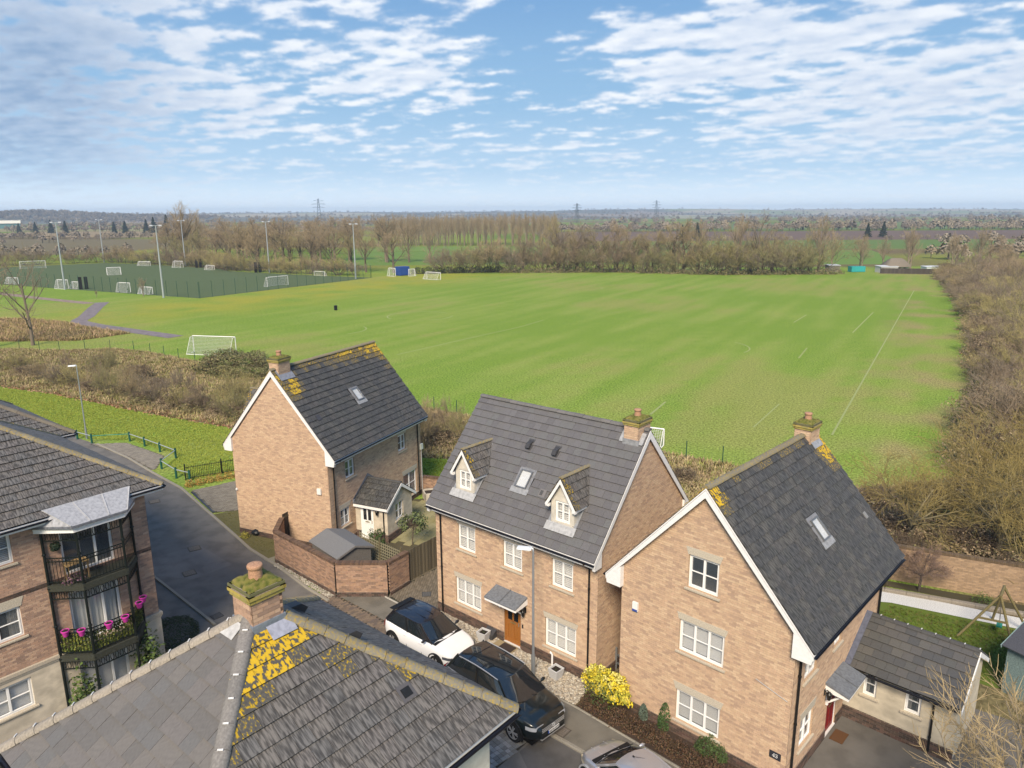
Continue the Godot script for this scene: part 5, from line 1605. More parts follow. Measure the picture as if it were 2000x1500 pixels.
func kerb(pts: Array, called := "kerb", w := 0.13, h := 0.09, col := Color(0.30, 0.275, 0.23)) -> void:
	# a run of kerb stones, each its own piece
	var k := Node3D.new()
	k.name = numbered(called)
	add_child(k)
	k.set_meta("kind", "structure")
	var g := G.new(); g.prism([P(-0.5, 0, -w / 2), P(-0.5, h, -w / 2), P(-0.5, h, w / 2 - 0.03), P(-0.5, h - 0.03, w / 2), P(-0.5, 0, w / 2)], P(1.0, 0, 0), col)
	var m := g.mesh(M.concrete)
	for j in pts.size() - 1:
		var a := P(pts[j][0], 0, pts[j][1]); var b := P(pts[j + 1][0], 0, pts[j + 1][1])
		var n := maxi(1, int(round(a.distance_to(b) / 0.9)))
		var x := (b - a).normalized()
		for s in n:
			var l := a.distance_to(b) / n
			part("kerb_stone", m, k, Transform3D(Basis(x * (l - 0.012), Vector3.UP, x.cross(Vector3.UP)), a.lerp(b, (s + 0.5) / n) + P(0, rv(-0.004, 0.004), 0)))

# block paving laid over an outline: one MeshInstance per block for the nearest 300
func paving(called: String, poly: Array, yaw: float, bw: float, bd: float, cols: Array, y: float, bed: Color, keep := 300, bond := true, th := 0.02) -> void:
	var base := flat(called, poly, y, M.concrete, bed)
	var pv := PackedVector2Array()
	var lo := Vector2(1e9, 1e9); var hi := -lo
	for p in poly:
		var q := Vector2(p[0], p[1]).rotated(yaw); pv.push_back(q); lo = lo.min(q); hi = hi.max(q)
	var recs := []
	var r := 0
	var v := lo.y + bd / 2
	while v < hi.y:
		var u := lo.x + (bw / 2 if (bond and r % 2) else 0.0) + bw / 2
		while u < hi.x:
			if Geometry2D.is_point_in_polygon(Vector2(u - bw * 0.3, v), pv) and Geometry2D.is_point_in_polygon(Vector2(u + bw * 0.3, v), pv):
				var w := Vector2(u, v).rotated(-yaw)
				recs.append([w, (P(w.x, 0, w.y) - CAM).length_squared()])
			u += bw
		v += bd
		r += 1
	recs.sort_custom(func(a, b): return a[1] < b[1])
	var ms := []
	var bs := Basis(Vector3.UP, yaw)
	for c in cols:
		var g := G.new()
		g.box(P(0, th / 2, 0), P(bw - 0.012, th, bd - 0.012), c, bs)
		ms.append(g)
	var mm := []
	for g in ms: mm.append(g.mesh(M.paver))
	var rest := G.new()
	for k in recs.size():
		var j := rng.randi() % cols.size()
		var p := P(recs[k][0].x, y + rv(-0.003, 0.002), recs[k][0].y)
		if k < keep: part("paver", mm[j], base, Transform3D(Basis.IDENTITY, p))
		else: rest.add(ms[j], Transform3D(Basis.IDENTITY, p))
	if rest.v.size(): part("pavers", rest.mesh(M.paver), base).set_meta("kind", "stuff")

func pebbles(called: String, label: String, poly: Array, n: int, size: float, seedv: int, cols: Array) -> void:
	rng.seed = seedv
	var g := G.new()
	var pr := []
	for k in 4: pr.append(Vector2(sin(PI * k / 3.0) * 0.5, -cos(PI * k / 3.0) * 0.33))
	g.lathe(Vector3.ZERO, pr, 6, W1)
	var mm := MultiMesh.new()
	mm.transform_format = MultiMesh.TRANSFORM_3D
	mm.use_colors = true
	mm.mesh = g.mesh(M.pebble)
	var pv := PackedVector2Array(); var lo := Vector2(1e9, 1e9); var hi := -lo
	for p in poly:
		var q := Vector2(p[0], p[1]); pv.push_back(q); lo = lo.min(q); hi = hi.max(q)
	mm.instance_count = n
	var k := 0
	while k < n:
		var q := Vector2(rv(lo.x, hi.x), rv(lo.y, hi.y))
		if not Geometry2D.is_point_in_polygon(q, pv): continue
		var s := size * rv(0.6, 1.5)
		mm.set_instance_transform(k, Transform3D(Basis.from_euler(P(rv(-0.5, 0.5), rv(0, TAU), rv(-0.5, 0.5))).scaled(P(s, s * rv(0.7, 1), s * rv(0.7, 1.1))), P(q.x, 0.03 + rv(0, 0.03), q.y)))
		mm.set_instance_color(k, (cols[rng.randi() % cols.size()] as Color) * rv(0.8, 1.15))
		k += 1
	var o := MultiMeshInstance3D.new()
	o.name = numbered(called); o.multimesh = mm
	add_child(o)
	tag(o, label, "pebbles")
	o.set_meta("kind", "stuff")

func make_street() -> void:
	var road := [S(25, 3.1), S(7, 3.1), S(-5, 2.9)] + ROAD_E + [[-50, -59], [-40.5, -53.5], [-34.5, -49], [-30.5, -45.6], [-27, -42.3], [-24, -39.2], [-20.5, -35.3], [-17.17, -32.01], S(-6.4, 6.95), S(25, 6.9)]
	flat("road", road, 0.012, M.asphalt, Color(0.185, 0.174, 0.158))
	# patched and older surfacing
	flat("road_patch", [[-17.4, -32.3], [-15.3, -31.9], [-14.0, -33.4], [-16.6, -35.6], [-18.6, -33.9]], 0.016, M.asphalt, Color(0.215, 0.203, 0.186))
	flat("road_patch", [S(8.3, 3.2), S(13, 3.25), S(13, 5.2), S(9.3, 5.0), S(8.3, 4.4)], 0.016, M.asphalt, Color(0.135, 0.129, 0.12))
	# footway in front of the houses, raised behind the kerb
	var fw := Color(0.20, 0.185, 0.155)
	flat("pavement", [S(-4.6, 2.1), S(-2.7, 0.78), S(0, 0.8), S(0, 1.36), S(25, 1.75), S(25, 3.1), S(7.0, 3.1), S(7.0, 2.1)], 0.02, M.asphalt, fw)
	flat("pavement", [[-17.17, -32.01], S(-6.4, 6.95), S(25, 6.9), S(25, 9.2), S(-6.4, 9.0), [-15.5, -28.6], [-19.0, -30.6], [-24.0, -36.0], [-30, -42], [-31.5, -45.4], [-27, -42.3], [-24, -39.2], [-20.5, -35.3]], 0.02, M.asphalt, Color(0.165, 0.157, 0.147))
	kerb([S(8.25, 3.12), S(25, 3.2)])
	kerb([[-31.65, -53.15], [-27.62, -49.86], [-24.24, -46.63], [-21.08, -43.76], [-18.25, -40.42], [-16.06, -37.86], [-13.63, -34.97], [-11.76, -33.25], [-9.6, -30.94], [-8.31, -29.75]])
	kerb([S(-6.4, 6.95), [-17.17, -32.01], [-20.5, -35.3], [-24, -39.2], [-27, -42.3]])
	kerb([S(-0.05, 1.36), S(3.6, 1.40)], "edging", 0.06, 0.05); kerb([S(4.65, 1.42), S(8.5, 1.45), S(12.6, 1.75), S(16, 1.95)], "edging", 0.06, 0.05)
	kerb([S(-2.68, 0.79), S(-0.1, 0.82)], "edging", 0.07, 0.045, Color(0.42, 0.40, 0.36))
	var brown := [Color(0.20, 0.15, 0.11), Color(0.17, 0.13, 0.10), Color(0.23, 0.175, 0.125), Color(0.15, 0.12, 0.10)]
	var grey := [Color(0.24, 0.215, 0.17), Color(0.20, 0.18, 0.145), Color(0.27, 0.24, 0.195)]
	paving("block_strip", [S(-5.0, 2.12), S(7.0, 2.12), S(7.0, 2.88), S(-5.3, 2.88)], -SYAW, 0.21, 0.11, brown, 0.024, Color(0.05, 0.045, 0.035), 200)
	paving("sett_strip", [S(7.0, 3.12), S(8.22, 3.12), S(8.22, 6.9), S(7.0, 6.9)], -SYAW, 0.165, 0.165, [Color(0.25, 0.245, 0.235), Color(0.21, 0.205, 0.195), Color(0.30, 0.29, 0.28), Color(0.18, 0.17, 0.16)], 0.018, Color(0.045, 0.042, 0.035), 200, false, 0.03)
	paving("block_drive", [S(-2.65, 0.72), S(-0.12, 0.75), S(-0.12, -4.6), S(-2.95, -4.4), S(-2.8, -0.75)], -SYAW + PI / 4, 0.21, 0.11, [Color(0.19, 0.16, 0.12), Color(0.165, 0.14, 0.105), Color(0.22, 0.185, 0.14)], 0.024, Color(0.05, 0.048, 0.035), 300)
	paving("block_bay", [[-32.24, -53.16], [-29.6, -53.5], [-25.2, -50.3], [-24.5, -47.5], [-24.7, -47.3], [-27.8, -50.2]], 0.7, 0.22, 0.11, [Color(0.27, 0.24, 0.195), Color(0.23, 0.205, 0.17), Color(0.30, 0.27, 0.22)], 0.018, Color(0.07, 0.065, 0.05), 100)
	paving("block_drive", [[-20.3, -43.4], [-17.9, -45.2], [-15.2, -40.7], [-16.1, -40.2], [-17.46, -39.9]], 0.6, 0.21, 0.11, grey, 0.024, Color(0.05, 0.05, 0.035), 150)
	# drive and verge beside the left house
	flat("verge", [[-17.5, -39.6], [-16.1, -40.3], [-14.9, -37.3], [-11.9, -35.9], [-11.8, -33.6], [-13.55, -34.9], [-16.0, -37.8]], 0.02, M.soil, Color(0.15, 0.14, 0.06))
	tufts("verge_grass", "thin mossy grass on the verge beside the left house", 3500, [[-17.3, -39.6], [-16.2, -40.1], [-14.9, -37.3], [-12.6, -36.1], [-12.3, -34.4], [-13.6, -35.2], [-15.9, -37.9]], [Color(0.17, 0.175, 0.05), Color(0.21, 0.18, 0.09), Color(0.12, 0.14, 0.04)], 0.07, M.grass, 51)
	pebbles("gravel_strip", "pale pebbles in the narrow strip below the garden wall", [[-11.6, -33.6], [-8.1, -30.35], [-8.35, -30.0], [-11.9, -33.2]], 1500, 0.055, 53, [Color(0.36, 0.33, 0.27), Color(0.28, 0.25, 0.20), Color(0.45, 0.42, 0.36)])
	for e in [[[-12.58, -33.85], [-11.97, -34.4], [-11.72, -33.85], [-12.15, -33.5]]]:
		flat("paving_slab", e, 0.03, M.concrete, Color(0.30, 0.28, 0.21))
	var gp := [S(-0.1, 0.05), S(3.65, 0.05), S(3.65, 1.33), S(-0.02, 1.33)]
	var gp2 := [S(4.62, 0.05), S(8.2, 0.05), S(8.35, 1.38), S(4.65, 1.36)]
	flat("gravel_bed", gp, 0.022, M.soil, Color(0.24, 0.21, 0.165)); flat("gravel_bed", gp2, 0.022, M.soil, Color(0.24, 0.21, 0.165))
	var pc := [Color(0.42, 0.38, 0.31), Color(0.34, 0.30, 0.24), Color(0.50, 0.47, 0.40), Color(0.27, 0.24, 0.20), Color(0.44, 0.37, 0.28)]
	pebbles("gravel", "pale rounded pebbles in the front garden left of the oak door", gp, 4200, 0.075, 55, pc)
	pebbles("gravel", "pale rounded pebbles in the front garden right of the oak door", gp2, 4200, 0.075, 57, pc)
	var slab := G.new()
	for k in 2: slab.box(S3(3.88 + k * 0.5, 0.05, 0.7), P(0.485, 0.06, 1.25), Color(0.36, 0.29, 0.17), Basis(Vector3.UP, SYAW))
	tag(part("door_step", slab.mesh(M.stone), self), "yellow stone slab path leading to the oak front door", "step")
	var mat := G.new(); mat.box(Vector3.ZERO, P(0.62, 0.015, 0.42), Color(0.045, 0.035, 0.03))
	tag(part("doormat", mat.mesh(M.cloth), self, Transform3D(Basis(Vector3.UP, SYAW), S3(4.27, 0.092, 0.33))), "dark doormat in front of the oak front door", "doormat")
	# covers and drains set in the street
	cover("manhole_cover", "square manhole cover in the pavement by the black car", S3(8.76, 0.026, 2.76), SYAW, 0.5, Color(0.17, 0.15, 0.13))
	cover("manhole_cover", "dark inspection cover in the block drive beside the middle house", S3(-1.35, 0.05, -0.55), SYAW + 0.78, 0.42, Color(0.10, 0.10, 0.10))
	cover("manhole_cover", "manhole cover in the road nearest the left block's corner", P(-15.76, 0.022, -32.5), 0.65, 0.6, Color(0.20, 0.17, 0.135))
	cover("manhole_cover", "manhole cover in the middle of the road, between two others", P(-16.65, 0.022, -35.19), 0.6, 0.6, Color(0.20, 0.17, 0.135))
	cover("manhole_cover", "farthest manhole cover in the road, by the paved drive", P(-21.81, 0.022, -41.65), 0.6, 0.6, Color(0.20, 0.17, 0.135))
	cover("drain_grate", "slotted drain grate in the gutter below the garden wall", P(-9.05, 0.022, -29.9), -0.8, 0.45, Color(0.05, 0.05, 0.05))
	cover("drain_grate", "slotted drain grate at the kerb behind the foreground chimney", P(-12.9, 0.022, -28.6), -0.75, 0.45, Color(0.06, 0.06, 0.06))
	var ch := G.new(); ch.bar(P(-20.2, 0.03, -43.2), P(-17.5, 0.03, -39.9), 0.16, 0.02, Color(0.02, 0.02, 0.022))
	tag(part("drainage_channel", ch.mesh(M.black), self), "black drainage channel across the mouth of the paved drive", "drain")
	var yard := [P(0, 0, 0)]
	flat("yard", [[8.0, -18.45], [13.45, -24.2], [19.5, -19.8], [16, -10], [7.0, -13], [7.2, -17.5]], 0.01, M.asphalt, Color(0.17, 0.16, 0.145))

func cover(called: String, label: String, p: Vector3, yaw: float, s: float, col: Color) -> void:
	var g := G.new()
	g.box(Vector3.ZERO, P(s, 0.012, s), col * 0.6)
	var n := 5
	if called == "drain_grate":
		for k in 5: g.box(P(-s * 0.4 + k * s * 0.2, 0.008, 0), P(s * 0.1, 0.012, s * 0.9), col * 2.2)
	else:
		g.box(P(0, 0.005, 0), P(s * 0.86, 0.012, s * 0.86), col)
		for x in n:
			for z in n: g.box(P((x - 2) * s * 0.16, 0.013, (z - 2) * s * 0.16), P(s * 0.09, 0.006, s * 0.09), col * 1.3)
	tag(part(called, g.mesh(M.concrete), self, Transform3D(Basis(Vector3.UP, yaw), p)), label, "drain" if called == "drain_grate" else "manhole cover")

func brick_run(called: String, label: String, pts: Array, h: float, pal: Array, plinth := 0.0) -> Node3D:
	# garden wall with a brick-on-edge coping, along ground points
	var root := thing(called, label, "wall", P(pts[0][0], 0, pts[0][1]))
	var gm := G.new(); var recs := []
	var cop := G.new()
	cop.box(P(0, 0.055, 0), P(0.066, 0.11, 0.26), W1)
	var cm := []
	for c in pal:
		var g := G.new(); g.box(P(0, 0.055, 0), P(0.066, 0.11, 0.26), c * 0.42); cm.append(g.mesh(M.brick))
	var count := 0
	for j in pts.size() - 1:
		var a := P(pts[j][0] - pts[0][0], 0, pts[j][1] - pts[0][1]); var b := P(pts[j + 1][0] - pts[0][0], 0, pts[j + 1][1] - pts[0][1])
		var l := a.distance_to(b)
		var x := (b - a).normalized()
		for side in [0, 1]:
			var bx := x if side == 0 else -x
			var z := bx.cross(Vector3.UP)
			wall(gm, recs, Transform3D(Basis(bx, Vector3.UP, z), (a if side == 0 else b) + z * 0.11), l, 0, h, 99, 100, [], pal, plinth, [], MORT * 0.7)
		gm.box((a + b) / 2 + P(0, h - 0.01, 0), P(l, 0.02, 0.22), MORT * 0.5, Basis(x, Vector3.UP, x.cross(Vector3.UP)))
		var n := int(l / 0.075)
		for k in n:
			if count >= 290: break
			part("coping_brick", cm[rng.randi() % cm.size()], root, Transform3D(Basis(x, Vector3.UP, x.cross(Vector3.UP)), a.lerp(b, (k + 0.5) / n) + P(0, h, 0)))
			count += 1
	var w := part("wall_face", gm.mesh(M.mortar), root)
	lay_bricks(w, recs, root.transform, 290)
	return root

func board_fence(called: String, label: String, a: Vector3, b: Vector3, h: float, bw: float, col: Color, rails := true) -> void:
	var root := thing(called, label, "fence", a)
	var d := b - a
	var n := int(d.length() / bw)
	var x := d.normalized()
	var ms := []
	for k in 4:
		var g := G.new(); g.box(P(0, h / 2, 0), P(bw * 1.0, h, 0.018), col * rv(0.75, 1.2)); ms.append(g.mesh(M.wood))
	var bs := Basis(x, Vector3.UP, x.cross(Vector3.UP))
	for k in n:
		part("board", ms[rng.randi() % 4], root, Transform3D(bs, x * bw * (k + 0.5) + bs.z * (0.008 if k % 2 else -0.008) + P(0, rv(0.03, 0.06), 0)))
	var r := G.new()
	for y in [0.3, h - 0.3]: r.bar(P(0, y, 0) - bs.z * 0.045, d + P(0, y, 0) - bs.z * 0.045, 0.04, 0.07, col * 0.8)
	part("rail", r.mesh(M.wood), root)
	var c := G.new(); c.bar(P(0, 0.02, 0), d + P(0, 0.02, 0), 0.05, 0.12, Color(0.22, 0.19, 0.13))
	part("gravel_board", c.mesh(M.concrete), root)

func street_lamp(label: String, p: Vector3, h: float, yaw: float) -> void:
	var root := thing("street_lamp", label, "street lamp", p, yaw)
	var g := G.new()
	g.tube([P(0, 0, 0), P(0, 0.9, 0)], [0.075, 0.075], 10, Color(0.36, 0.39, 0.42))
	g.tube([P(0, 0.9, 0), P(0, 0.96, 0), P(0, h, 0)], [0.075, 0.05, 0.038], 10, Color(0.38, 0.41, 0.45))
	part("column", g.mesh(M.metal), root)
	var a := G.new()
	a.tube([P(0, h - 0.05, 0), P(0.02, h + 0.06, 0), P(0.16, h + 0.07, 0)], [0.04, 0.04, 0.035], 8, Color(0.5, 0.52, 0.54))
	part("bracket", a.mesh(M.metal), root)
	var l := G.new()
	l.prism([P(0.05, h + 0.02, -0.11), P(0.05, h + 0.1, -0.07), P(0.05, h + 0.1, 0.07), P(0.05, h + 0.02, 0.11)], P(0.55, -0.04, 0), Color(0.62, 0.66, 0.70))
	l.bb(0.12, h - 0.03, -0.08, 0.55, h + 0.0, 0.08, Color(0.7, 0.72, 0.72))
	part("lamp_head", l.mesh(M.plastic), root)
	var d := G.new(); d.box(P(0, 0.5, 0.076), P(0.09, 0.4, 0.01), Color(0.15, 0.15, 0.16))
	part("access_door", d.mesh(M.metal), root)

func planter(label: String, p: Vector3, yaw: float, s: float) -> void:
	var root := thing("planter", label, "planter", p, yaw, "")
	var g := G.new()
	var c := Color(0.62, 0.63, 0.64)
	var t := s / 2; var b := s * 0.36; var h := s * 0.95
	for k in 4:
		var bs := Basis(Vector3.UP, k * PI / 2)
		g.q(bs * P(-b, 0, b), bs * P(b, 0, b), bs * P(t, h, t), bs * P(-t, h, t), c)
		g.q(bs * P(-t, h, t), bs * P(t, h, t), bs * P(t * 0.82, h, t * 0.82), bs * P(-t * 0.82, h, t * 0.82), c)
		g.q(bs * P(-t * 0.82, h, t * 0.82), bs * P(t * 0.82, h, t * 0.82), bs * P(t * 0.75, h * 0.8, t * 0.75), bs * P(-t * 0.75, h * 0.8, t * 0.75), c * 0.9)
	part("pot", g.mesh(M.stone), root)
	var sg := G.new(); sg.box(P(0, h * 0.82, 0), P(t * 1.54, 0.02, t * 1.54), Color(0.03, 0.022, 0.016))
	part("soil", sg.mesh(M.soil), root)
	var l := G.new(); leaves(l, P(0, h * 0.87, 0), P(0.08, 0.06, 0.08), 14, 0.06, [Color(0.06, 0.09, 0.03)])
	part("seedling", l.mesh(M.leaf), root)

func make_gardens() -> void:
	rng.seed = 301
	brick_run("garden_wall", "red brick garden wall with dark coping enclosing the left house's garden", [[-12.0, -35.3], [-11.82, -33.68], [-8.03, -30.31], [-5.7, -30.28], [-4.96, -31.36]], 1.58, RED, 0.2)
	board_fence("timber_fence", "weathered close-board timber fence between brick wall and middle house", P(-4.93, 0, -31.42), P(-3.45, 0, -33.35), 1.62, 0.11, Color(0.17, 0.145, 0.10))
	board_fence("timber_fence", "short grey board fence in the gap behind the yellow shrub", P(3.28, 0, -25.15), P(3.98, 0, -24.5), 0.95, 0.11, Color(0.24, 0.25, 0.26))
	# brace gate at the far end of the wall
	var gt := thing("timber_gate", "dark ledged and braced timber gate against the left house's gable", "gate", P(-12.0, 0, -35.4), deg_to_rad(66))
	for k in 8:
		var b := G.new(); b.box(P(0.05 + k * 0.1, 0.95, 0), P(0.095, 1.7, 0.02), Color(0.075, 0.06, 0.045) * rv(0.8, 1.2))
		part("board", b.mesh(M.wood), gt)
	for e in [[P(0, 0.3, 0.025), P(0.8, 0.3, 0.025)], [P(0, 1.6, 0.025), P(0.8, 1.6, 0.025)], [P(0.05, 0.35, 0.025), P(0.75, 1.55, 0.025)]]:
		var r := G.new(); r.bar(e[0], e[1], 0.03, 0.1, Color(0.10, 0.085, 0.06))
		part("brace", r.mesh(M.wood), gt)
	# shed with a felt roof behind the wall
	var sh := thing("garden_shed", "small garden shed with grey felt roof behind the brick wall", "shed", P(-8.35, 0, -32.75), deg_to_rad(-47))
	var sw := G.new(); sw.bb(-1.25, 0, -0.88, 1.25, 1.42, 0.88, Color(0.19, 0.18, 0.165)); sw.prism([P(1.25, 1.42, -0.88), P(1.25, 1.42, 0.88), P(1.25, 1.72, 0)], P(-2.5, 0, 0), Color(0.19, 0.18, 0.165))
	part("wall", sw.mesh(M.wood), sh)
	for e in [-1.0, 1.0]:
		var rf := G.new()
		rf.prism([P(-1.35, 1.75, 0), P(1.35, 1.75, 0), P(1.35, 1.40, e * 1.02), P(-1.35, 1.40, e * 1.02)], P(0, 0.025, 0), Color(0.19, 0.195, 0.2))
		part("felt_roof", rf.mesh(M.concrete), sh)
		var fs := G.new(); fs.bar(P(1.36, 1.72, 0), P(1.36, 1.37, e * 1.03), 0.02, 0.09, Color(0.22, 0.21, 0.2))
		part("fascia", fs.mesh(M.wood), sh)
	# trellis: crossing laths
	var tr := thing("trellis_fence", "pale square trellis fence behind the small shed", "trellis", P(-7.74, 0, -34.16))
	var run := P(1.22, 0, 1.2); var run2 := P(1.2, 0, 1.0)
	for e in [[Vector3.ZERO, run], [run, run2]]:
		var o: Vector3 = e[0]; var d: Vector3 = e[1]; var x := d.normalized()
		var n := int(d.length() / 0.14)
		var lg := G.new(); lg.box(P(0, 0.75, 0), P(0.03, 1.3, 0.014), Color(0.34, 0.31, 0.20))
		var lm := lg.mesh(M.wood)
		for k in n + 1: part("lath", lm, tr, Transform3D(Basis(x, Vector3.UP, x.cross(Vector3.UP)), o + d * (float(k) / n)))
		for k in 9:
			var hg := G.new(); hg.bar(o + P(0, 0.15 + k * 0.15, 0) + x.cross(Vector3.UP) * 0.015, o + d + P(0, 0.15 + k * 0.15, 0) + x.cross(Vector3.UP) * 0.015, 0.014, 0.03, Color(0.34, 0.31, 0.20))
			part("lath", hg.mesh(M.wood), tr)
		var pg := G.new(); pg.box(o + d + P(0, 0.8, 0), P(0.08, 1.6, 0.08), Color(0.14, 0.12, 0.07))
		part("post", pg.mesh(M.wood), tr)
	# patio slabs
	paving("patio", [[-7.3, -36.3], [-4.3, -34.8], [-2.9, -37.2], [-4.3, -42.0], [-7.0, -41.6], [-8.2, -38.6], [-6.9, -36.9]], 1.15, 0.6, 0.45, [Color(0.30, 0.27, 0.13), Color(0.33, 0.30, 0.16), Color(0.27, 0.245, 0.12)], 0.02, Color(0.10, 0.09, 0.05), 200)
	flat("garden_bed", [[-12.0, -35.5], [-11.75, -33.7], [-8.0, -30.42], [-5.75, -30.4], [-5.0, -31.4], [-3.55, -33.4], [-2.9, -36.9], [-5.0, -41.0], [-7.6, -39.5], [-9.2, -34.7]], 0.008, M.soil, Color(0.09, 0.078, 0.045))
	flat("garden_lawn", [[-9.0, -46.6], [-3.0, -45.0], [-2.8, -48.8], [-8.0, -49.4]], 0.012, M.soil, Color(0.20, 0.29, 0.03))
	tufts("lawn_grass", "bright green strip of lawn behind the left house", 5000, [[-9.0, -46.6], [-3.0, -45.0], [-2.8, -48.8], [-8.0, -49.4]], [Color(0.20, 0.30, 0.03), Color(0.27, 0.32, 0.04)], 0.10, M.grass, 61)
	flat("garden_bed", [[-6.4, -35.7], [-4.8, -33.2], [-3.6, -33.5], [-2.9, -36.9], [-4.4, -34.8], [-5.4, -35.9]], 0.014, M.soil, Color(0.10, 0.085, 0.05))
	brick_run("garden_wall", "low red brick wall at the back of the left house's patio", [[-7.2, -43.5], [-4.9, -42.75], [-2.6, -42.2]], 1.0, RED)
	for e in [["cream rendered planter box below the back patio wall", P(-5.0, 0, -41.9), 0.9, 0.5], ["small cream planter box on the patio by the middle house", P(-4.05, 0, -38.6), 0.6, 0.45]]:
		var pb := thing("planter_box", e[0], "planter", e[1], 0.3)
		var g := G.new()
		var w: float = e[2]; var h: float = e[3]
		for k in 4:
			var bs := Basis(Vector3.UP, k * PI / 2)
			g.box(bs * P(0, h / 2, w / 2 - 0.04), P(w, h, 0.08), Color(0.55, 0.50, 0.42), bs)
		part("box", g.mesh(M.render), pb)
		var sg := G.new(); sg.box(P(0, h - 0.1, 0), P(w - 0.16, 0.03, w - 0.16), Color(0.05, 0.038, 0.028))
		part("soil", sg.mesh(M.soil), pb)
	planter("square pale grey planter on the gravel left of the oak door", S3(3.15, 0.04, 0.5), SYAW + 0.1, 0.44)
	planter("square pale grey planter on the gravel right of the oak door", S3(6.9, 0.04, 0.58), SYAW - 0.1, 0.44)
	street_lamp("grey street lamp in front of the middle house", S3(6.14, 0, 1.0), 5.15, SYAW + PI + 0.35)
	street_lamp("grey street lamp on the lawn beside the green knee rail", P(-33.25, 0, -54.6), 5.8, PI)
	# green knee rail with white rails: each post its own part
	var kr := thing("knee_rail_fence", "green posts joined by white rails round the paved bay", "fence", P(-33.91, 0, -54.49))
	var kp := [[-33.91, -54.49], [-32.19, -53.42], [-29.52, -53.88], [-27.74, -52.58], [-25.94, -51.21], [-24.14, -49.79], [-24.11, -47.54], [-22.28, -45.71], [-21.14, -45.13]]
	var pg := G.new(); pg.tube([P(0, 0, 0), P(0, 0.72, 0), P(0, 0.78, 0)], [0.075, 0.075, 0.03], 8, Color(0.012, 0.085, 0.065))
	var pm := pg.mesh(M.plastic)
	for k in kp.size():
		part("post", pm, kr, at(kp[k][0] + 33.91, 0, kp[k][1] + 54.49))
		if k < kp.size() - 1:
			var r := G.new()
			r.tube([P(kp[k][0] + 33.91, 0.60, kp[k][1] + 54.49), P(kp[k + 1][0] + 33.91, 0.60, kp[k + 1][1] + 54.49)], [0.03, 0.03], 6, Color(0.55, 0.58, 0.58) if k != 1 else Color(0.02, 0.16, 0.12))
			part("rail", r.mesh(M.metal), kr)
	# black iron railing beside the left house
	var ir := thing("iron_railing", "black iron railing with upright bars left of the left house", "railing", P(-21.5, 0, -45.35))
	var i0 := Vector3.ZERO; var i1 := P(-17.6, 0, -47.6) - P(-21.5, 0, -45.35)
	var ig := G.new()
	for y in [0.12, 0.85]: ig.bar(i0 + P(0, y, 0), i1 + P(0, y, 0), 0.025, 0.03, Color(0.012, 0.012, 0.012))
	part("rail", ig.mesh(M.black), ir)
	var bg := G.new(); bg.tube([P(0, 0.02, 0), P(0, 0.95, 0)], [0.012, 0.012], 5, Color(0.012, 0.012, 0.012))
	var bm := bg.mesh(M.black)
	for k in 42: part("bar", bm, ir, Transform3D(Basis.IDENTITY, i0.lerp(i1, k / 41.0)))
	for k in 3:
		var q := G.new(); q.box(i0.lerp(i1, k / 2.0) + P(0, 0.55, 0), P(0.06, 1.1, 0.06), Color(0.012, 0.012, 0.012))
		part("post", q.mesh(M.black), ir)
	# rubbish bag
	rng.seed = 307
	var sg := G.new()
	var rows := []
	var fn := FastNoiseLite.new(); fn.seed = 2; fn.frequency = 2.2
	for y in 9:
		var row := PackedVector3Array()
		for x in 17:
			var a := -TAU * x / 16; var t := y / 8.0
			var r := 0.33 * sin(pow(t, 0.7) * PI * 0.97 + 0.09) * (1 + 0.35 * fn.get_noise_3d(cos(a), t * 2, sin(a)))
			row.push_back(P(cos(a) * r, t * 0.45, sin(a) * r))
		rows.append(row)
	sg.grid(rows, Color(0.008, 0.008, 0.009))
	tag(part("bin_bag", sg.mesh(M.black), self, at(-13.9, 0.02, -36.85)), "black rubbish bag against the left house's gable", "rubbish bag")
	# right-hand garden: lawn, white path, brick wall, swing, shed
	flat("garden_lawn", [[12.9, -26.2], [17.0, -30.0], [24, -26.5], [22, -22.5], [17.5, -23.4], [15.5, -24.9]], 0.012, M.soil, Color(0.11, 0.155, 0.022))
	tufts("lawn_grass", "dull green lawn behind the low wing of house 43", 9000, [[13.2, -26.4], [16.6, -29.1], [21.1, -26.9], [24, -25.5], [22, -22.8], [17.5, -23.6], [15.5, -25.1]], [Color(0.10, 0.15, 0.02), Color(0.16, 0.15, 0.045), Color(0.12, 0.19, 0.025)], 0.10, M.grass, 63)
	flat("garden_path", [[14.2, -29.9], [17.1, -30.4], [21.8, -27.95], [27, -25.6], [26.4, -24.6], [21.2, -27.1], [16.8, -29.35]], 0.024, M.concrete, Color(0.62, 0.62, 0.60))
	kerb([[16.2, -30.75], [21.9, -28.25], [27, -25.9]], "edging", 0.22, 0.16, Color(0.28, 0.25, 0.20))
	flat("garden_bed", [[14.5, -31.3], [17.2, -30.9], [27, -26.2], [27.4, -26.8], [17.3, -31.5]], 0.014, M.soil, Color(0.07, 0.06, 0.035))
	brick_run("garden_wall", "long brown brick wall behind the white garden path", [[14.0, -32.8], [17.2, -31.9], [28, -27.0]], 1.65, [Color(0.37, 0.26, 0.165), Color(0.33, 0.235, 0.15), Color(0.41, 0.29, 0.185), Color(0.30, 0.215, 0.14)])
	var sf := thing("swing_frame", "wooden A-frame swing on the lawn in front of the white path", "swing", P(19.6, 0, -26.6), deg_to_rad(-38))
	var wc := Color(0.20, 0.17, 0.075)
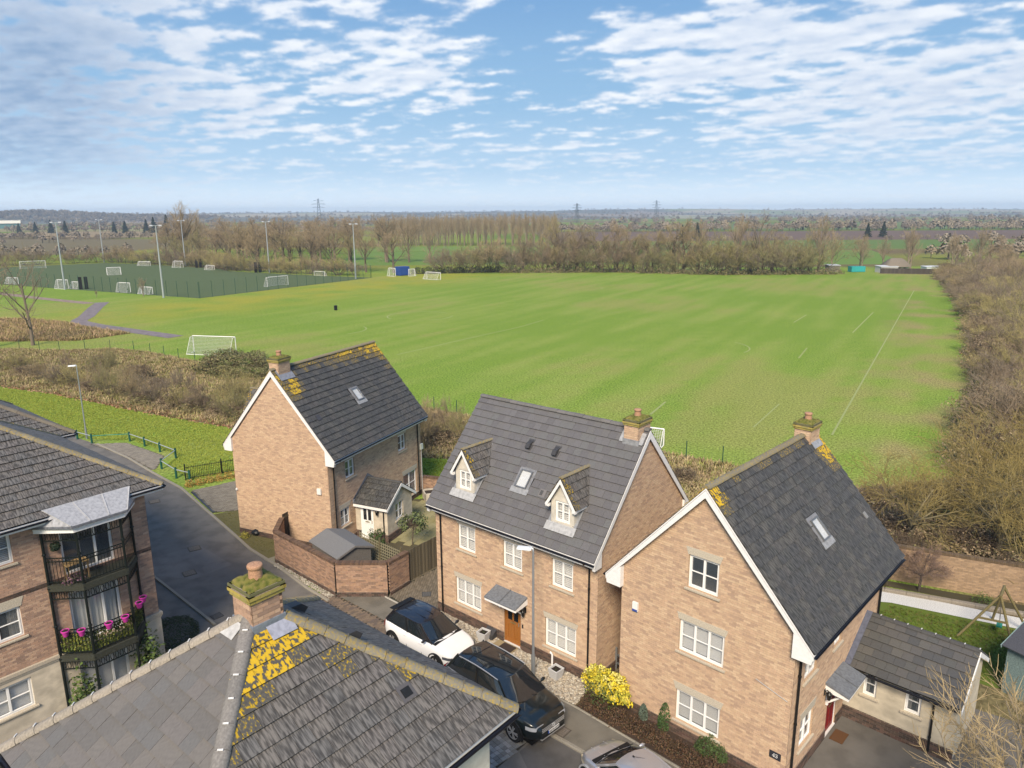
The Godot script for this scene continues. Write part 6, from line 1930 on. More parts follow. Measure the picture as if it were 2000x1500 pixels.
	for e in [[P(-1.2, 0, 0.75), P(0, 1.9, 0.0)], [P(0.7, 0, 0.6), P(0, 1.9, 0.0)], [P(-0.2, 0, -1.6), P(0.05, 1.9, -0.9)], [P(1.1, 0, -1.3), P(0.05, 1.9, -0.9)]]:
		var g := G.new(); g.tube([e[0], e[1]], [0.05, 0.05], 8, wc)
		part("leg", g.mesh(M.wood), sf)
	var tb := G.new(); tb.tube([P(0, 1.9, 0.1), P(0.05, 1.9, -1.0)], [0.055, 0.055], 8, wc)
	part("crossbeam", tb.mesh(M.wood), sf)
	var cb := G.new(); cb.bar(P(-0.65, 0.9, 0.4), P(0.35, 0.95, 0.32), 0.05, 0.08, wc)
	part("brace", cb.mesh(M.wood), sf)
	var rp := G.new()
	for s in [-0.18, 0.18]: rp.tube([P(0.02, 1.85, -0.45 + s), P(0.1, 0.45, -0.45 + s)], [0.008, 0.008], 4, Color(0.12, 0.11, 0.09))
	part("rope", rp.mesh(M.cloth), sf)
	var seat := G.new(); seat.box(P(0.1, 0.42, -0.45), P(0.2, 0.06, 0.44), Color(0.02, 0.2, 0.16))
	part("seat", seat.mesh(M.plastic), sf)
	var bs := thing("garden_shed", "blue-green timber shed with dark felt roof at the right edge", "shed", P(19.6, 0, -22.4), deg_to_rad(-62))
	var bw := G.new(); bw.bb(-1.6, 0, -1.3, 1.6, 1.9, 1.3, Color(0.20, 0.285, 0.29)); bw.prism([P(-1.6, 1.9, -1.3), P(-1.6, 1.9, 1.3), P(-1.6, 2.42, 0)], P(3.2, 0, 0), Color(0.20, 0.285, 0.29))
	part("wall", bw.mesh(M.wood), bs)
	for k in 12:
		var g := G.new(); g.bb(-1.63, 0.05 + k * 0.155, -1.31, -1.6, 0.19 + k * 0.155, 1.31, Color(0.22, 0.305, 0.31) * rv(0.9, 1.1))
		part("board", g.mesh(M.wood), bs)
	for e in [-1.0, 1.0]:
		var rf := G.new(); rf.prism([P(-1.75, 2.46, 0), P(1.75, 2.46, 0), P(1.75, 1.84, e * 1.5), P(-1.75, 1.84, e * 1.5)], P(0, 0.03, 0), Color(0.075, 0.08, 0.095))
		part("felt_roof", rf.mesh(M.concrete), bs)
		var fs := G.new(); fs.bar(P(-1.77, 2.43, 0), P(-1.77, 1.8, e * 1.52), 0.025, 0.12, Color(0.26, 0.37, 0.38))
		part("fascia", fs.mesh(M.wood), bs)
	var dmat := G.new(); dmat.box(Vector3.ZERO, P(0.62, 0.02, 0.42), Color(0.10, 0.05, 0.02))
	tag(part("doormat", dmat.mesh(M.cloth), self, Transform3D(Basis(Vector3.UP, deg_to_rad(46.67)), P(8.082, 0.03, -18.537) + Basis(Vector3.UP, deg_to_rad(46.67)) * P(3.55, 0, 0.35))), "brown doormat below the red door of house 43", "doormat")

# shrubs, hedges and small trees near the houses
func near_plants() -> void:
	rng.seed = 401
	var yl := [Color(0.62, 0.50, 0.03), Color(0.52, 0.43, 0.04), Color(0.70, 0.60, 0.10), Color(0.36, 0.34, 0.04), Color(0.60, 0.55, 0.16)]
	var ys := thing("yellow_shrub", "large golden-yellow leaved shrub between the middle and right houses", "shrub", S3(9.2, 0, 0.62))
	var sg := G.new()
	for k in 10: sg.tube([P(0, 0, 0), P(rv(-0.9, 0.9), 0.9, rv(-0.5, 0.5))], [0.03, 0.012], 5, Color(0.1, 0.08, 0.05), false)
	part("stems", sg.mesh(M.twig), ys)
	var yg := G.new()
	for c in 150:
		var d := P(rv(-1, 1), rv(-0.2, 1), rv(-1, 1)).normalized()
		var p := P(d.x * 0.98, 0.72 + d.y * 0.74, d.z * 0.74) * rv(0.72, 1.0)
		p = P(p.x * 0.76 + p.z * 0.3, p.y, p.z * 0.76 + p.x * 0.55)
		var cc: Color = yl[rng.randi() % 5]
		for k in 22: leaf(yg, p + P(rv(-1, 1), rv(-1, 1), rv(-1, 1)) * 0.10, 0.10, cc * rv(0.8, 1.2), d + P(rv(-1, 1), 0.5, rv(-1, 1)) * 0.7)
	part("foliage", yg.mesh(M.leaf), ys)
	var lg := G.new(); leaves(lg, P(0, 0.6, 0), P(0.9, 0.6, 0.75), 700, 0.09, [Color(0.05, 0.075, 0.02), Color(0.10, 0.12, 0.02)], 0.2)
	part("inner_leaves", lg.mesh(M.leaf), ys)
	# clipped brown low hedge along the bed in front of house 43, individual plants
	flat("planting_bed", [S(8.4, 1.38), S(16, 1.9), S(16.4, -0.1), S(13.4, 0.35), S(8.5, 0.3)], 0.03, M.soil, Color(0.06, 0.04, 0.028))
	var hp := []
	for k in 3:
		var hg := bushy(900, P(0.44, 0.42, 0.36), 0.055, [Color(0.10, 0.058, 0.035), Color(0.075, 0.042, 0.028), Color(0.13, 0.08, 0.045), Color(0.06, 0.05, 0.025)], 500 + k, 0.25, 0.5)
		for j in 40:
			var a := rv(0, TAU); var d := P(cos(a) * 0.5, 1.0, sin(a) * 0.5)
			hg.tube([P(0, 0, 0), d * rv(0.3, 0.46)], [0.012, 0.005], 3, Color(0.09, 0.06, 0.04), false)
		hp.append(hg.mesh(M.leaf))
	for k in 13:
		var q := S3(8.75 + k * 0.58, 0.02, 1.05 + k * 0.03 + rv(-0.04, 0.04))
		tag(part("hedge_plant", hp[k % 3], self, Transform3D(Basis(Vector3.UP, rv(0, TAU)), q)), "low brown hedge plant, %s along the kerb from the yellow shrub" % nth(k), "hedge", "low brown hedge before house 43")
	# two small conifers, one clipped evergreen
	for e in [["small grey-green conifer next to the yellow shrub", S3(10.55, 0.02, 0.45), 0.55, 0.16, Color(0.075, 0.10, 0.075)], ["pointed green conifer left of the ground floor window", S3(11.35, 0.02, 0.42), 0.95, 0.24, Color(0.045, 0.085, 0.025)]]:
		var o := thing("dwarf_conifer", e[0], "conifer", e[1])
		var g := G.new()
		for k in 700:
			var t := pow(rng.randf(), 1.3); var y: float = t * e[2]; var a := rv(0, TAU)
			var w: float = e[3] * sin(pow(1.0 - t, 0.75) * PI * 0.55 + 0.1) * rv(0.6, 1.0)
			leaf(g, P(cos(a) * w, y + 0.04, sin(a) * w), 0.07, (e[4] as Color) * rv(0.6, 1.4), P(cos(a), 0.6, sin(a)))
		part("foliage", g.mesh(M.leaf), o)
		var tg := G.new(); tg.tube([P(0, 0, 0), P(0, e[2] * 0.8, 0)], [0.02, 0.008], 5, BARK)
		part("trunk", tg.mesh(M.twig), o)
	var bx := bushy(3200, P(0.62, 0.6, 0.42), 0.06, [Color(0.05, 0.085, 0.025), Color(0.065, 0.10, 0.03), Color(0.04, 0.065, 0.02)], 9, 0.08, 0.3)
	tag(part("clipped_shrub", bx.mesh(M.leaf), self, Transform3D(Basis(Vector3.UP, SYAW), S3(13.1, 0.02, 0.42))), "rounded clipped evergreen shrub under the ground floor window of house 43", "shrub")
	# orange-brown plants before the iron railing
	for k in 6:
		var t := k / 5.0
		var g := bushy(420, P(0.33, 0.42, 0.3), 0.07, [Color(0.42, 0.24, 0.05), Color(0.33, 0.17, 0.04), Color(0.46, 0.32, 0.09), Color(0.20, 0.15, 0.04)], 520 + k, 0.35, 0.5)
		tag(part("amber_shrub", g.mesh(M.leaf), self, at(lerpf(-20.75, -18.3, t), 0.02, lerpf(-44.2, -46.05, t))), "low amber shrub before the iron railing, %s from the road" % nth(k), "shrub", "amber shrubs before the iron railing")
	var yv := bushy(380, P(0.25, 0.3, 0.25), 0.07, [Color(0.35, 0.30, 0.06), Color(0.22, 0.22, 0.05)], 33, 0.3, 0.5)
	tag(part("verge_shrub", yv.mesh(M.leaf), self, at(-14.45, 0.02, -36.5)), "small yellowish shrub beside the black rubbish bag", "shrub")
	# small leafy tree and dark shrub by the patio
	var st := thing("small_tree", "small leafy evergreen tree growing beside the patio", "tree", P(-5.3, 0, -35.5))
	var tg := G.new(); tg.tube([P(0, 0, 0), P(0.05, 0.7, 0), P(0.1, 1.3, 0.05)], [0.035, 0.028, 0.02], 6, Color(0.14, 0.11, 0.08))
	var crown := G.new()
	for k in 30:
		var d := P(rv(-1, 1), rv(-0.4, 1), rv(-1, 1)).normalized()
		var tip := P(0.08, 1.25, 0.03) + P(d.x * 0.75, d.y * 0.75, d.z * 0.75) * rv(0.5, 1.0)
		tg.tube([P(0.06, rv(0.7, 1.2), 0.02), tip], [0.014, 0.006], 4, Color(0.14, 0.11, 0.08), false)
		for j in 22: leaf(crown, tip + P(rv(-1, 1), rv(-1, 1), rv(-1, 1)) * 0.16, 0.13, Color(0.10, 0.125, 0.05) * rv(0.6, 1.4), d)
	part("trunk", tg.mesh(M.bark), st); part("crown", crown.mesh(M.leaf), st)
	for e in [P(-7.35, 0, -36.35), P(-6.95, 0, -36.0)]:
		var g := bushy(900, P(0.42, 0.85, 0.4), 0.09, [Color(0.035, 0.065, 0.02), Color(0.05, 0.08, 0.025)], int(e.x * -20), 0.2, 0.4)
		tag(part("evergreen_shrub", g.mesh(M.leaf), self, Transform3D(Basis.IDENTITY, e)), "dark green shrub below the porch, %s the trellis" % ("nearer" if e.x < -7 else "farther from"), "shrub")
	# plants round the flats
	var fb := Transform3D(Basis(Vector3.UP, deg_to_rad(51.1)), P(-13.2, 0, -24.55))
	var h1 := bushy(5200, P(1.0, 0.62, 1.1), 0.06, [Color(0.035, 0.055, 0.022), Color(0.05, 0.065, 0.03), Color(0.03, 0.045, 0.02)], 71, 0.1, 0.2)
	tag(part("corner_hedge", h1.mesh(M.leaf), self, Transform3D(Basis(Vector3.UP, 0.3), P(-14.1, 0, -27.15))), "dark clipped hedge at the corner of the apartment block", "hedge")
	for k in 4:
		var g := bushy(2600, P(0.85, 0.75, 0.45), 0.06, [Color(0.03, 0.055, 0.022), Color(0.045, 0.07, 0.03)], 80 + k, 0.12, 0.3)
		tag(part("wall_hedge", g.mesh(M.leaf), self, fb * at(-4.4 - k * 1.45, 0, 0.75)), "dark green hedge plant below the flats' window, %s from the balcony" % nth(k), "hedge", "hedge along the flats")
	for e in [[-3.0, 0.55, 1.9, "broad-leaved green shrub growing left under the lowest balcony"], [-0.75, 0.65, 2.5, "leafy shrub at the right foot of the balconies"]]:
		var g := bushy(900, P(0.55, e[2], 0.4), 0.15, [Color(0.07, 0.11, 0.025), Color(0.05, 0.085, 0.02), Color(0.10, 0.13, 0.04)], int(e[2] * 50), 0.35, 0.6)
		tag(part("balcony_shrub", g.mesh(M.leaf), self, fb * at(e[0], 0, e[1])), e[3], "shrub")
	var ivy := G.new()
	for k in 1700:
		var t := rng.randf() * 3.0
		var ps := [P(-3.3, 0, 0.12), P(-2.6, 0, 0.80), P(-1.26, 0, 0.80), P(-0.65, 0, 0.12)]
		var j := mini(int(t), 2)
		var p: Vector3 = ps[j].lerp(ps[j + 1], t - j)
		leaf(ivy, p + P(rv(-0.03, 0.03), rv(2.64, 3.36), rv(-0.04, 0.0)), 0.10, [Color(0.12, 0.15, 0.03), Color(0.20, 0.21, 0.04), Color(0.07, 0.10, 0.02)][rng.randi() % 3] * rv(0.7, 1.2), P(0.2, 0.2, 1))
	tag(part("privacy_foliage", ivy.mesh(M.leaf), self, fb), "green leaf screen behind the middle balcony's railing", "foliage")
	# magenta pots hung on the middle balcony
	var spots := [[-3.22, 3.42, 0.35, 0], [-2.86, 3.42, 0.72, 1], [-2.1, 3.42, 0.99, 2], [-1.56, 3.42, 0.99, 3], [-0.9, 3.52, 0.62, 4], [-0.62, 3.5, 0.3, 5]]
	var pot := G.new()
	pot.lathe(Vector3.ZERO, [Vector2(0, 0), Vector2(0.075, 0), Vector2(0.115, 0.17), Vector2(0.135, 0.175), Vector2(0.135, 0.22), Vector2(0.115, 0.22), Vector2(0.1, 0.19), Vector2(0, 0.18)], 14, Color(0.50, 0.045, 0.33))
	var pm := pot.mesh(M.plastic)
	var so := G.new(); so.lathe(P(0, 0.195, 0), [Vector2(0.105, 0), Vector2(0, 0.02)], 10, Color(0.04, 0.025, 0.02)); leaves(so, P(0, 0.22, 0), P(0.08, 0.04, 0.08), 10, 0.05, [Color(0.07, 0.05, 0.05)])
	var sm := so.mesh(M.soil)
	for s in spots:
		var o := thing("hanging_pot", "magenta pot on the middle balcony's railing, %s from the left" % nth(s[3]), "flower pot", fb * P(s[0], s[1] - 0.1, s[2]), 0.0, "magenta balcony pots")
		part("pot", pm, o); part("soil", sm, o)
	for s in [[-3.05, 6.45, "round green wreath left of the top balcony doors"], [-0.95, 6.85, "round green wreath right of the top balcony doors"]]:
		var g := G.new()
		leaves(g, Vector3.ZERO, P(0.17, 0.17, 0.12), 420, 0.06, [Color(0.02, 0.04, 0.025), Color(0.03, 0.05, 0.03)], 0.7)
		tag(part("wreath", g.mesh(M.leaf), self, fb * at(s[0], s[1], 0.14)), s[2], "wreath")
	# table and chairs glimpsed on the top balcony
	var tb := thing("balcony_table", "small wooden table on the top balcony", "table", fb * P(-2.6, 5.17, 0.35), deg_to_rad(51.1))
	var tg2 := G.new(); tg2.box(P(0, 0.62, 0), P(0.7, 0.03, 0.4), Color(0.36, 0.25, 0.12))
	part("table_top", tg2.mesh(M.oak), tb)
	for e in [-1.0, 1.0]:
		for f in [-1.0, 1.0]:
			var l := G.new(); l.box(P(e * 0.3, 0.3, f * 0.16), P(0.04, 0.61, 0.04), Color(0.34, 0.23, 0.11))
			part("leg", l.mesh(M.oak), tb)
	var fl := bushy(260, P(0.35, 0.3, 0.2), 0.06, [Color(0.18, 0.08, 0.14), Color(0.08, 0.07, 0.05), Color(0.25, 0.15, 0.2)], 5, 0.3, 0.5)
	tag(part("balcony_flowers", fl.mesh(M.leaf), self, fb * at(-2.75, 5.18, 0.5)), "mauve flowers behind the top balcony's railing", "flowers")
	# fruit tree and shrubs along the right-hand wall
	rng.seed = 431
	var ft := thing("fruit_tree", "small pinkish bare tree in the bed beside the white path", "tree", P(18.6, 0, -30.4))
	var o2 := {"lev": 3, "kids": [7, 7, 6], "from": [0.3, 0.2, 0.1], "ang": [25.0, 60.0], "ratio": [0.5, 0.75], "bark": Color(0.10, 0.08, 0.065), "twig": Color(0.24, 0.165, 0.125), "rmin": 0.006, "lift": 0.05}
	var cg := G.new(); var tg3 := G.new()
	tg3.tube([P(0, 0, 0), P(0.02, 0.4, 0), P(0.03, 0.8, 0)], [0.07, 0.06, 0.055], 7, Color(0.09, 0.075, 0.06), false)
	for k in 7:
		var a := k * 0.9; var an := deg_to_rad(rv(25, 65))
		grow(cg, P(0.03, 0.75, 0), P(cos(a) * sin(an), cos(an), sin(a) * sin(an)), rv(0.9, 1.3), 0.035, 3, o2)
	part("trunk", tg3.mesh(M.bark), ft); part("crown", cg.mesh(M.twig), ft)
	for e in [[16.9, -30.8, 0.5, Color(0.10, 0.06, 0.05), "purple-brown bare shrub at the left end of the garden bed"], [20.9, -29.3, 0.45, Color(0.07, 0.12, 0.025), "small bright green shrub in the garden bed"]]:
		var g := bushy(420, P(0.45, e[2], 0.4), 0.06, [e[3], (e[3] as Color) * 0.7], 3, 0.4, 0.6)
		tag(part("bed_shrub", g.mesh(M.leaf), self, at(e[0], 0.02, e[1])), e[4], "shrub")

# ---------------------------------------------------------------- cars
# Frame: x forward, z to the car's right, wheels on y = 0. spec holds the side profile and the plan.
func lerp_table(t: Array, x: float) -> float:
	if x <= t[0][0]: return t[0][1]
	for k in t.size() - 1:
		if x <= t[k + 1][0]:
			var f: float = (x - t[k][0]) / (t[k + 1][0] - t[k][0])
			return lerpf(t[k][1], t[k + 1][1], f * f * (3 - 2 * f) if t[k].size() > 2 else f)
	return t[-1][1]

func car(label: String, p: Vector3, yaw: float, s: Dictionary) -> Node3D:
	var root := thing("parked_car", label, "car", p, yaw)
	var hl: float = s.length / 2; var hw: float = s.width / 2
	var paint := StandardMaterial3D.new()
	paint.vertex_color_use_as_albedo = true
	paint.roughness = 0.32; paint.metallic = s.get("metal", 0.0)
	paint.clearcoat_enabled = true; paint.clearcoat = 1.0; paint.clearcoat_roughness = 0.04
	var pc: Color = s.paint
	# lower body: sections along the length, from the sill round to the middle of the bonnet or belt
	var g := G.new()
	var xs := []
	for k in 45: xs.append(-hl + s.length * k / 44.0)
	for side in [1.0, -1.0]:
		var rows := []
		for x in xs:
			var top := lerp_table(s.top, x)
			var plan := lerp_table(s.plan, x) * hw
			var lo := lerp_table(s.low, x)
			var row := PackedVector3Array()
			for e in [[0.0, 0.0], [0.88, 0.0], [0.965, 0.10], [0.99, 0.32], [1.0, 0.55], [0.985, 0.74], [0.95, 0.90], [0.90, 0.965], [0.80, 1.0], [0.5, 1.035], [0.0, 1.05]]:
				var y: float = lerpf(lo, top, e[1])
				row.push_back(P(x, y, plan * e[0] * side))
			rows.append(row)
		if side < 0: rows.reverse()
		g.grid(rows, pc)
		# close the ends
		for r in [rows[0], rows[-1]]:
			for k in range(1, r.size() - 2): g.t(r[0], r[k], r[k + 1], pc)
	part("body", g.mesh(paint), root)
	# cabin: base ring at the belt, roof ring above, joined by glass; pillars and roof in paint
	var b: Dictionary = s.cabin   # x of: windscreen foot, windscreen head, backlight head, backlight foot
	var yb := func(x): return lerp_table(s.top, x) - 0.02
	var prof := func(t: float, x: float) -> float: return lerpf(b.wb, b.wt, t)
	var n := 6
	var glass := G.new()
	var ring := func(t: float) -> PackedVector3Array:
		# closed ring at height fraction t, front first, clockwise from above
		var xf: float = lerpf(b.x0, b.x1, t); var xr: float = lerpf(b.x3, b.x2, t)
		var w: float = lerpf(b.wb, b.wt, pow(t, 1.15)) * hw
		var out := PackedVector3Array()
		var pts := []
		for k in 5: pts.append(Vector2(xf + 0.10 * (1 - pow(absf(k / 2.0 - 1), 2)), (k / 2.0 - 1) * w * 0.93))
		for k in 9: pts.append(Vector2(lerpf(xf - 0.10, xr + 0.08, k / 8.0), w * (1.0 - 0.06 * pow(absf(k / 4.0 - 1.0), 3))))
		for k in 5: pts.append(Vector2(xr - 0.05 * (1 - pow(absf(k / 2.0 - 1), 2)), (1 - k / 2.0) * w * 0.88))
		for k in 9: pts.append(Vector2(lerpf(xr + 0.08, xf - 0.10, k / 8.0), -w * (1.0 - 0.06 * pow(absf(k / 4.0 - 1.0), 3))))
		for q in pts:
			var base: float = yb.call(q.x) if t < 0.99 else 0.0
			var rf: float = s.height - 0.035 * pow(q.y / (w + 0.01), 2) - 0.05 * pow((q.x - (b.x1 + b.x2) / 2) / ((b.x1 - b.x2) / 2 + 0.05), 2)
			out.push_back(P(q.x, lerpf(yb.call(q.x), rf, t), q.y))
		out.push_back(out[0])
		return out
	var rings := []
	for k in n: rings.append(ring.call(k / (n - 1.0)))
	glass.grid(rings, W1)
	part("windows", glass.mesh(M.carglass), root)
	# roof panel over the top ring
	var rg := G.new()
	var top: PackedVector3Array = rings[-1]
	var rc: Color = s.get("roof", pc)
	var rr := []
	for e in [1.0, 0.93, 0.6, 0.25, 0.0]:
		var row := PackedVector3Array()
		for q in top:
			var cx: float = (b.x1 + b.x2) / 2
			row.push_back(P(cx + (q.x - cx) * e, lerpf(s.height + 0.012, q.y, pow(e, 3)) + (0.006 if e < 1 else 0.0), q.z * e))
		rr.append(row)
	rg.grid(rr, rc)
	part("roof", rg.mesh(M.carglass if s.get("glass_roof", false) else paint), root)
	# pillars follow the glass a little proud of it
	var pillar := func(ia: int, ib: int, w: float, col: Color):
		var pg := G.new()
		for k in n - 1:
			var a: Vector3 = rings[k][ia].lerp(rings[k][ib], 0.5 if ia != ib else 0.0); var c: Vector3 = rings[k + 1][ia].lerp(rings[k + 1][ib], 0.5 if ia != ib else 0.0)
			pg.bar(a * P(1, 1, 1.008), c * P(1, 1, 1.008), w, 0.025, col, P(0, 0.2, signf(a.z)))
		part("pillar", pg.mesh(paint), root)
	var pcl: Color = s.get("pillar", pc)
	for sd in [[4, 5], [27, 0]]: pillar.call(sd[0], sd[1], 0.07, pcl)      # beside the windscreen
	for sd in [9, 23]: pillar.call(sd, sd, 0.09, Color(0.01, 0.01, 0.011))  # between the doors
	for sd in [[13, 14], [18, 19]]: pillar.call(sd[0], sd[1], s.get("cpillar", 0.16), pcl)
	# roof edges above the side glass
	for sd in [[5, 13], [19, 27]]:
		var pg := G.new()
		for k in range(sd[0], sd[1]): pg.bar(top[k] + P(0, 0.0, 0), top[k + 1] + P(0, 0.0, 0), 0.05, 0.035, pcl)
		part("roof_edge", pg.mesh(paint), root)
	# wheels in dark arches
	var r: float = s.wheel
	for wx in [s.axle[0], s.axle[1]]:
		for sd in [1.0, -1.0]:
			var zz: float = lerp_table(s.plan, wx) * hw * sd
			var a := G.new()
			for k in 20:
				var t0 := PI * k / 20.0 - 0.25; var t1 := PI * (k + 1) / 20.0 - 0.25
				if k == 19: t1 = PI + 0.25
				var q0 := P(wx + cos(t0) * (r + 0.07), r + sin(t0) * (r + 0.07), zz * 1.004); var q1 := P(wx + cos(t1) * (r + 0.07), r + sin(t1) * (r + 0.07), zz * 1.004)
				a.bar(q0, q1, 0.05, 0.06, s.get("arch", Color(0.012, 0.012, 0.012)), P(0, 0, 1))
			var fan := []
			for k in 21: fan.append(P(wx + cos(PI * k / 20.0 * 1.16 - 0.25) * (r + 0.055), maxf(r + sin(PI * k / 20.0 * 1.16 - 0.25) * (r + 0.055), 0.2), zz * 1.0))
			for k in 20: a.t(P(wx, r, zz * 1.006), fan[k] * P(1, 1, 1.006), fan[k + 1] * P(1, 1, 1.006), Color(0.006, 0.006, 0.006))
			part("wheel_arch", a.mesh(M.plastic), root)
			var w := thing_part("wheel", root, P(wx, r, zz * 1.006 - sd * 0.09))
			var bs := Basis(Vector3.RIGHT, -PI / 2 * sd)
			var ty := G.new()
			ty.lathe(Vector3.ZERO, [Vector2(r * 0.66, -0.1), Vector2(r * 0.95, -0.1), Vector2(r, -0.06), Vector2(r, 0.07), Vector2(r * 0.95, 0.105), Vector2(r * 0.68, 0.11), Vector2(r * 0.66, 0.07)], 28, Color(0.014, 0.014, 0.015), bs.inverse() if sd > 0 else bs.inverse())
			part("tyre", ty.mesh(M.cloth), w)
			var rm := G.new()
			rm.lathe(P(0, 0, sd * 0.02), [Vector2(0, 0), Vector2(r * 0.67, 0.0)], 24, Color(0.02, 0.02, 0.02), bs.inverse())
			rm.tube([P(0, 0, sd * 0.09), P(0, 0, sd * 0.115)], [r * 0.14, r * 0.1], 10, Color(0.4, 0.4, 0.41))
			for k in 5:
				var an := TAU * k / 5.0
				for off in [-0.17, 0.17]:
					var d := P(cos(an + off), sin(an + off), 0)
					rm.bar(P(cos(an), sin(an), 0) * r * 0.1 + P(0, 0, sd * 0.1), d * r * 0.66 + P(0, 0, sd * 0.095), 0.035, 0.02, Color(0.42, 0.42, 0.43), P(0, 0, 1))
			rm.lathe(P(0, 0, sd * 0.09), [Vector2(r * 0.62, 0.0), Vector2(r * 0.68, 0.018), Vector2(r * 0.69, -0.02)], 28, Color(0.4, 0.4, 0.41), bs.inverse())
			part("rim", rm.mesh(M.metal), w)
	# mirrors, handles, sill trim
	for sd in [1.0, -1.0]:
		var z: float = hw * b.wb * sd
		var m := G.new()
		var mp := P(b.x0 - 0.32, yb.call(b.x0 - 0.32) + 0.12, z + sd * 0.13)
		var mr := []
		for k in 7:
			var t := k / 6.0
			var row := PackedVector3Array()
			for j in 11:
				var a := TAU * j / 10.0 * -1.0
				var sc := sin(PI * clampf(t * 0.8 + 0.1, 0, 1))
				row.push_back(mp + P(cos(a) * 0.055 * sc, sin(a) * 0.075 * sc, (t - 0.5) * 0.22))
			mr.append(row)
		m.grid(mr, s.get("mirror", pc))
		m.bar(mp - P(0, 0.05, sd * 0.13), mp, 0.03, 0.05, Color(0.012, 0.012, 0.012))
		part("mirror", m.mesh(paint), root)
		for dx in s.doors:
			var h := G.new()
			h.bar(P(dx, lerp_table(s.top, dx) - 0.16, hw * 0.985 * sd), P(dx + 0.18, lerp_table(s.top, dx) - 0.155, hw * 0.985 * sd), 0.03, 0.035, pc * 0.9)
			part("door_handle", h.mesh(paint), root)
		for dx in s.seams:
			var d := G.new()
			d.bar(P(dx, lerp_table(s.low, dx) + 0.12, hw * 0.997 * sd), P(dx - 0.03, lerp_table(s.top, dx) - 0.05, hw * 0.952 * sd), 0.008, 0.012, Color(0.01, 0.01, 0.01), P(1, 0, 0))
			part("door_seam", d.mesh(M.plastic), root)
		var t := G.new()
		t.bar(P(s.axle[0] - r - 0.1, 0.27, hw * 0.995 * sd), P(s.axle[1] + r + 0.1, 0.27, hw * 0.995 * sd), 0.03, s.get("sill", 0.09), s.get("silltrim", Color(0.012, 0.012, 0.012)))
		part("sill_trim", t.mesh(M.plastic), root)
		# lamps wrap round the corners
		for l in s.lamps:
			var lg := G.new()
			var lx: float = l[0]
			var rows := []
			for yy in [l[2], l[3]]:
				var row := PackedVector3Array()
				for k in 7:
					var x: float = lerpf(l[0], l[1], k / 6.0)
					var pw := lerp_table(s.plan, x) * hw
					row.push_back(P(x + signf(lx) * 0.012, yy + (x - l[0]) * l[6], pw * 1.0 * sd + sd * 0.008))
				rows.append(row)
			# and across the front
			var end_w: float = lerp_table(s.plan, l[1]) * hw
			for row in rows:
				for k in 5: row.push_back(P(l[1] + signf(lx) * 0.02 * (k + 1) / 5.0, row[6].y, sd * lerpf(end_w, end_w * l[5], (k + 1) / 5.0)))
			if sd < 0: rows.reverse()
			lg.grid(rows, l[4])
			part("headlight" if lx > 0 else "tail_light", lg.mesh(M.lamp), root)
	for e in s.extras:   # plain trim boxes: [name, min, max, colour, material]
		var g2 := G.new()
		g2.bb(e[1].x, e[1].y, e[1].z, e[2].x, e[2].y, e[2].z, e[3])
		part(e[0], g2.mesh(M[e[4]]), root)
	# wipers
	for z in [-0.35, 0.2]:
		var w := G.new()
		w.bar(P(b.x0 + 0.02, yb.call(b.x0) + 0.05, z), P(b.x0 - 0.12, yb.call(b.x0) + 0.14, z + 0.5), 0.015, 0.02, Color(0.01, 0.01, 0.01))
		part("wiper", w.mesh(M.plastic), root)
	var ug := G.new()
	ug.bb(-hl * 0.9, 0.16, -hw * 0.8, hl * 0.9, 0.3, hw * 0.8, Color(0.006, 0.006, 0.006))
	part("underbody", ug.mesh(M.plastic), root)
	return root

func thing_part(called: String, parent: Node, p: Vector3) -> Node3D:
	var o := Node3D.new()
	o.name = called
	parent.add_child(o, true)
	o.position = p
	return o

func number_plate(root: Node3D, x: float, y: float, text: String, col: Color, blue := false) -> void:
	var sx := signf(x)
	var g := G.new()
	g.box(Vector3.ZERO, P(0.012, 0.115, 0.52), col)
	if blue: g.box(P(0.001 * sx, 0, 0.24 * sx), P(0.013, 0.112, 0.045), Color(0.01, 0.07, 0.35))
	var o := part("number_plate", g.mesh(M.plastic), root, at(x, y, 0))
	var tm := TextMesh.new()
	tm.text = text; tm.font_size = 24; tm.pixel_size = 0.0042; tm.depth = 0.003
	var sf := SystemFont.new(); sf.font_names = PackedStringArray(["Droid Sans"]); sf.font_weight = 700; tm.font = sf
	tm.material = fm(gr(0.015), 0.6)
	part("lettering", tm, o, Transform3D(Basis(P(0, 0, -sx), Vector3.UP, P(sx, 0, 0)), P(0.009 * sx, 0, -0.02 * sx)))

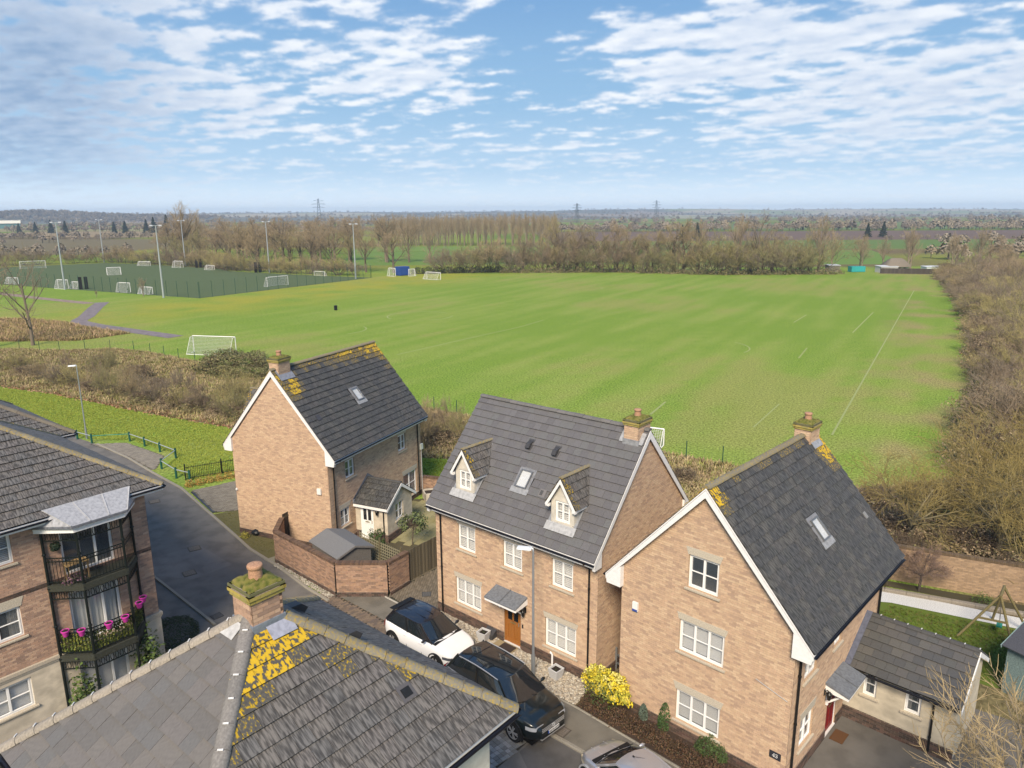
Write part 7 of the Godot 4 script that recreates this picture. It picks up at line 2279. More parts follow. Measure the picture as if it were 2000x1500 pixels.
func make_cars() -> void:
	M.lamp = vm(0.08); M.lamp.metallic_specular = 0.7
	var blk := Color(0.008, 0.008, 0.009)
	# white hatchback with a black roof
	var s := {"length": 3.95, "width": 1.74, "height": 1.47, "paint": Color(0.80, 0.80, 0.80), "roof": Color(0.010, 0.011, 0.013), "pillar": Color(0.010, 0.011, 0.013), "mirror": Color(0.010, 0.011, 0.013), "wheel": 0.31, "axle": [1.18, -1.28], "doors": [-0.62, 0.28], "seams": [-0.45, 0.42], "sill": 0.14,
		"top": [[-1.97, 0.78], [-1.88, 0.95], [-1.5, 0.985], [0.5, 0.95], [0.98, 0.93], [1.55, 0.84], [1.82, 0.74], [1.97, 0.56]],
		"plan": [[-1.97, 0.72], [-1.85, 0.88], [-1.5, 0.97], [-0.8, 1.0], [1.0, 1.0], [1.45, 0.95], [1.75, 0.83], [1.9, 0.68], [1.97, 0.55]],
		"low": [[-1.97, 0.38], [-1.7, 0.24], [1.6, 0.22], [1.97, 0.30]],
		"cabin": {"x0": 0.95, "x1": 0.12, "x2": -1.45, "x3": -1.80, "wb": 0.90, "wt": 0.70}, "cpillar": 0.2,
		"lamps": [[1.50, 1.84, 0.585, 0.70, Color(0.08, 0.085, 0.10), 0.55, -0.05], [-1.80, -1.95, 0.70, 0.86, Color(0.28, 0.006, 0.01), 0.75, 0.0]],
		"extras": [["grille", P(1.955, 0.34, -0.42), P(1.985, 0.50, 0.42), blk, "plastic"], ["chrome_strip", P(1.90, 0.62, -0.5), P(1.945, 0.645, 0.5), Color(0.015, 0.015, 0.016), "plastic"], ["bumper_lip", P(1.90, 0.27, -0.5), P(1.985, 0.33, 0.5), blk, "plastic"], ["windscreen_trim", P(0.93, 0.925, -0.72), P(1.06, 0.955, 0.72), blk, "plastic"]]}
	var c := car("white hatchback with black roof parked in front of the middle house", S3(1.9, 0.02, 2.28), SYAW, s)
	number_plate(c, 1.99, 0.44, "WG21 XKD", Color(0.75, 0.75, 0.73))
	# double chevron badge
	for k in 2:
		var bg := G.new()
		for sd in [-1.0, 1.0]: bg.bar(P(1.955, 0.635 + k * 0.05, sd * 0.09), P(1.96, 0.68 + k * 0.05, 0), 0.015, 0.022, Color(0.7, 0.7, 0.7), P(1, 0, 0))
		part("badge", bg.mesh(M.metal), c)
	for x in [-1.0, -0.35]:
		var rg := G.new(); rg.bar(P(0.0, 1.478, x * 0.6 + 0.42), P(-1.2, 1.478, x * 0.6 + 0.42), 0.02, 0.012, blk)
		part("roof_groove", rg.mesh(M.plastic), c)
	var sp := G.new(); sp.box(P(-1.60, 1.43, 0), P(0.3, 0.03, 1.1), blk, Basis(P(0, 0, 1), 0.1))
	part("spoiler", sp.mesh(M.plastic), c)
	# black estate SUV
	var s2 := {"length": 4.72, "width": 1.90, "height": 1.70, "paint": Color(0.0075, 0.008, 0.011), "metal": 0.2, "wheel": 0.37, "axle": [1.42, -1.45], "doors": [-0.75, 0.35], "seams": [-0.55, 0.52], "sill": 0.08, "silltrim": Color(0.25, 0.25, 0.26), "glass_roof": true,
		"top": [[-2.36, 0.85], [-2.25, 1.02], [-1.6, 1.09], [0.6, 1.06], [1.15, 1.05], [1.8, 0.98], [2.15, 0.88], [2.36, 0.68]],
		"plan": [[-2.36, 0.76], [-2.2, 0.90], [-1.7, 0.98], [-0.8, 1.0], [1.3, 1.0], [1.8, 0.95], [2.1, 0.85], [2.28, 0.70], [2.36, 0.58]],
		"low": [[-2.36, 0.45], [-2.0, 0.30], [1.9, 0.28], [2.36, 0.36]],
		"cabin": {"x0": 1.28, "x1": 0.48, "x2": -1.68, "x3": -2.10, "wb": 0.91, "wt": 0.70}, "cpillar": 0.14,
		"lamps": [[1.92, 2.24, 0.70, 0.84, Color(0.45, 0.47, 0.50), 0.52, -0.04], [-2.15, -2.33, 0.82, 0.97, Color(0.28, 0.006, 0.01), 0.72, 0.0]],
		"extras": [["grille", P(2.335, 0.60, -0.5), P(2.36, 0.76, 0.5), Color(0.02, 0.02, 0.02), "plastic"], ["grille_bar", P(2.35, 0.61, -0.52), P(2.375, 0.628, 0.52), Color(0.6, 0.6, 0.6), "metal"], ["grille_bar", P(2.35, 0.665, -0.52), P(2.375, 0.683, 0.52), Color(0.6, 0.6, 0.6), "metal"], ["grille_bar", P(2.345, 0.72, -0.52), P(2.37, 0.738, 0.52), Color(0.6, 0.6, 0.6), "metal"], ["bumper_trim", P(2.3, 0.34, -0.55), P(2.375, 0.362, 0.55), Color(0.55, 0.55, 0.55), "metal"], ["air_intake", P(2.33, 0.39, -0.5), P(2.37, 0.46, 0.5), Color(0.01, 0.01, 0.01), "plastic"]]}
	var c2 := car("black estate car with panoramic glass roof and silver roof rails", S3(6.5, 0.02, 3.12), SYAW - 0.09, s2)
	number_plate(c2, 2.385, 0.52, "EX16 UPZ", Color(0.72, 0.72, 0.70), true)
	var vg := G.new()
	var ring := []; var rad := []
	for k in 17: ring.append(P(2.38, 0.675 + sin(TAU * k / 16) * 0.062, cos(TAU * k / 16) * 0.062)); rad.append(0.008)
	vg.tube(ring, rad, 5, Color(0.75, 0.75, 0.75), false)
	for e in [[P(2.38, 0.73, -0.03), P(2.38, 0.68, 0)], [P(2.38, 0.68, 0), P(2.38, 0.73, 0.03)], [P(2.38, 0.70, -0.055), P(2.38, 0.62, -0.022)], [P(2.38, 0.62, -0.022), P(2.38, 0.66, 0)], [P(2.38, 0.66, 0), P(2.38, 0.62, 0.022)], [P(2.38, 0.62, 0.022), P(2.38, 0.70, 0.055)]]:
		vg.bar(e[0], e[1], 0.008, 0.008, Color(0.75, 0.75, 0.75), P(1, 0, 0))
	part("badge", vg.mesh(M.metal), c2)
	for sd in [-1.0, 1.0]:
		var rl := G.new()
		var pts := []; var rd := []
		for k in 13:
			var t := k / 12.0
			pts.append(P(lerpf(0.42, -1.55, t), 1.665 + 0.055 * sin(PI * t) - 0.03 * t, sd * 0.655)); rd.append(0.018)
		rl.tube(pts, rd, 6, Color(0.6, 0.6, 0.6))
		part("roof_rail", rl.mesh(M.metal), c2)
		var ct := G.new()
		ct.bar(P(0.85, 1.075, sd * 0.87), P(-2.0, 1.10, sd * 0.85), 0.012, 0.016, Color(0.6, 0.6, 0.6))
		part("window_trim", ct.mesh(M.metal), c2)
	for x in [-0.45, -1.15]:
		var rs := G.new(); rs.bar(P(x, 1.712, -0.6), P(x, 1.712, 0.6), 0.02, 0.008, Color(0.015, 0.015, 0.016))
		part("roof_seam", rs.mesh(M.plastic), c2)
	# silver small car at the bottom edge, nose to the upper left
	var s3 := {"length": 3.85, "width": 1.68, "height": 1.46, "paint": Color(0.40, 0.41, 0.44), "metal": 0.55, "wheel": 0.30, "axle": [1.22, -1.2], "doors": [-0.5], "seams": [0.45], "sill": 0.06, "silltrim": Color(0.3, 0.3, 0.31), "arch": Color(0.3, 0.31, 0.33),
		"top": [[-1.92, 0.75], [-1.8, 0.92], [-1.4, 0.97], [0.6, 0.95], [1.0, 0.92], [1.5, 0.80], [1.78, 0.68], [1.92, 0.5]],
		"plan": [[-1.92, 0.72], [-1.8, 0.88], [-1.4, 0.98], [-0.6, 1.0], [1.0, 1.0], [1.4, 0.93], [1.7, 0.78], [1.85, 0.6], [1.92, 0.45]],
		"low": [[-1.92, 0.38], [-1.6, 0.24], [1.6, 0.22], [1.92, 0.30]],
		"cabin": {"x0": 1.0, "x1": 0.25, "x2": -1.4, "x3": -1.75, "wb": 0.90, "wt": 0.72}, "cpillar": 0.2,
		"lamps": [[1.38, 1.74, 0.56, 0.70, Color(0.62, 0.56, 0.42), 0.6, -0.12], [-1.75, -1.9, 0.66, 0.86, Color(0.28, 0.006, 0.01), 0.75, 0.0]],
		"extras": [["grille", P(1.88, 0.32, -0.35), P(1.93, 0.42, 0.35), blk, "plastic"], ["windscreen_trim", P(0.98, 0.905, -0.70), P(1.14, 0.94, 0.70), blk, "plastic"]]}
	var c3 := car("silver small car cut off by the bottom edge of the picture", S3(12.2, 0.02, 3.77), SYAW + 2.85, s3)
	var ag := G.new(); ag.tube([P(0.1, 1.46, 0.0), P(-0.35, 1.72, 0.0)], [0.008, 0.004], 5, Color(0.01, 0.01, 0.01)); ag.box(P(0.1, 1.465, 0), P(0.07, 0.02, 0.04), blk)
	part("aerial", ag.mesh(M.plastic), c3)
	for z in [-0.28, 0.28]:
		var bl := G.new(); bl.bar(P(1.75, 0.74, z * 0.85), P(1.05, 0.945, z), 0.012, 0.008, Color(0.55, 0.56, 0.58))
		part("bonnet_crease", bl.mesh(M.metal), c3)

# ---------------------------------------------------------------- playing field and beyond
func goal(called: String, label: String, a: Vector3, b: Vector3, h: float, depth: float, net := true, col := Color(0.78, 0.78, 0.78)) -> void:
	# posts stand at a and b; the net hangs back on the left of a towards b
	var root := thing(called, label, "goal", a)
	var d := b - a
	var bk := d.normalized().cross(Vector3.UP) * depth
	var r := 0.055
	for p in [Vector3.ZERO, d]:
		var g := G.new(); g.tube([p, p + P(0, h, 0)], [r, r], 7, col)
		part("post", g.mesh(M.plastic), root)
	var c := G.new(); c.tube([P(0, h, 0), d + P(0, h, 0)], [r, r], 7, col)
	part("crossbar", c.mesh(M.plastic), root)
	var f := G.new()
	f.tube([Vector3.ZERO, bk, d + bk, d], [r * 0.8, r * 0.8, r * 0.8, r * 0.8], 6, col)
	part("ground_frame", f.mesh(M.plastic), root)
	for p in [Vector3.ZERO, d]:
		var s := G.new(); s.tube([p + P(0, h, 0), p + bk * 0.35 + P(0, h * 0.95, 0), p + bk], [0.025, 0.025, 0.025], 5, col)
		part("stay", s.mesh(M.plastic), root)
	if net:
		var n := G.new()
		var nw := int(d.length() / 0.16); var q := 0.010
		var top := P(0, h, 0) + bk * 0.35
		for k in nw + 1:
			var t := float(k) / nw
			n.tube([d * t + P(0, h, 0), d * t + top - P(0, h * 0.05, 0), d * t + bk], [q, q, q], 3, col * 0.9, false)
		for k in 13:
			var t := k / 12.0
			var e := top.lerp(bk, t) - P(0, h * 0.05 * (1 - t), 0)
			n.tube([e, d + e], [q, q], 3, col * 0.9, false)
			for p in [Vector3.ZERO, d]: n.tube([p + P(0, h * (1 - t), 0), p + top.lerp(bk, t)], [q, q], 3, col * 0.9, false)
		part("net", n.mesh(M.net), root).set_meta("kind", "stuff")

func mesh_fence(label: String, pts: Array, h: float, step: float, r: float, wire: float, col: Color) -> void:
	var root := thing("mesh_fence", label, "fence", P(pts[0][0], 0, pts[0][1]))
	var g := G.new(); g.tube([P(0, 0, 0), P(0, h + 0.1, 0)], [r, r], 5, col)
	var pm := g.mesh(M.plastic)
	var w := G.new()
	for j in pts.size() - 1:
		var a := P(pts[j][0] - pts[0][0], 0, pts[j][1] - pts[0][1]); var b := P(pts[j + 1][0] - pts[0][0], 0, pts[j + 1][1] - pts[0][1])
		var n := maxi(1, int(round(a.distance_to(b) / step)))
		for k in n + (1 if j == pts.size() - 2 else 0): part("post", pm, root, Transform3D(Basis.IDENTITY, a.lerp(b, float(k) / n)))
		var nv := int(a.distance_to(b) / wire)
		for k in nv:
			var p := a.lerp(b, (k + 0.5) / nv)
			w.tube([p, p + P(0, h, 0)], [0.004, 0.004], 3, col * 0.8, false)
		var y := 0.05
		while y < h:
			w.tube([a + P(0, y, 0), b + P(0, y, 0)], [0.004, 0.004], 3, col * 0.8, false)
			y += wire * 1.3
	part("wire_mesh", w.mesh(M.plastic), root).set_meta("kind", "stuff")

func floodlight(label: String, p: Vector3, h: float, yaw: float) -> void:
	var root := thing("floodlight_mast", label, "floodlight", p, yaw)
	var g := G.new(); g.tube([P(0, 0, 0), P(0, h * 0.5, 0), P(0, h, 0)], [0.22, 0.16, 0.09], 8, Color(0.50, 0.53, 0.56))
	part("mast", g.mesh(M.metal), root)
	var c := G.new(); c.bar(P(-1.0, h, 0), P(1.0, h, 0), 0.12, 0.12, Color(0.45, 0.47, 0.5))
	part("crossarm", c.mesh(M.metal), root)
	for x in [-0.85, 0.85]:
		var l := G.new(); l.box(P(x, h - 0.02, 0.25), P(0.55, 0.16, 0.6), Color(0.5, 0.52, 0.54), Basis(Vector3.RIGHT, 0.2))
		part("lamp_head", l.mesh(M.plastic), root)

func line_on_grass(pts: Array, w: float, op: float) -> void:
	var g := G.new()
	for k in pts.size() - 1:
		var a := P(pts[k][0], 0.016, pts[k][1]); var b := P(pts[k + 1][0], 0.016, pts[k + 1][1])
		var s := (b - a).cross(Vector3.UP).normalized() * w / 2
		g.q(a - s, b - s, b + s, a + s, Color(0.25, 0.30, 0.08).lerp(Color(0.50, 0.52, 0.36), op * 0.34))
	struct("pitch_line", g.mesh(M.line))

func ribbon(pts: Array, w: float, y: float) -> G:
	var g := G.new()
	var rows := [PackedVector3Array(), PackedVector3Array()]
	for k in pts.size():
		var a := Vector2(pts[maxi(k - 1, 0)][0], pts[maxi(k - 1, 0)][1]); var b := Vector2(pts[mini(k + 1, pts.size() - 1)][0], pts[mini(k + 1, pts.size() - 1)][1])
		var n := (b - a).normalized().orthogonal() * w / 2
		rows[0].push_back(P(pts[k][0] + n.x, y, pts[k][1] + n.y)); rows[1].push_back(P(pts[k][0] - n.x, y, pts[k][1] - n.y))
	return_grid(g, rows)
	return g

func return_grid(g: G, rows: Array) -> void:
	g.grid(rows, W1)
	if g.n[0].y < 0:
		for k in g.n.size(): g.n[k] = -g.n[k]
		var t := PackedInt32Array()
		for k in range(0, g.i.size(), 3): t.append_array(PackedInt32Array([g.i[k], g.i[k + 2], g.i[k + 1]]))
		g.i = t

const PITCH := [[-65.2, -152.6], [-101.4, -171.6], [-131, -187.5], [-160, -202], [-172, -250], [-149, -271], [-125, -258.5], [-94.7, -238], [-86, -226.5], [-64, -213], [-38, -200.4]]

func make_field() -> void:
	rng.seed = 601
	var turf := vm(1.0, T.fine, 0.3)
	turf.metallic_specular = 0.03
	flat("artificial_pitch", PITCH, 0.02, turf, Color(0.115, 0.155, 0.085))
	var pg := ribbon([[-140, -181], [-116, -165.3], [-99.3, -154.2], [-83.5, -144.6]], 2.3, 0.02)
	for k in pg.c.size(): pg.c[k] = Color(0.33, 0.25, 0.21)
	struct("footpath", pg.mesh(M.asphalt))
	var pg2 := ribbon([[-82.0, -146.3], [-79.0, -138.5], [-76.0, -131.5], [-73.2, -125.0], [-72.1, -121.2], [-71.2, -119.2], [-69.2, -117.4], [-65.4, -114.4], [-57.7, -109.4], [-48.0, -103.2]], 2.5, 0.026)
	for k in pg2.c.size(): pg2.c[k] = Color(0.25, 0.215, 0.225)
	struct("footpath", pg2.mesh(M.asphalt))
	# worn pitch markings
	line_on_grass([[24.9, -54.4], [88.0, -159.8]], 0.16, 0.5)
	line_on_grass([[19.5, -56.6], [24.2, -63.9]], 0.13, 0.5); line_on_grass([[48.8, -103.3], [62.1, -124.7]], 0.18, 0.5)
	line_on_grass([[-14.2, -88.7], [-6.0, -100.5], [1.5, -111.0], [5.2, -117.9]], 0.2, 0.35); line_on_grass([[11.9, -60.6], [14.1, -64.9]], 0.2, 0.5); line_on_grass([[34.0, -84.9], [37.6, -91.5]], 0.2, 0.25)
	line_on_grass([[44.2, -113.5], [49.6, -122.1]], 0.22, 0.3)
	for e in [[-15.6, -123.6, 5.5, 0.0, 1.2, 0.5], [-15.6, -123.6, 5.5, 2.5, 4.2, 0.5], [-15.6, -123.6, 5.5, 4.2, 5.6, 0.25], [-27.0, -109.0, 5.0, -0.6, 0.9, 0.4], [24.5, -93.0, 6.0, -0.5, 0.8, 0.35], [15.0, -169, 6.0, -0.4, 0.6, 0.3]]:
		var pts := []
		for k in 13:
			var a: float = lerpf(e[3], e[4], k / 12.0)
			pts.append([e[0] + cos(a) * e[2], e[1] + sin(a) * e[2]])
		line_on_grass(pts, 0.2, e[5])
	# all-weather pitch: fence, masts, goals
	var fc := Color(0.012, 0.06, 0.042)
	mesh_fence("tall green mesh fence along the near side of the all-weather pitch", [[-150, -197.3], [-131, -187.7], [-101.4, -171.9], [-82.6, -161.2], [-65.2, -152.6]], 3.3, 3.1, 0.045, 1.5, fc)
	mesh_fence("tall green mesh fence along the right side of the all-weather pitch", [[-65.1, -152.8], [-51.5, -176.6], [-38.3, -200]], 3.3, 3.1, 0.045, 1.5, fc)
	mesh_fence("tall green mesh fence along the far side of the all-weather pitch", [[-38.2, -200.5], [-64, -213.2], [-86, -226.7], [-94.7, -238.2], [-125, -258.7], [-149, -271]], 3.3, 4.0, 0.045, 1.2, fc)
	var fl := [["leftmost near floodlight mast of the all-weather pitch", -105.4, -173.0, 15.5], ["floodlight mast standing farthest away beyond the pitch's left end", -151, -274, 15.5], ["floodlight mast at the near right corner of the all-weather pitch", -73.3, -154.0, 14.9], ["floodlight mast before the white-topped tree on the pitch's far side", -111, -251.5, 15.2], ["floodlight mast midway along the pitch's far side, left of the round bare tree", -72.4, -220.5, 14.9], ["rightmost floodlight mast, at the pitch's right corner", -41.7, -197.0, 14.4]]
	for e in fl: floodlight(e[0], P(e[1], 0, e[2]), e[3], 0.5)
	var gl := [
		["large white goal standing at the left end of the all-weather pitch", P(-161.1, 0, -242.1), P(-156, 0, -247.4), 2.4, -1.5, true],
		["white goal in the middle of the all-weather pitch", P(-118.4, 0, -215.6), P(-115.4, 0, -217.6), 2.1, 1.2, true],
		["small white goal, leftmost on the pitch's far side", P(-129.1, 0, -256), P(-124.4, 0, -254.5), 1.4, 1.0, true],
		["white goal with sagging net on the pitch's far side", P(-112.2, 0, -246), P(-108.5, 0, -244), 2.1, 1.2, true],
		["small white goal, third along the pitch's far side", P(-97, 0, -234.8), P(-93.6, 0, -232.6), 1.4, 1.0, true],
		["white goal inside the fence by the leftmost near mast", P(-108.9, 0, -176.2), P(-105.6, 0, -174.8), 2.1, 1.0, true],
		["low white goal partly behind the black boards", P(-105.2, 0, -176.0), P(-102.6, 0, -174.6), 1.6, 1.0, true],
		["white goal close inside the near fence, taller of two", P(-89.5, 0, -167.2), P(-86.3, 0, -165.9), 2.1, 1.0, true],
		["low white goal close inside the near fence, nearer the corner mast", P(-82.5, 0, -163.2), P(-79.2, 0, -161.6), 1.5, 1.0, true],
		["low white goal beside the bare trees at the left edge", P(-130.1, 0, -190), P(-126.2, 0, -188), 1.6, 1.0, true],
		["white goal near the right side fence of the all-weather pitch", P(-58.6, 0, -176.2), P(-55.2, 0, -181.4), 2.3, -1.4, true],
		["small white goal near the far right corner of the pitch", P(-55.7, 0, -208), P(-52.3, 0, -206), 1.3, -1.0, true],
		["white goal on the grass behind the bramble mound", P(-40.4, 0, -91.4), P(-34.6, 0, -90.2), 2.1, 1.6, true],
		["white goal on the grass beside the blue container", P(-22.6, 0, -196.8), P(-18.6, 0, -193.4), 1.8, 1.5, true],
		["small white goal showing behind the middle house's gable", P(8.6, 0, -53.4), P(11.3, 0, -52.1), 1.25, 1.0, true]]
	for e in gl: goal("football_goal", e[0], e[1], e[2], e[3], e[4], e[5])
	for e in [["pair of black padded boards by the leftmost near mast", -101.6, -173.2, 2.9], ["black padded board right of the white-topped tree's mast", -103.5, -243.0, 2.9], ["black padded board left of the middle far mast", -76.5, -221.0, 3.1]]:
		var o := thing("rebound_board", e[0], "board", P(e[1], 0, e[2]), 0.5)
		for k in 2:
			var g := G.new(); g.prism([P(k * 1.2 - 0.5, 0, -0.3), P(k * 1.2 - 0.5, e[3], -0.1), P(k * 1.2 - 0.5, e[3], 0.1), P(k * 1.2 - 0.5, 0, 0.3)], P(0.75, 0, 0), Color(0.012, 0.013, 0.014))
			part("panel", g.mesh(M.cloth), o)
	# blue steel container with ribbed doors
	var ct := thing("shipping_container", "blue steel container with ribbed sides at the far edge of the field", "container", P(-30.7, 0, -207.4), 0.75)
	var cb := G.new(); cb.bb(-1.6, 0.1, -1.2, 1.6, 2.5, 1.2, Color(0.02, 0.06, 0.24))
	part("shell", cb.mesh(M.plastic), ct)
	for k in 9:
		var g := G.new(); g.bb(-1.45 + k * 0.36, 0.2, 1.2, -1.29 + k * 0.36, 2.4, 1.25, Color(0.025, 0.075, 0.29))
		part("rib", g.mesh(M.plastic), ct)
		if k < 7:
			var g2 := G.new(); g2.bb(1.6, 0.2, -1.05 + k * 0.33, 1.65, 2.4, -0.9 + k * 0.33, Color(0.02, 0.055, 0.22))
			part("rib", g2.mesh(M.plastic), ct)
	goal("football_goal", "white folded goal leaning on the blue container's left", P(-34.2, 0, -206.4), P(-32.2, 0, -204.6), 2.2, 0.9)
	goal("football_goal", "white folded goal leaning on the blue container's right", P(-28.6, 0, -205.0), P(-27.2, 0, -206.4), 1.9, 0.8)
	var bin := G.new(); bin.lathe(Vector3.ZERO, [Vector2(0, 0), Vector2(0.28, 0), Vector2(0.32, 0.8), Vector2(0.3, 0.85), Vector2(0, 0.9)], 12, Color(0.01, 0.01, 0.01))
	tag(part("litter_bin", bin.mesh(M.plastic), self, at(-31.9, 0, -132)), "small black bin standing alone on the grass bank", "bin")
	# boundary fence between the estate's rough ground and the field
	mesh_fence("low green-posted wire fence along the near edge of the playing field", [[-67, -94.2], [-58.2, -92.5], [-52.2, -93.5], [-48.7, -92.6], [-45.65, -90.7], [-40.4, -86.9], [-23, -74], [-6.9, -62.3], [-4.8, -61.0], [4.0, -55.0], [12.3, -49.1], [14.5, -47.8], [20, -44.4]], 1.2, 3.4, 0.035, 0.5, Color(0.014, 0.065, 0.045))

const ROUGH := [[-75, -80], [-52, -72.6], [-45, -69.5], [-37.8, -65.4], [-31.4, -61.7], [-23.5, -57.7], [-16, -53.8], [-9, -50], [-2.8, -49], [3, -45], [7, -38], [12.5, -33.5], [17.2, -32.3], [29, -27.3], [36, -30], [34, -44], [28.6, -44.6], [22, -42.9], [14.5, -48], [12.3, -49.3], [-6.9, -62.5], [-40.4, -87.1], [-45.6, -91], [-52, -94], [-58, -92.8], [-67, -94.5], [-80, -95]]

func rough_ground() -> void:
	rng.seed = 701
	flat("rough_ground", ROUGH, 0.014, M.soil, Color(0.235, 0.185, 0.105))
	tufts("rough_grass", "matted dry brown and olive grass between the houses and the field fence", 52000, ROUGH, [Color(0.38, 0.29, 0.16), Color(0.33, 0.28, 0.12), Color(0.43, 0.35, 0.20), Color(0.25, 0.19, 0.11), Color(0.27, 0.28, 0.085)], 0.42, M.grass, 703, 0.0, 0.9)
	flat("rough_patch", [[-80, -99.5], [-70.5, -100.3], [-60.5, -100.6], [-56.4, -106.5], [-65, -111.5], [-72, -117.5], [-82, -122], [-95, -122]], 0.014, M.soil, Color(0.22, 0.15, 0.085))
	tufts("rough_grass", "dry pinkish-brown grass patch left of the footpath bend", 12000, [[-80, -99.5], [-70.5, -100.3], [-60.5, -100.6], [-56.4, -106.5], [-65, -111.5], [-72, -117.5], [-82, -122], [-95, -122]], [Color(0.45, 0.31, 0.19), Color(0.38, 0.29, 0.14), Color(0.29, 0.25, 0.10)], 0.6, M.grass, 705, 0.0, 0.7)
	tufts("lawn_grass", "tussocky bright lawn between the road and the brown scrub", 42000, [[-60, -74.5], [-52, -72.2], [-45, -69.2], [-37.8, -65.1], [-31.4, -61.4], [-23.5, -57.4], [-16, -53.6], [-16.5, -48], [-21.2, -45.3], [-24.2, -48.5], [-24.2, -50.4], [-29.4, -54], [-33, -54.5], [-45, -62.5], [-60, -70]], [Color(0.32, 0.39, 0.06), Color(0.38, 0.42, 0.075), Color(0.26, 0.33, 0.05)], 0.13, M.grass, 707, 0.0, 0.8)
	# fallen leaves along the scrub's edge
	var lf := G.new()
	for k in 2400:
		var t := rng.randf(); var e := [[-52, -72.3], [-45, -69.2], [-37.8, -65.1], [-31.4, -61.4], [-23.5, -57.4], [-16, -53.6]]
		var j := mini(int(t * 5), 4)
		var a := Vector2(e[j][0], e[j][1]).lerp(Vector2(e[j + 1][0], e[j + 1][1]), t * 5 - j)
		leaf(lf, P(a.x + rv(-0.6, 0.6), rv(0.03, 0.12), a.y - absf(rv(-1.9, 1.6))), 0.22, [Color(0.32, 0.17, 0.09), Color(0.24, 0.12, 0.065), Color(0.38, 0.23, 0.14)][rng.randi() % 3], P(0, 1, 0))
	tag(part("leaf_litter", lf.mesh(M.leaf), self), "fallen brown leaves along the edge of the scrub", "leaves").set_meta("kind", "stuff")
	# bramble mounds
	var olive := [Color(0.18, 0.175, 0.07), Color(0.14, 0.145, 0.055), Color(0.22, 0.19, 0.09), Color(0.24, 0.18, 0.10)]
	var brown := [Color(0.29, 0.22, 0.14), Color(0.23, 0.18, 0.11), Color(0.34, 0.255, 0.16), Color(0.20, 0.18, 0.085)]
	var ms := []
	for k in 6:
		var g := bushy(5200, P(1.5, 1.0, 1.4), 0.085, olive if k % 2 == 0 else brown, 720 + k, 0.35, 0.45)
		for j in 260:
			var a := rv(0, TAU); var r := rv(0.2, 1.3)
			var p := P(cos(a) * r * 0.6, 0.2, sin(a) * r * 0.6)
			g.tube([p, p + P(rv(-0.4, 0.4), rv(0.5, 0.95), rv(-0.4, 0.4)), p + P(rv(-0.9, 0.9), rv(0.3, 0.9), rv(-0.9, 0.9))], [0.014, 0.012, 0.006], 3, Color(0.16, 0.12, 0.08), false)
		ms.append(g.mesh(M.leaf))
	var big := bushy(15000, P(5.4, 2.3, 3.4), 0.17, [Color(0.17, 0.165, 0.07), Color(0.14, 0.145, 0.058), Color(0.21, 0.175, 0.09), Color(0.11, 0.115, 0.045)], 731, 0.22, 0.25)
	for j in 900:
		var d := P(rv(-1, 1), rv(0.2, 1), rv(-1, 1)).normalized()
		var p := P(d.x * 5.2, d.y * 2.2, d.z * 3.2)
		big.tube([p * 0.8, p * 0.97, p * 1.06 + P(rv(-0.3, 0.3), -0.1, rv(-0.3, 0.3))], [0.016, 0.012, 0.006], 3, Color(0.15, 0.11, 0.07), false)
	tag(part("bramble_mound", big.mesh(M.leaf), self, at(-30.5, 0, -79.0, -0.55)), "largest olive bramble mound, just before the white goal", "bramble")
	var spots := [[-34, -65.5, 1.1], [-31, -63.8, 1.0], [-28, -63.0, 1.2], [-25.5, -61.5, 1.0], [-22.5, -60.5, 1.3], [-20, -58.5, 1.1], [-37.5, -68.5, 1.0], [-42, -71, 0.9], [-47, -74, 1.0], [-53, -78, 1.1], [-57, -82, 1.0], [-40, -76, 1.2], [-47, -82, 1.1], [-36, -72, 0.9], [-27, -68, 1.2], [-22, -66, 1.2], [-18, -62, 1.2], [-13, -57, 1.0], [-9, -54, 1.1], [-5.5, -53, 1.0], [-2.5, -55.5, 1.2], [-7, -58.5, 0.8], [1, -52, 0.9], [5, -50, 0.7], [8, -47, 0.7], [11, -44.5, 0.8], [13, -41, 1.0], [16, -40.5, 1.1], [18.5, -41, 1.2], [21.5, -40, 1.3], [17, -36.5, 1.4], [20.5, -36, 1.5], [24, -38.5, 1.6], [23, -34, 1.5], [27, -35, 1.7], [27, -40.5, 1.5], [19.5, -33.5, 1.2], [24, -31, 1.3], [30, -32, 1.5], [14, -36.5, 1.0]]
	for k in spots.size():
		var s: Array = spots[k]
		var dark: bool = k > 25
		var w: String = "by the right-hand houses" if dark else "on the rough strip"
		var idx: int = k - 26 if dark else k
		tag(part("bramble_bush", ms[k % 6], self, Transform3D(Basis(Vector3.UP, rv(0, TAU)).scaled(P(s[2], s[2] * rv(0.8, 1.1), s[2])), P(s[0], 0, s[1]))), "%s bramble bush %s, %s from the left" % ["olive" if k % 2 == 0 else "brown", w, nth(idx)], "bramble", "bramble bushes behind the houses")
	# bramble at the foot of the right-hand hedge
	for k in 34:
		var t := k / 33.0 * 8.0
		var hp := [[31.0, -45.0], [35, -51.5], [43, -64], [53, -80], [60, -91.5], [68, -105], [81, -129], [98, -162], [112, -191]]
		var j := mini(int(t), 7)
		var q := Vector2(hp[j][0], hp[j][1]).lerp(Vector2(hp[j + 1][0], hp[j + 1][1]), t - j)
		tag(part("bramble_bush", ms[(k * 5 + 1) % 6], self, Transform3D(Basis(Vector3.UP, rv(0, TAU)).scaled(P(1, rv(0.9, 1.5), 1) * rv(1.5, 2.2)), P(q.x + rv(0.3, 1.2), 0, q.y))), "bramble at the foot of the right-hand hedge, %s from the near end" % nth(k), "bramble", "bramble along the right-hand hedge")
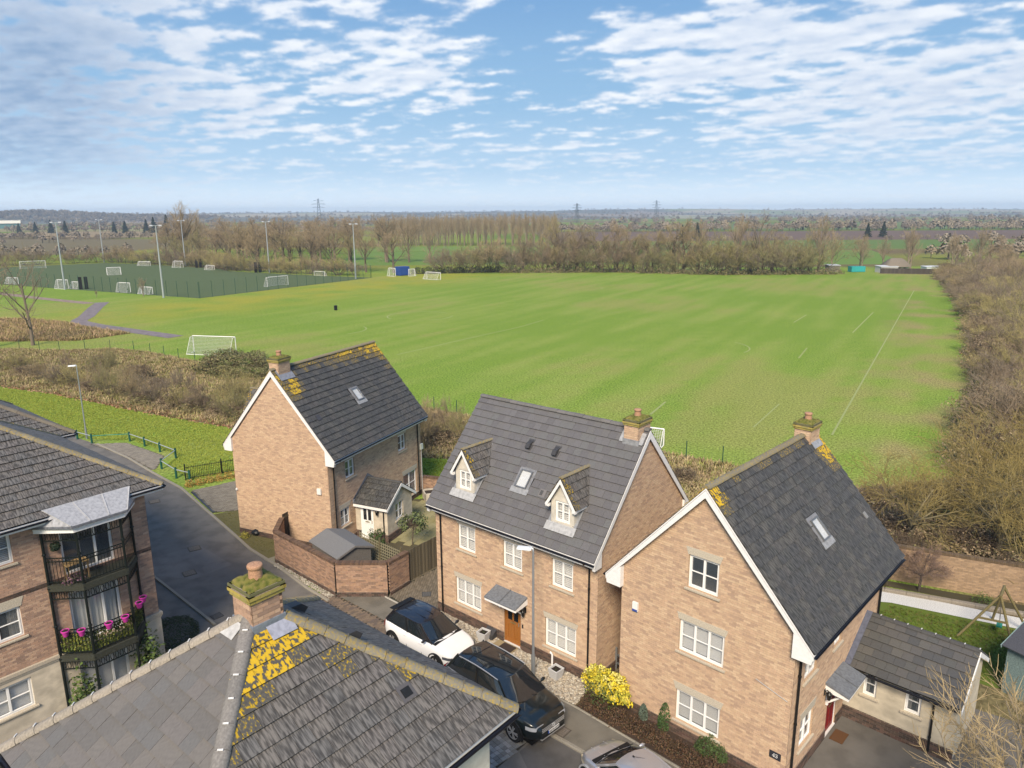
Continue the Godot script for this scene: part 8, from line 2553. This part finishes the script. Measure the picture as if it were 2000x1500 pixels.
	# thin bare saplings in the scrub
	var sp := [[-50, -75.5], [-46.5, -73], [-44, -71.8], [-41, -70], [-38.5, -68.0], [-35.5, -66.3], [-33, -65.2], [-30, -63.3], [-27.5, -62.2], [-24, -60], [-21, -58.8], [-18.5, -57.2], [-55, -80], [-49, -79], [-43, -75], [-39, -73], [-32, -68], [-25, -64], [-60, -79], [-3.6, -52.6], [-6.5, -51.8], [-8.2, -53], [-1.0, -53.4], [-5.2, -55.6], [2.6, -48.5]]
	for k in sp.size():
		plant_tree("scrub", k, "bare_sapling", "thin bare sapling in the scrub, %s from the left" % nth(k), P(sp[k][0], 0, sp[k][1]), rv(2.2, 3.8), "saplings in the scrub", 0.7)

func near_trees() -> void:
	rng.seed = 801
	plant_tree("sparse", 0, "bare_tree", "bare grey tree standing alone left of the footpath bend", P(-64.5, 0, -97.0), 12.5, "", 0.75)
	plant_tree("sparse", 1, "bare_tree", "bare tree cut by the left edge beside the footpath", P(-69.0, 0, -95.8), 13.5, "", 0.8)
	for e in [[P(-79, 0, -157), 4.0, "thin young tree before the corner floodlight mast"], [P(-88, 0, -155), 1.6, "short stake-like sapling near the footpath"]]:
		plant_tree("slim", 1, "young_tree", e[2], e[0], e[1])
	# lichened bare trees at the right edge: behind the brown wall and in the foreground
	var o := {"lev": 4, "kids": [7, 5, 5, 4], "from": [0.3, 0.25, 0.2, 0.15], "ang": [25.0, 60.0], "ratio": [0.5, 0.78], "bark": Color(0.20, 0.175, 0.11), "twig": Color(0.30, 0.235, 0.085), "rmin": 0.009, "lift": 0.04, "wob": 0.22}
	for e in [[P(23.6, 0, -32.8), 5.6, 811, "yellow-lichened bare tree behind the brown wall, nearest its left end"], [P(27.8, 0, -33.6), 6.6, 813, "yellow-lichened bare tree at the right edge behind the brown wall"], [P(20.3, 0, -34.6), 5.0, 817, "low lichened tree just right of house 43's rear roof corner"], [P(25.4, 0, -36.8), 6.2, 818, "pale lichened tree behind the two by the brown wall"], [P(30.5, 0, -37.5), 6.8, 819, "tall lichened tree farther back at the right edge"], [P(24.5, 0, -30.6), 4.6, 820, "lichened tree leaning over the brown wall above the swing"], [P(36.5, 0, -46.5), 4.8, 815, "yellowish bare tree at the right edge beside the field"]]:
		rng.seed = e[2]
		var h: float = e[1]
		var root := thing("lichened_tree", e[3], "tree", e[0])
		var tg := G.new(); tg.tube([P(0, 0, 0), P(0.1, h * 0.2, 0), P(0.05, h * 0.34, 0.1)], [0.16, 0.13, 0.11], 7, Color(0.17, 0.15, 0.10), false)
		var cg := G.new()
		for k in 10:
			var a := k * 2.4; var an := deg_to_rad(rv(15, 75))
			var o2: Dictionary = o.duplicate(); o2.lev = 3; o2.kids = [6, 6, 5]
			grow(cg, P(0.05, h * rv(0.22, 0.34), 0.05), P(cos(a) * sin(an), cos(an), sin(a) * sin(an)), h * rv(0.42, 0.6), 0.06, 3, o2)
		part("trunk", tg.mesh(M.bark), root); part("crown", cg.mesh(M.twig), root)
	rng.seed = 821
	var ft := thing("foreground_tree", "pale bare lichened tree rising at the bottom right corner", "tree", P(12.4, 0, -15.2))
	var tg := G.new(); tg.tube([P(0, 0, 0), P(0.15, 1.6, 0), P(0.1, 3.0, 0.1)], [0.15, 0.12, 0.10], 8, Color(0.24, 0.21, 0.17), false)
	var cg := G.new()
	var o3 := {"lev": 3, "kids": [6, 5, 4], "from": [0.25, 0.2, 0.15], "ang": [22.0, 52.0], "ratio": [0.5, 0.8], "bark": Color(0.34, 0.29, 0.22), "twig": Color(0.40, 0.31, 0.17), "rmin": 0.010, "lift": 0.05, "wob": 0.2}
	for k in 15:
		var a := k * 2.4; var an := deg_to_rad(rv(15, 66))
		grow(cg, P(0.12, rv(2.0, 3.0), 0.05), P(cos(a) * sin(an), cos(an), sin(a) * sin(an)), rv(1.5, 2.3), 0.05, 3, o3)
	part("trunk", tg.mesh(M.bark), ft); part("crown", cg.mesh(M.twig), ft)

func hedges_and_woods() -> void:
	rng.seed = 901
	var scr := [["scrub", 0, 5, 1.0]]
	# the big hedge down the right side of the field
	tree_row([[31.5, -45.5], [36, -51], [44, -63.5], [54, -79.5], [61, -91], [69, -104.5], [82, -128.5], [99, -162], [114, -192]], 3.0, 0.7, scr, 2.8, 3.9, "hedge_shrub", "dense brown hedge shrub", "edging the field's right side", "right-hand hedge", 1.25)
	tree_row([[36, -45], [43, -55], [52, -68], [62, -85], [71, -100], [86, -125], [103, -158], [120, -191]], 3.8, 1.2, [["scrub", 0, 5, 1.0], ["scrub", 1, 3, 1.15]], 4.2, 5.6, "hedge_shrub", "tall bushy brown shrub", "in the right hedge's second row", "right-hand hedge", 1.2)
	tree_row([[46, -52], [58, -70], [68, -88], [82, -110], [96, -136], [112, -166], [128, -192]], 5.5, 2.0, [["scrub", 0, 5, 1.0], ["tree", 0, 4, 1.15]], 5.2, 6.8, "hedge_tree", "bare tree", "in the right hedge's back row", "right-hand hedge", 1.15)
	tree_row([[94, -222], [110, -219], [150, -215]], 4.5, 3, [["slim", 0, 3, 1.0], ["tree", 0, 4, 0.9]], 9, 13, "bare_tree", "tall bare tree", "beyond the far right corner of the field", "trees beyond the field corner")
	# hedge and trees across the far end
	tree_row([[-22, -215], [-6, -218], [20, -216], [32, -214], [60, -205], [84, -205]], 3.0, 0.8, scr, 6.0, 9.5, "hedge_shrub", "bare scrubby shrub", "along the far hedge", "far hedge", 1.15)
	tree_row([[2, -221], [30, -218], [48, -211], [62, -208], [90, -211]], 3.6, 1.6, [["tree", 4, 2, 1.0], ["tree", 0, 4, 0.95], ["scrub", 0, 5, 0.8], ["slim", 0, 3, 1.0]], 9.0, 16.0, "bare_tree", "bare hedgerow tree", "behind the far hedge", "far hedgerow trees")
	plant_tree("sparse", 0, "bare_tree", "gaunt stag-headed tree rising above the far hedge, right of the near pylon", P(21.5, 0, -217), 14.5, "", 0.5)
	plant_tree("sparse", 1, "bare_tree", "tallest spreading tree rising out of the far hedge", P(69, 0, -206), 17.5, "", 0.75)
	# bramble undergrowth along the foot of the far hedge
	rng.seed = 905
	var um := []
	for k in 3: um.append(bushy(500, P(2.2, 1.6, 1.3), 0.3, [Color(0.18, 0.175, 0.07), Color(0.15, 0.15, 0.06), Color(0.22, 0.19, 0.09), Color(0.24, 0.19, 0.11)], 960 + k, 0.25, 0.4).mesh(M.leaf))
	for k in 34:
		var t := k / 33.0
		tag(part("undergrowth", um[k % 3], self, Transform3D(Basis(Vector3.UP, rv(0, TAU)).scaled(P(1, rv(0.6, 1.3), 1)), P(lerpf(-2, 90, t), 0, lerpf(-214.5, -203.0, smoothstep(0.3, 0.7, t)) + rv(-0.5, 0.5)))), "olive undergrowth at the far hedge's foot, %s from the left" % nth(k), "undergrowth", "undergrowth along the far hedge")
	# low dark hedge left of it
	for k in 9:
		var g := bushy(700, P(2.0, 1.9, 1.6), 0.3, [Color(0.05, 0.06, 0.028), Color(0.07, 0.07, 0.03), Color(0.04, 0.048, 0.022)], 910 + k, 0.15, 0.3)
		tag(part("dark_hedge", g.mesh(M.leaf), self, at(-27.0 + k * 2.9, 0, -213.0 - k * 0.5)), "dark evergreen hedge clump right of the blue container, %s along" % nth(k), "hedge", "dark hedge by the container")
	# belt behind the all-weather pitch
	tree_row([[-196, -262], [-176, -258], [-152, -276], [-128, -263], [-97, -242.5], [-88, -230], [-64, -216.5], [-42, -205.5]], 3.6, 0.8, scr, 3.6, 6.0, "belt_shrub", "bare brown shrub", "behind the all-weather pitch", "scrub behind the pitch", 1.25)
	tree_row([[-130, -276], [-100, -256], [-86, -243], [-62, -228], [-40, -218]], 5.4, 2.0, [["tree", 0, 4, 1.0], ["tree", 4, 2, 0.95], ["scrub", 0, 5, 0.8]], 11, 16.5, "bare_tree", "bare woodland tree", "in the belt behind the pitch", "trees behind the pitch", 1.1)
	tree_row([[-150, -330], [-110, -300], [-70, -275], [-30, -262]], 6.0, 4.0, [["tree", 0, 4, 1.0], ["slim", 0, 3, 1.0]], 12, 17, "bare_tree", "bare tree", "in the wood behind the belt", "wood behind the belt", 1.15)
	plant_tree("slim", 0, "white_willow", "pale feathery tree fanning up behind the pitch's far side", P(-120, 0, -274), 21, "", 1.5)
	plant_tree("tree", 1, "bare_tree", "round-headed oak-like bare tree right of the middle far mast", P(-60, 0, -223), 14.5, "", 1.15)
	plant_tree("tree", 3, "bare_tree", "broad bare tree behind the blue container", P(-34.5, 0, -216), 12.5, "", 1.2)
	# plantation of straight poplars
	var k := 0
	for r in 4:
		for j in 24:
			plant_tree("slim", rng.randi() % 3, "poplar", "bare poplar, %s from the left in plantation row %s" % [nth(j), ["one", "two", "three", "four"][r]], P(-62 + j * 3.7 + rv(-0.6, 0.6), 0, -398 - r * 10 + j * 0.6), rv(14.5, 17.0), "poplar plantation", 0.62)
			k += 1
	tree_row([[-95, -398], [-66, -400]], 5, 6, [["tree", 0, 4, 1.0]], 13, 16, "bare_tree", "bare tree", "at the plantation's left end", "trees by the plantation")

func far_land() -> void:
	rng.seed = 1001
	# fields beyond the hedges, laid as sheets
	var fields := [
		[[[-60, -248], [22, -252], [60, -240], [130, -240], [160, -330], [40, -345], [-70, -335]], Color(0.135, 0.23, 0.035)],
		[[[-75, -338], [42, -348], [60, -392], [-80, -392]], Color(0.155, 0.25, 0.04)],
		[[[30, -350], [300, -330], [420, -440], [60, -440]], Color(0.115, 0.19, 0.035)],
		[[[25, -445], [420, -445], [560, -640], [20, -660]], Color(0.155, 0.105, 0.075)],
		[[[-430, -330], [-190, -330], [-165, -520], [-420, -560]], Color(0.17, 0.14, 0.065)],
		[[[-500, -640], [-180, -560], [-150, -760], [-520, -820]], Color(0.30, 0.225, 0.12)],
		[[[-900, -840], [-300, -800], [-280, -1000], [-900, -1100]], Color(0.26, 0.235, 0.085)],
		[[[120, -700], [700, -700], [900, -1100], [150, -1100]], Color(0.13, 0.19, 0.05)],
		[[[-250, -1100], [60, -1150], [40, -1500], [-300, -1500]], Color(0.22, 0.24, 0.10)]]
	for f in fields: flat("farm_field", f[0], 0.006, M.soil, f[1])
	# gently rising land to the horizon
	var hn := FastNoiseLite.new(); hn.seed = 12; hn.frequency = 0.00022; hn.fractal_octaves = 3
	var cnz := FastNoiseLite.new(); cnz.seed = 18; cnz.frequency = 0.0016; cnz.noise_type = FastNoiseLite.TYPE_CELLULAR; cnz.cellular_return_type = FastNoiseLite.RETURN_CELL_VALUE
	var hgt := func(x: float, z: float) -> float:
		var far := smoothstep(-1700.0, -3500.0, z)
		var h := (hn.get_noise_2d(x * 1.6, z * 1.6) * 24.0 + 15.0) * far
		# wooded hill at the left
		h += 20.0 * exp(-pow((x + 1230) / 170.0, 2) - pow((z + 1900) / 220.0, 2)) + 9.0 * exp(-pow((x + 950) / 300.0, 2) - pow((z + 2000) / 260.0, 2))
		h += 13.0 * exp(-pow((x - 700) / 800.0, 2) - pow((z + 3500) / 500.0, 2)) + 9.0 * exp(-pow((x + 500) / 600.0, 2) - pow((z + 3700) / 400.0, 2))
		return h
	var rows := []; var cols := []
	var z := -1350.0
	while z > -4000:
		var row := PackedVector3Array(); var cr := []
		for k in 130:
			var x := (k - 64.5) / 64.5 * (1700.0 + (-z - 1350) * 0.75)
			row.push_back(P(x, maxf(hgt.call(x, z) - 0.8, -0.4), z))
			var c := cnz.get_noise_2d(x, z)
			cr.append(Color(0.24, 0.28, 0.13) if c > 0.35 else (Color(0.42, 0.37, 0.26) if c > 0.0 else (Color(0.15, 0.15, 0.11) if c > -0.5 else Color(0.30, 0.25, 0.19))))
		rows.append(row); cols.append(cr)
		z -= 60.0 + (-z - 1350) * 0.035
	var g := G.new()
	g.grid(rows, cols)
	struct("hills", g.mesh(M.soil))
	# distant woods and hedgerows read as masses
	var src := G.new()
	for k in 150:
		var d := P(rv(-1, 1), rv(0.05, 1), rv(-1, 1)).normalized()
		var p := P(d.x * 0.42, 0.35 + d.y * 0.62, d.z * 0.42)
		leaf(src, p * rv(0.75, 1.0), 0.2, W1 * rv(0.7, 1.2), d)
	src.tube([P(0, 0, 0), P(0, 0.6, 0)], [0.04, 0.02], 4, W1 * 0.6, false)
	var tf := []; var cc := []
	var brownish := [Color(0.27, 0.23, 0.175), Color(0.24, 0.205, 0.16), Color(0.29, 0.245, 0.175)]
	var put := func(x: float, zz: float, s: float, c: Color):
		tf.append(Transform3D(Basis(Vector3.UP, rv(0, TAU)).scaled(P(s * rv(0.9, 1.3), s, s * rv(0.9, 1.3))), P(x, maxf(hgt.call(x, zz) - 0.8, 0.0) - 0.3 if zz < -1350 else -0.1, zz)))
		cc.append(c * rv(0.75, 1.2))
	for e in [[-420, -330, -170, -330, 90, 7], [-520, -585, -170, -548, 120, 8], [-560, -830, -150, -770, 150, 10], [-1000, -1110, -250, -1020, 260, 12], [60, -445, 420, -445, 60, 5], [20, -668, 560, -650, 150, 11], [60, -690, 900, -690, 260, 13], [300, -330, 560, -640, 60, 8], [140, -1110, 1000, -1130, 200, 14], [-300, -1080, 60, -1130, 110, 11], [200, -350, 460, -420, 60, 9], [150, -260, 420, -330, 50, 9], [-330, -330, -250, -760, 60, 8], [420, -450, 900, -1000, 90, 12]]:
		for k in e[4]:
			var t := rng.randf()
			put.call(lerpf(e[0], e[2], t) + rv(-4, 4), lerpf(e[1], e[3], t) + rv(-9, 9), e[5] * rv(0.4, 0.8), brownish[rng.randi() % 3])
	for k in 1100:   # wood on the left hill and the slopes beyond
		put.call(-1200 + rv(-300, 420), -1850 + rv(-190, 160), rv(8, 12), brownish[rng.randi() % 3] * 0.8)
	for k in 2400:
		var zz := -1500 - pow(rng.randf(), 1.1) * 2400.0
		var x: float = rv(-0.8, 0.8) * -zz
		if cnz.get_noise_2d(x * 0.9 + 300, zz * 0.9) > -0.15: x += rv(-300, 300)
		if cnz.get_noise_2d(x, zz) < 0.1 or rng.randf() < 0.25: put.call(x, zz, rv(5, 9), brownish[rng.randi() % 3] * rv(0.7, 1.0))
	var mm := MultiMesh.new()
	mm.transform_format = MultiMesh.TRANSFORM_3D; mm.use_colors = true
	mm.mesh = src.mesh(M.grass)
	mm.instance_count = tf.size()
	for k in tf.size():
		mm.set_instance_transform(k, tf[k]); mm.set_instance_color(k, cc[k])
	var o := MultiMeshInstance3D.new()
	o.name = "distant_woods"; o.multimesh = mm
	add_child(o)
	tag(o, "far-off bare woods and hedgerows fading towards the horizon", "woods").set_meta("kind", "stuff")
	# evergreens standing out at the left
	var ev := [[-335, -700, 15], [-325, -705, 17], [-343, -702, 13], [-362, -700, 12], [-375, -705, 11], [-430, -720, 12], [-445, -722, 13], [-462, -725, 11], [-540, -760, 14], [-560, -765, 17], [-580, -760, 16], [-598, -770, 14], [-480, -728, 10], [108, -470, 9], [118, -472, 10], [230, -480, 9], [242, -484, 10]]
	for k in ev.size(): plant_tree("fir", k, "evergreen_tree", "dark far evergreen tree, %s from the left" % ["twelfth", "thirteenth", "eleventh", "tenth", "ninth", "eighth", "seventh", "sixth", "fourth", "third", "second", "first", "fifth", "fourteenth", "fifteenth", "sixteenth", "seventeenth"][k], P(ev[k][0], 0, ev[k][1]), ev[k][2], "far evergreens", 1.1)
	# barn
	var bn := thing("barn", "long teal barn with pale roof far away at the left edge", "barn", P(-705, 0, -1030), 0.55)
	var bw := G.new(); bw.bb(-24, 0, -8, 24, 7, 8, Color(0.10, 0.20, 0.20))
	part("wall", bw.mesh(M.plastic), bn)
	for e in [-1.0, 1.0]:
		var rf := G.new(); rf.prism([P(-25, 10.5, 0), P(25, 10.5, 0), P(25, 6.8, e * 9), P(-25, 6.8, e * 9)], P(0, 0.3, 0), Color(0.62, 0.60, 0.50))
		part("roof", rf.mesh(M.plastic), bn)
	# thatched cottage and its outbuildings at the far right corner
	var ch := thing("cottage", "white cottage with tall thatched roof at the field's far right corner", "house", P(109.5, 0, -210), 0.1)
	ch.scale = P(0.62, 0.66, 0.62)
	var cw := G.new(); cw.bb(-4.5, 0, -3, 4.5, 2.6, 3, Color(0.72, 0.71, 0.68))
	part("wall", cw.mesh(M.render), ch)
	var th := G.new()
	var rws := []
	for e in [[5.3, 3.9, 2.2], [5.0, 3.6, 3.0], [3.6, 1.8, 4.7], [2.8, 0.6, 5.6], [2.2, 0.15, 5.8]]:
		var row := PackedVector3Array()
		for s in [[1, 1], [0, 1.03], [-1, 1], [-1.02, 0], [-1, -1], [0, -1.03], [1, -1], [1.02, 0], [1, 1]]: row.push_back(P(e[0] * s[0], e[2], e[1] * s[1]))
		rws.append(row)
	th.grid(rws, Color(0.24, 0.205, 0.16))
	part("thatched_roof", th.mesh(M.wood), ch)
	for x in [-2.5, 0.0, 2.5]:
		var wg := G.new(); wg.bb(x - 0.5, 1.0, 3.0, x + 0.5, 2.0, 3.04, Color(0.03, 0.035, 0.04))
		part("window", wg.mesh(M.carglass), ch)
	for e in [["low flat-roofed white outbuilding left of the thatched cottage", P(106, 0, -208), 5.0, 1.7, 3.0, Color(0.5, 0.5, 0.5)], ["pale greenhouse right of the thatched cottage", P(119, 0, -207), 6.5, 1.6, 2.5, Color(0.55, 0.62, 0.62)], ["small grey hut left of the teal cabin", P(92, 0, -211), 3.2, 1.9, 2.4, Color(0.16, 0.15, 0.14)]]:
		var ob := thing("outbuilding", e[0], "shed", e[1], 0.1)
		var og := G.new(); og.bb(-e[2] / 2, 0, -e[4] / 2, e[2] / 2, e[3], e[4] / 2, e[5])
		part("wall", og.mesh(M.plastic), ob)
		var orf := G.new(); orf.box(P(0, e[3] + 0.06, 0), P(e[2] + 0.3, 0.12, e[4] + 0.3), Color(0.5, 0.52, 0.54), Basis(Vector3.RIGHT, 0.06))
		part("roof", orf.mesh(M.plastic), ob)
	var tc := thing("teal_cabin", "turquoise metal cabin among the far hedge", "cabin", P(98.5, 0, -210), 0.05)
	var tg := G.new(); tg.bb(-2, 0.1, -1.1, 2, 1.6, 1.1, Color(0.03, 0.30, 0.30))
	part("shell", tg.mesh(M.plastic), tc)
	for k in 10:
		var rg := G.new(); rg.bb(-1.9 + k * 0.4, 0.2, 1.1, -1.75 + k * 0.4, 1.5, 1.14, Color(0.04, 0.34, 0.34))
		part("rib", rg.mesh(M.plastic), tc)
	board_fence("timber_fence", "dark board fence closing the field's far right corner", P(102, 0, -203.5), P(118, 0, -199), 1.5, 0.35, Color(0.085, 0.07, 0.06))
	# pylons
	for e in [[P(110, 0, -1250), 32.0, "nearer lattice pylon in the middle of the skyline"], [P(320, 0, -1650), 42.0, "faint lattice pylon right of the middle pylon"], [P(-420, 0, -1640), 50.0, "faint slender lattice tower above the wood behind the pitch"]]:
		pylon(e[2], e[0], e[1])

func pylon(label: String, p: Vector3, h: float) -> void:
	var root := thing("pylon", label, "pylon", p, 0.4)
	var c := Color(0.10, 0.11, 0.12)
	var g := G.new()
	var w := h * 0.11
	for sx in [-1.0, 1.0]:
		for sz in [-1.0, 1.0]: g.bar(P(sx * w, 0, sz * w), P(sx * w * 0.12, h, sz * w * 0.12), 0.35, 0.35, c)
	for k in 9:
		var t := k / 9.0; var t2 := (k + 1) / 9.0
		var a := w * (1 - t * 0.88); var b := w * (1 - t2 * 0.88)
		for sz in [-1.0, 1.0]:
			g.bar(P(-a, h * t, sz * a), P(b, h * t2, sz * b), 0.2, 0.2, c); g.bar(P(a, h * t, sz * a), P(-b, h * t2, sz * b), 0.2, 0.2, c)
	part("lattice", g.mesh(M.metal), root)
	for e in [[0.62, 0.26], [0.76, 0.30], [0.90, 0.22]]:
		var x := G.new()
		x.bar(P(-h * e[1], h * e[0], 0), P(h * e[1], h * e[0], 0), 0.4, 0.4, c)
		for s in [-1.0, 1.0]: x.bar(P(s * h * e[1], h * e[0], 0), P(s * 0.6, h * (e[0] + 0.05), 0), 0.3, 0.3, c)
		part("crossarm", x.mesh(M.metal), root)

func _ready() -> void:
	make_materials()
	make_world()
	make_ground()
	make_street()
	rng.seed = 11
	house_left()
	house_mid()
	house_right()
	front_block()
	flats_left()
	make_gardens()
	near_plants()
	make_cars()
	tree_kinds()
	make_field()
	rough_ground()
	near_trees()
	hedges_and_woods()
	far_land()
